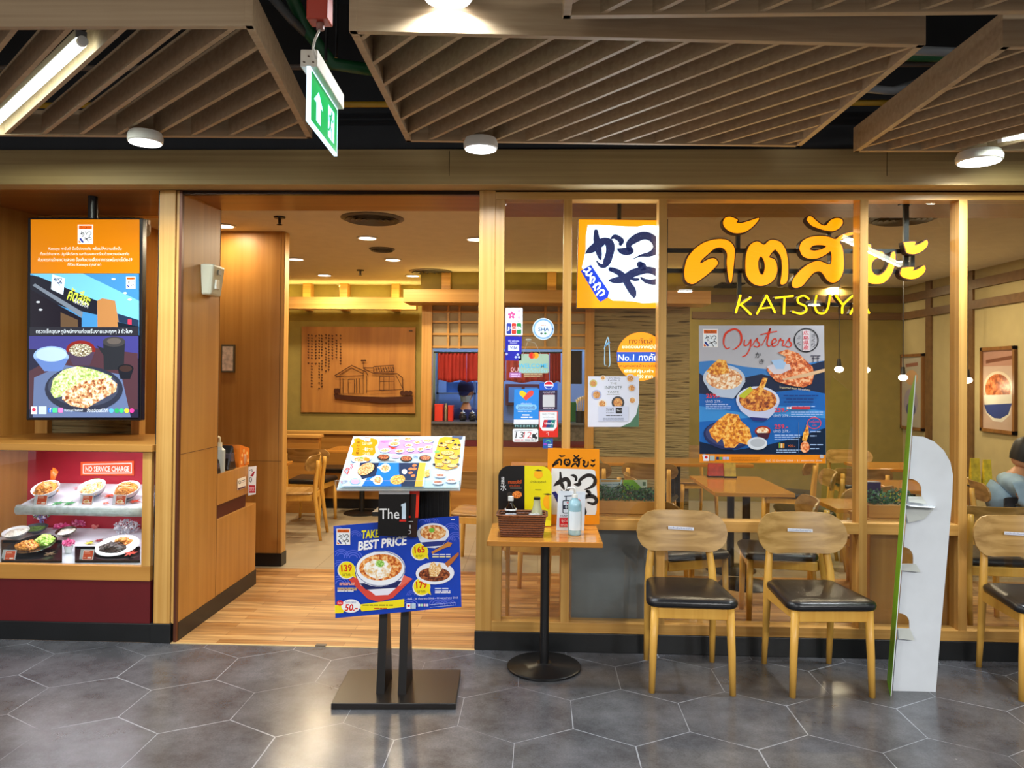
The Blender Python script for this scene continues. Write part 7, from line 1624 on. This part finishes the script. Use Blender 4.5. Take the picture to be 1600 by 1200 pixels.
# pictures on the right wall
def wall_pic(label, px0, px1, z0p, z1p, pic):
    y0_, y1_ = at(px1, 600, x=XR-.02).y, at(px0, 600, x=XR-.02).y
    zt_, zb2 = at(px1, z0p, x=XR-.02).z, at(px1, z1p, x=XR-.02).z
    t = thing('framed_picture', label, 'picture', (XR-.02, (y0_+y1_)/2, (zt_+zb2)/2))
    m = MB(); w = .035
    m.box(XR-.035, XR-.001, y0_, y1_, zt_-w, zt_); m.box(XR-.035, XR-.001, y0_, y1_, zb2, zb2+w); m.box(XR-.035, XR-.001, y0_, y0_+w, zb2, zt_); m.box(XR-.035, XR-.001, y1_-w, y1_, zb2, zt_)
    m.build('frame', wood('walnut_frame', '#6a4420', '#8c6030', 'z', 30, .4), t)
    fn = lambda u, v: Vector((XR-.020, y1_-w-(y1_-y0_-2*w)*u/100, zt_-w-(zt_-zb2-2*w)*v/200)); s = Sheet(fn, (-1, 0, 0), gap=.0001); s.base([(0, 0), (100, 0), (100, 200), (0, 200)], '#b09888', .004)
    if pic == 1:
        s.rect(0, 0, 100, 40, '#a07868'); s.poly([(10, 24), (95, 15), (95, 24), (10, 33)], '#6a4030'); s.ell(50, 95, 48, 42, '#c8b8a0'); s.ell(50, 98, 42, 38, food('curry_print', '#7a3818', '#a85a30', '#c88050', 20)); s.poly([(2, 115), (98, 110), (90, 160), (65, 180), (35, 180), (10, 160)], '#c8c4b8'); s.poly([(4, 140), (96, 132), (84, 160), (60, 172), (38, 172), (14, 160)], '#2c3c78')
    else:
        s.rect(0, 0, 100, 200, '#a8a090'); s.ell(50, 60, 30, 22, '#c89c70'); s.poly([(20, 20), (80, 16), (80, 26), (20, 30)], '#8a5848'); s.ell(46, 130, 34, 40, '#9890a0'); s.ell(46, 150, 24, 20, '#50587c')
    s.build('print', t)
wall_pic('tall framed picture of a bowl with orange curry at the far right', 1533, 1587, 540, 680, 1)
wall_pic('narrow framed picture deeper on the right wall, above the standee top', 1407, 1443, 552, 674, 2)
# pendant bulbs on a cable
wy = 3.6
for px, py, lb in ((1311, 577, 'pendant bulb seen between the Oysters poster and the mullion'), (1352, 578, 'pendant bulb beside the fourth mullion'), (1411, 590, 'pendant bulb with dark socket, above the tip of the standee'), (1512, 594, 'pendant bulb right beside the last mullion')):
    p = at(px, py, y=wy); t = thing('pendant_bulb', lb, 'pendant lamp', (p.x, wy, p.z)); MB().ball((p.x, wy, p.z), .045, 16, .72).build('bulb', mat('bulb_glow', '#fff2d8', .3, em=5.0), t, True)
    MB().cyl((p.x, wy, p.z+.028), (p.x, wy, p.z+.11), .026, .016).build('socket', M_BLACK, t, 'auto'); MB().cyl((p.x, wy, p.z+.11), (p.x, wy, CZ), .004, n=8).build('cord', M_BLACK, t)
    l = bpy.data.lights.new('bulb_light', 'POINT'); l.energy = 3; l.color = WARM; l.shadow_soft_size = .05; o = bpy.data.objects.new('bulb_light', l); COL.objects.link(o); o.location = (p.x, wy, p.z-.06)
# ceiling things
def vent(label, px, py, r):
    p = at(px, py, z=CZ-.01); t = thing('round_air_vent', label, 'air vent', (p.x, p.y, CZ)); m = MB(); g = mat('grey_vent', '#5c564c', .45, metal=.3)
    m.lathe([(r*.82, -.003), (r*.86, -.016), (r, -.006), (r, -.001)], (p.x, p.y, CZ), 36); m.build('rim', g, t, 'auto')
    m = MB()
    for k, f in enumerate((.74, .58, .42, .26, .12)): m.lathe([(r*f, -.004), (r*(f+.1), -.022), (r*(f+.11), -.020), (r*(f+.02), -.003)], (p.x, p.y, CZ), 32)
    m.build('louvre', g, t, 'auto'); MB().lathe([(r*.82, -.0015), (.001, -.0016)], (p.x, p.y, CZ), 32).build('shadow_gap', M_BLACK, t)
    return t
vent('large round ceiling vent just behind the entrance head', 582, 343, .235); vent('round ceiling vent farther back, touching a downlight', 673, 425.5, .245); vent('small flat round ceiling vent between the two larger ones', 597, 390.5, .12)
vent('large round ceiling vent behind the two last strokes of the Thai sign', 1410, 343, .24)
a, b = at(1105, 455, z=CZ-.02), at(1172, 441, z=CZ-.02); t = thing('square_air_vent', 'dark slatted ceiling vent behind the first glowing letter', 'air vent', ((a.x+b.x)/2, (a.y+b.y)/2, CZ))
MB().box(a.x, b.x, a.y, b.y+.2, CZ-.012, CZ).build('frame', mat('dark_vent', '#3c3a36', .4), t); m = MB()
for k in range(9): xx = a.x+(b.x-a.x)*(k+.5)/9; m.box(xx-.006, xx+.006, a.y+.02, b.y+.18, CZ-.022, CZ-.012)
m.build('slats', M_BLACK, t)
for px, py, lb in ((437, 345, 'black ceiling sprinkler just inside the entrance, left of the large vent'), (563, 426, 'small black ceiling sprinkler farther back between downlights')):
    p = at(px, py, z=CZ-.03); t = thing('sprinkler', lb, 'sprinkler', (p.x, p.y, CZ)); MB().lathe([(.045, 0), (.04, -.012), (.012, -.014), (.011, -.05), (.001, -.05)], (p.x, p.y, CZ), 20).build('rosette', mat('dark_chrome', '#2c2620', .3, metal=.7), t, 'auto'); MB().lathe([(.02, -.062), (.022, -.058), (.003, -.05)], (p.x, p.y, CZ), 14).build('deflector', mat('dark_chrome', '#2c2620', .3, metal=.7), t)
# kitchen hatch
yn_ = YK+.10
t = thing('noren_curtain', 'dark red half-height cloth curtain hanging in the kitchen hatch', 'curtain', at(780, 550, y=yn_))
def cloth(px0, px1, py0, py1, seed, m):
    a, b = at(px0, py0, y=yn_), at(px1, py1, y=yn_); V_ = []; F_ = []; n = 40; k = 8; rd = random.Random(seed); ph = rd.uniform(0, 6)
    for j in range(k+1):
        for i in range(n+1):
            u = i/n; v = j/k; V_.append((a.x+(b.x-a.x)*u, yn_+.016*math.sin(u*22+ph)*v+.01*math.sin(u*47+ph*2), a.z+(b.z-a.z)*v+(.012*math.sin(u*9+ph) if j == k else 0)))
    for j in range(k):
        for i in range(n): q = j*(n+1)+i; F_.append((q, q+1, q+n+2, q+n+1))
    mb = MB().add(V_, F_); o = mb.build('cloth_panel', m, t, True); s_ = o.modifiers.new('thick', 'SOLIDIFY'); s_.thickness = .003; return o
RC = mat('red_cloth', '#a02820', .8, var=.12, vs=5)
cloth(684, 728.5, 551, 596, 1, RC); cloth(729.5, 790, 551, 597, 2, RC); cloth(791, 858, 551, 597, 3, RC); cloth(859, 876, 551, 597, 4, RC)
MB().cyl(at(678, 550.5, y=yn_), at(880, 550.5, y=yn_), .009).build('rod', M_BLACK, t, 'auto')
cloth2 = None
a, b = at(890, 548, y=YK+.3), at(909, 600, y=YK+.3); tag(B(a.x, b.x, YK+.3, YK+.36, b.z, a.z).build('wall_cupboard', mat('black_gloss', '#141416', .2)), 'black wall cupboard right of the red curtain in the kitchen', 'cupboard')
zc_ = zk0
t = thing('hatch_counter', 'grey kitchen hatch counter ledge', 'counter', ((k1+k2)/2, YK+.2, zc_)); MB().box(k1+.01, k2-.01, YK-.03, YK+.4, zc_-.02, zc_+.002).build('ledge', mat('steel_ledge', '#6a6c70', .3, metal=.5), t)
def hx(px): return at(px, 650, y=YK+.12).x
def boxes(label, px0, px1, py0, c_):
    a = at(px0, py0, y=YK+.1); b = at(px1, 655, y=YK+.1); t = thing('condiment_box', label, 'box', (a.x, YK+.1, zc_+.003)); MB().box(a.x, b.x, YK+.05, YK+.17, zc_+.003, a.z).build('box', mat('red_lacquer', c_, .3), t, bevel=.004); MB().box(a.x-.002, b.x+.002, YK+.048, YK+.172, a.z-.02, a.z).build('lid', mat('red_lacquer', c_, .3), t, bevel=.003)
boxes('orange red condiment box on the kitchen counter, left one', 680, 692.5, 631, '#d8361c'); boxes('orange red condiment box on the kitchen counter, right of the steel tube', 701, 708, 633, '#c82c18')
p = Vector((hx(697), YK+.11, zc_+.003)); tag(MB().lathe([(.022, 0), (.023, .16), (.012, .175), (.012, .2), (1e-4, .203)], p, 20).build('steel_flask', mat('brass_steel', '#8c8468', .3, metal=.6), None, 'auto'), 'tall steel flask between the two red condiment boxes', 'flask')
for px, lb in ((723, 'left of the two dark glass pots with silver lids on the kitchen counter'), (738, 'right of the two dark glass pots with silver lids on the kitchen counter')):
    p = Vector((hx(px), YK+.13, zc_+.003)); t = thing('glass_pot', lb, 'pot', p); MB().lathe([(.03, 0), (.045, .03), (.042, .07), (.03, .085)], p, 20).build('pot', mat('smoked_glass', '#1a1c22', .1), t, True); MB().lathe([(.034, .085), (.03, .1), (.008, .105), (.008, .12), (1e-4, .122)], p, 18).build('lid', mat('bright_steel', '#a8a8a8', .2, metal=.8), t, True)
p = Vector((hx(906), YK+.12, zc_+.003)); t = thing('utensil_cup', 'black cup with pale ladles on the kitchen counter, beside the second mullion post', 'utensil cup', p); MB().lathe([(.045, 0), (.05, .13), (.047, .13), (.04, .01)], p, 20).build('cup', M_BLACK, t, 'auto')
for i, (dx, h_) in enumerate(((-.03, .26), (-.012, .28), (.008, .29), (.03, .3))): MB().tube([p+Vector((dx*.4, 0, .03)), p+Vector((dx, 0, h_-.06)), p+Vector((dx*1.2, 0, h_))], .01, 8, rs=[.005, .006, .016]).build('utensil', mat('pale_wood', '#d8c49c', .5), t, True)
t = thing('green_crate', 'green crate behind the utensil cup in the kitchen', 'crate', (hx(893), YK+.3, zc_+.003)); a, b = at(890, 628, y=YK+.3), at(900, 655, y=YK+.3); MB().box(a.x, b.x, YK+.25, YK+.37, zc_+.003, a.z).build('crate', mat('green_plastic', '#1c6a34', .4), t, bevel=.004)
# kitchen shelving far behind
t = thing('kitchen_shelf', 'blue lit kitchen shelf with a container behind the cook', 'shelf', ((k1+k2)/2-.3, YK+.95, 0))
x0_, x1_ = at(684, 620, y=YK+.95).x, at(745, 620, y=YK+.95).x
bw_ = mat('blue_white_metal', '#7c98c8', .35)
for z_ in (at(700, 613, y=YK+.95).z, at(700, 650, y=YK+.95).z): MB().box(x0_, x1_, YK+.8, YK+1.15, z_-.02, z_).build('shelf_board', bw_, t)
for x_ in (x0_, x1_-.03): MB().box(x_, x_+.03, YK+.8, YK+.83, 0, 2.0).build('upright', bw_, t)
z_ = at(700, 613, y=YK+.95).z; tag(B(x0_+.12, x0_+.5, YK+.85, YK+1.1, z_+.001, z_+.13).build('storage_box', mat('blue_plastic', '#2c64b0', .4)), 'blue storage box on the kitchen shelf', 'box')
t = thing('kitchen_window', 'white framed blue panel in the kitchen behind the heart sticker', 'window', at(820, 630, y=YK+1.15)); a, b = at(790, 600, y=YK+1.15), at(845, 634, y=YK+1.15); MB().box(a.x, b.x, YK+1.15, YK+1.19, b.z, a.z).build('frame', mat('maroon_frame', '#5c2430', .4), t); xm = (a.x+b.x)/2
MB().box(a.x+.04, xm-.02, YK+1.135, YK+1.15, b.z+.04, a.z-.04).build('pane', mat('blue_pane', '#5c90d0', .2), t); MB().box(xm+.02, b.x-.04, YK+1.135, YK+1.15, b.z+.04, a.z-.04).build('pane', mat('blue_pane', '#5c90d0', .2), t)
a, b = at(678, 548, y=YK+.5), at(912, 548, y=YK+.5); tag(B(a.x, b.x, YK+.45, YK+.6, a.z-.0, a.z+.05).build('light_trough', mat('blue_trough', '#7ca0d8', .3, em=.5)), 'pale blue lit trough along the top of the kitchen hatch', 'lamp')
# stool foot and low things by the door
t = thing('drain_plate', 'small metal plate in the floor at the entrance threshold', 'floor plate', fl(505, 1006)); p = fl(505, 1005); MB().box(p.x-.03, p.x+.03, -.012, .02, .0025, .008).build('plate', mat('worn_metal', '#5a5450', .4, metal=.6), t)
# ------------------------------------------------------------------ people
SKIN = mat('skin', '#c08a64', .5, var=.06)
def skinned(name, verts, edges, root, m, parent, sub=1):
    me = bpy.data.meshes.new(name); off = parent_loc(parent)
    me.from_pydata([tuple(Vector(v[:3])-off) for v in verts], edges, [])
    o = bpy.data.objects.new(name, me); COL.objects.link(o); o.parent = parent
    sk = o.modifiers.new('skin', 'SKIN'); sk.use_smooth_shade = True
    for i, v in enumerate(verts):
        d = me.skin_vertices[0].data[i]; r = v[3]; d.radius = (r, v[4] if len(v) > 4 else r); d.use_root = (i == root)
    if sub: s_ = o.modifiers.new('sub', 'SUBSURF'); s_.levels = sub; s_.render_levels = sub
    me.materials.append(m); return o
def head(parent, c, fwd, hair_m, mask=False, beard=None, cap=None, r=.098):
    """head with face, on a neck that the body supplies; c = centre, fwd = unit look direction"""
    c = Vector(c); f = Vector(fwd).normalized(); sd = f.cross(Vector((0, 0, 1))).normalized(); u = sd.cross(f)
    def w(a, b, z): return c+f*a+sd*b+u*z
    mb = MB(); n = 20; rows = [(-.118, .02), (-.108, .045), (-.09, .06), (-.065, .068), (-.035, .073), (0, .077), (.035, .078), (.07, .07), (.1, .045), (.118, .01)]
    V_ = []; F_ = []
    for z, rr_ in rows:
        for i in range(n):
            a = 2*math.pi*i/n; fa = math.cos(a); x = fa*rr_*(1.22 if fa > 0 else 1.18)+(.012 if z < -.06 and fa > 0 else 0); y = math.sin(a)*rr_
            if fa > .8 and -.03 < z < .0: x += .006
            if fa > .55 and -.01 < z < .04: x -= .006
            V_.append(w(x, y, z))
    for k in range(len(rows)-1):
        for i in range(n): F_.append((k*n+i, k*n+(i+1) % n, (k+1)*n+(i+1) % n, (k+1)*n+i))
    F_ += [tuple(range(n))[::-1], tuple(range((len(rows)-1)*n, len(rows)*n))]
    mb.add(V_, F_)
    # nose, lips, ears
    mb.hexa([w(.078, -.014, -.035), w(.078, .014, -.035), w(.108, .009, -.034), w(.108, -.009, -.034)], [w(.082, -.006, .018), w(.082, .006, .018), w(.088, .004, .018), w(.088, -.004, .018)])
    for s_ in (-1, 1): mb.ball(w(-.005, s_*.079, -.008), .02, 10, 1.4, .7, .5)
    h = mb.build('head', SKIN, parent, True)
    lp = MB(); lp.ball(w(.09, 0, -.062), .014, 10, .35, .7, 1.5); lp.build('mouth', mat('lips', '#9a5648', .5), parent, True)
    for s_ in (-1, 1):
        MB().ball(w(.083, s_*.03, .0), .0095, 10).build('eye', mat('eye_dark', '#1c1410', .2), parent, True)
        MB().tube([w(.088, s_*.015, .022), w(.09, s_*.03, .026), w(.08, s_*.045, .021)], .0035, 6).build('eyebrow', hair_m, parent, True)
    # hair cap
    if hair_m:
        mb = MB(); V_ = []; F_ = []; rows = [(-.075, .076), (-.04, .083), (0, .086), (.035, .087), (.07, .081), (.1, .06), (.122, .03), (.129, .002)]
        for z, rr_ in rows:
            for i in range(n):
                a = 2*math.pi*i/n; fa = math.cos(a); k_ = 1.1 if fa < 0 else 1.16
                zz = z
                if fa > .1 and z < .05: zz = .045+z*.2+.02*fa
                rr2 = rr_
                V_.append(w(fa*rr2*k_-.006, math.sin(a)*rr2*.97, zz))
        for k in range(len(rows)-1):
            for i in range(n): F_.append((k*n+i, k*n+(i+1) % n, (k+1)*n+(i+1) % n, (k+1)*n+i))
        F_.append(tuple(range((len(rows)-1)*n, len(rows)*n)))
        mb.add(V_, F_); mb.build('hair', hair_m, parent, True)
    if mask:
        mb = MB(); mb.hexa([w(.07, -.06, -.1), w(.07, .06, -.1), w(.03, .074, -.02), w(.03, -.074, -.02)], [w(.105, -.02, -.095), w(.105, .02, -.095), w(.118, .02, -.012), w(.118, -.02, -.012)])
        mb.build('face_mask', mat('surgical_mask', '#b8d0dc', .7), parent, True, bevel=.008)
    if cap:
        m = MB(); V_ = []; F_ = []; rows = [(.03, .1), (.06, .1), (.1, .092), (.13, .07), (.142, .03), (.144, .001)]
        for z, rr_ in rows:
            for i in range(n): a = 2*math.pi*i/n; V_.append(w(math.cos(a)*rr_*1.12, math.sin(a)*rr_, z))
        for k in range(len(rows)-1):
            for i in range(n): F_.append((k*n+i, k*n+(i+1) % n, (k+1)*n+(i+1) % n, (k+1)*n+i))
        m.add(V_, F_); m.build('cap', cap, parent, True)
        m = MB(); q = [w(.1, -.07, .035), w(.175, -.05, .018), (w(.19, 0, .016)), w(.175, .05, .018), w(.1, .07, .035), w(.11, 0, .045)]; m.prism(q, u*.006); m.build('cap_peak', cap, parent)
    return w
def hand(parent, wrist, d, palm_n, curl=.5, thumb_side=1, name='hand', s=1.0):
    d = Vector(d).normalized(); nrm = Vector(palm_n); nrm = (nrm-d*nrm.dot(d)).normalized(); sd = d.cross(nrm).normalized()
    wr = Vector(wrist); V_ = [(*wr, .026*s, .02*s), (*(wr+d*.035*s), .03*s, .017*s), (*(wr+d*.075*s), .037*s, .016*s)]; E_ = [(0, 1), (1, 2)]
    for k, (off, ln) in enumerate(((-.03, .062), (-.010, .074), (.010, .07), (.029, .055))):
        b = wr+d*.085*s+sd*off*s; i0 = len(V_); V_.append((*b, .0105*s)); E_.append((2, i0)); dd = d.copy(); p = b
        for j in range(3):
            dd = (dd+nrm*curl*.55).normalized(); p = p+dd*ln*s*(.42, .33, .25)[j]; V_.append((*p, (.0095, .0085, .0072)[j]*s)); E_.append((len(V_)-2, len(V_)-1))
    b = wr+d*.03*s+sd*.028*thumb_side*s; i0 = len(V_); V_.append((*b, .013*s)); E_.append((1, i0)); dd = (d*.75+sd*thumb_side*.7+nrm*.3).normalized(); p = b
    for j in range(2): p = p+dd*.034*s; dd = (dd+nrm*.4-sd*thumb_side*.2).normalized(); V_.append((*p, (.011, .0088)[j]*s)); E_.append((len(V_)-2, len(V_)-1))
    return skinned(name, V_, E_, 0, SKIN, parent, 1)
# seated person behind the fifth pane: light blue shirt, facing right, holding a phone
hx_ = at(1592, 704, y=1.62); cx_, cy_ = hx_.x+.0, 1.62
T = thing('person', 'seated person in a light blue shirt looking down at a phone behind the last pane', 'person', (cx_, cy_, .45))
f = Vector((.95, -.3, 0)).normalized(); sd = f.cross(Vector((0, 0, 1)))
def W_(a, b, z): return Vector((cx_, cy_, 0))+f*a+sd*b+Vector((0, 0, z))
hz_ = hx_.z-.015
sh_z = hz_-.22
SHIRT = mat('light_blue_shirt', '#8fa8bc', .8, var=.12, vs=14); DARK = mat('dark_trousers', '#23252c', .8)
hip = .56
body = [(*W_(-.12, 0, hip), .13, .16), (*W_(-.10, 0, hip+.14), .11, .15), (*W_(-.06, 0, sh_z-.1), .115, .16), (*W_(-.03, 0, sh_z), .06, .07), (*W_(.0, 0, sh_z+.07), .05, .052), (*W_(.02, 0, sh_z+.12), .048, .05)]
E_ = [(0, 1), (1, 2), (2, 3), (3, 4), (4, 5)]
arms = []
for s_ in (-1, 1):
    i = len(body); body += [(*W_(-.03, s_*.14, sh_z-.05), .045), (*W_(.03, s_*.2, sh_z-.17), .046), (*W_(.1, s_*.19, sh_z-.27), .04), (*W_(.22, s_*.11, sh_z-.245), .033), (*W_(.31, s_*.045, sh_z-.21), .025)]
    E_ += [(3, i), (i, i+1), (i+1, i+2), (i+2, i+3), (i+3, i+4)]
skinned('body', body, E_, 0, SKIN, T, 1)
shirt = [(*W_(-.12, 0, hip-.03), .15, .18), (*W_(-.10, 0, hip+.14), .128, .17), (*W_(-.06, 0, sh_z-.1), .13, .178), (*W_(-.03, 0, sh_z+.005), .1, .13), (*W_(-.01, 0, sh_z+.055), .066, .07)]; E2 = [(0, 1), (1, 2), (2, 3), (3, 4)]
for s_ in (-1, 1):
    i = len(shirt); shirt += [(*W_(-.03, s_*.15, sh_z-.03), .078), (*W_(.0, s_*.19, sh_z-.12), .064), (*W_(.03, s_*.2, sh_z-.165), .056)]; E2 += [(3, i), (i, i+1), (i+1, i+2)]
skinned('shirt', shirt, E2, 0, SHIRT, T, 1)
tr = [(*W_(-.12, 0, hip-.04), .14, .18)]; E3 = []
for s_ in (-1, 1):
    i = len(tr); tr += [(*W_(-.05, s_*.1, hip-.04), .1), (*W_(.33, s_*.12, hip-.06), .075), (*W_(.36, s_*.12, .3), .058), (*W_(.33, s_*.12, .1), .045)]; E3 += [(0, i), (i, i+1), (i+1, i+2), (i+2, i+3)]
skinned('trousers', tr, E3, 0, DARK, T, 1)
for s_ in (-1, 1):
    q = W_(.37, s_*.12, .045); mb = MB(); mb.tube([W_(.29, s_*.12, .045), W_(.36, s_*.12, .05), W_(.45, s_*.12, .035), W_(.52, s_*.12, .03)], .04, 12, rs=[.035, .045, .04, .025]); mb.build('shoe', M_BLACK, T, True)
head(T, W_(.045, 0, hz_), (f+Vector((0, 0, -.35))), mat('black_hair', '#17130f', .5, var=.2, vs=60))
for s_ in (-1, 1): hand(T, W_(.31, s_*.045, sh_z-.21), f*1.0+sd*(-s_)*.3+Vector((0, 0, .15)), Vector((0, 0, 1))+sd*(-s_)*.6, .55, s_, 'hand')
ph = thing('smartphone', 'dark smartphone held in both hands by the seated person', 'phone', W_(.42, 0, sh_z-.155)); c = W_(.42, 0, sh_z-.155); a = f*.04+Vector((0, 0, .062)); b = sd*.037; nn = a.cross(b).normalized()
MB().prism([c-a-b, c-a+b, c+a+b, c+a-b], nn*.008).build('case', M_BLACK, ph, bevel=.002); MB().prism([c-a*.92-b*.9-nn*.001, c-a*.92+b*.9-nn*.001, c+a*.92+b*.9-nn*.001, c+a*.92-b*.9-nn*.001], nn*.001).build('glass_screen', mat('phone_screen', '#9fb4cc', .2, em=.5), ph)
wt_ = MB(); q = W_(.27, -.077, sh_z-.228); wt_.cyl(q-(f*.01), q+(f*.01), .034, n=20); wt_.build('wristwatch', mat('steel_watch', '#8c8c8c', .3, metal=.8), T, 'auto')
# chair the person sits on
place_at(bchair, False, cx_-.1*f.x, cy_-.1*f.y, 0, 'beech chair carrying the seated person').rotation_euler = (0, 0, math.atan2(f.y, f.x)+math.pi/2)
# cook in the kitchen hatch
hc = at(728, 613, y=YK+.55)
T = thing('person', 'cook in a dark blue uniform and cap with a face mask in the kitchen hatch', 'person', (hc.x, YK+.6, 0))
cx_, cy_ = hc.x, YK+.6; f = Vector((-.1, -1, 0)).normalized(); sd = f.cross(Vector((0, 0, 1)))
hz_ = hc.z; sz = hz_-.24; NAVY = mat('navy_uniform', '#16205c', .8, var=.1)
body = [(*W_(-.0, 0, sz-.52), .12, .15), (*W_(0, 0, sz-.3), .105, .14), (*W_(0, 0, sz-.1), .115, .16), (*W_(0, 0, sz), .06, .07), (*W_(.0, 0, sz+.08), .05, .05), (*W_(.01, 0, sz+.13), .048, .05)]; E_ = [(0, 1), (1, 2), (2, 3), (3, 4), (4, 5)]
for s_ in (-1, 1):
    i = len(body); body += [(*W_(0, s_*.14, sz-.05), .045), (*W_(.04, s_*.2, sz-.26), .042), (*W_(.2, s_*.13, sz-.36), .036), (*W_(.28, s_*.08, sz-.37), .026)]; E_ += [(3, i), (i, i+1), (i+1, i+2), (i+2, i+3)]
    j = len(body); body += [(*W_(0, s_*.09, sz-.62), .09), (*W_(0, s_*.1, .5), .06), (*W_(-.01, s_*.1, .1), .042), (*W_(.1, s_*.1, .04), .035)]; E_ += [(0, j), (j, j+1), (j+1, j+2), (j+2, j+3)]
skinned('body', body, E_, 0, SKIN, T, 1)
un = [(*W_(-.0, 0, sz-.6), .15, .18), (*W_(0, 0, sz-.3), .125, .16), (*W_(0, 0, sz-.1), .132, .178), (*W_(0, 0, sz+.01), .098, .135), (*W_(.01, 0, sz+.065), .068, .07)]; E2 = [(0, 1), (1, 2), (2, 3), (3, 4)]
for s_ in (-1, 1):
    i = len(un); un += [(*W_(0, s_*.16, sz-.03), .075), (*W_(.04, s_*.2, sz-.26), .058), (*W_(.16, s_*.15, sz-.34), .05)]; E2 += [(3, i), (i, i+1), (i+1, i+2)]
    j = len(un); un += [(*W_(0, s_*.09, sz-.66), .1), (*W_(0, s_*.1, .5), .075), (*W_(-.01, s_*.1, .08), .055)]; E2 += [(0, j), (j, j+1), (j+1, j+2)]
skinned('uniform', un, E2, 0, NAVY, T, 1)
head(T, W_(.015, 0, hz_), (f+Vector((0, 0, -.3))), mat('black_hair', '#17130f', .5, var=.2, vs=60), mask=True, cap=NAVY)
for s_ in (-1, 1): hand(T, W_(.28, s_*.08, sz-.37), f+sd*(-s_)*.3, Vector((0, 0, -1)), .5, -s_, 'hand')
# ------------------------------------------------------------------ lamps inside the restaurant
M_DOWN = mat('downlight_diffuser', '#fff4e0', .4, em=6.0)
def downlight(label, px, py, r=.075, power=14, col=WARM):
    p = at(px, py, z=CZ-.004)
    t = thing('recessed_downlight', label, 'downlight', (p.x, p.y, CZ))
    MB().lathe([(r, -.001), (r*1.2, -.002), (r*1.22, -.008), (r, -.010), (r*.98, -.001)], (p.x, p.y, CZ)).build('trim_ring', M_WHITE, t, 'auto')
    MB().lathe([(r*.97, -.004), (r*.98, -.003)], (p.x, p.y, CZ)).build('diffuser', M_DOWN, t)
    area('downlight_glow', (p.x, p.y, CZ-.014), r*1.8, power, col)
    return t
PI_ = 24
DL = [(574, 372, 'just behind the round ceiling vent, third from the door head'), (462, 405, 'beside the top of the wooden column'), (614, 406, 'before the second round vent, over the dining room'),
      (507, 430, 'left of the small sprinkler, near the cove'), (536, 446, 'the farthest one, almost at the glowing cove'), (645, 431, 'touching the left edge of the farther round vent'),
      (744, 374, 'half hidden by the entrance door post'), (350, 353, 'just inside the passage, nearest to the left wall'),
      (1057, 432, 'seen through the glass, left of the first letter of the glowing sign'), (1122, 374, 'seen through the glass, behind the first glowing letter'),
      (1216, 450, 'seen through the glass, under the second glowing letter'), (1303, 449, 'seen through the glass, under the third glowing letter'),
      (1321, 374, 'seen through the glass, right of the third glowing letter'), (1413, 408, 'seen through the glass, between the two small last strokes of the sign')]
for px, py, s in DL: downlight('round lit downlight '+s, px, py, power=PI_*(.28 if px == 350 else .72 if px > 1000 else .9))
# cove light behind the beam
for a, b in ((-6.5, k0-.1), ):
    area('cove_glow', ((a+b)/2, 5.22, 2.5), (b-a), 16, (1.0, .74, .2), aim=(0, .55, 1), sy=.08)
area('cove_glow', ((kx0+kx1)/2, YK-.1, 2.54), (kx1-kx0)*.9, 4, (1.0, .74, .25), aim=(0, -.5, 1), sy=.05)
# kitchen tubes
area('kitchen_tube', ((k0+k3)/2, YK+.7, 2.6), 1.8, 40, (.55, .72, 1.0), sy=.3)
area('dining_light', (3.6, 3.2, 2.7), .3, 16, WARM)  # warm disc area light below the ceiling, no fixture modelled
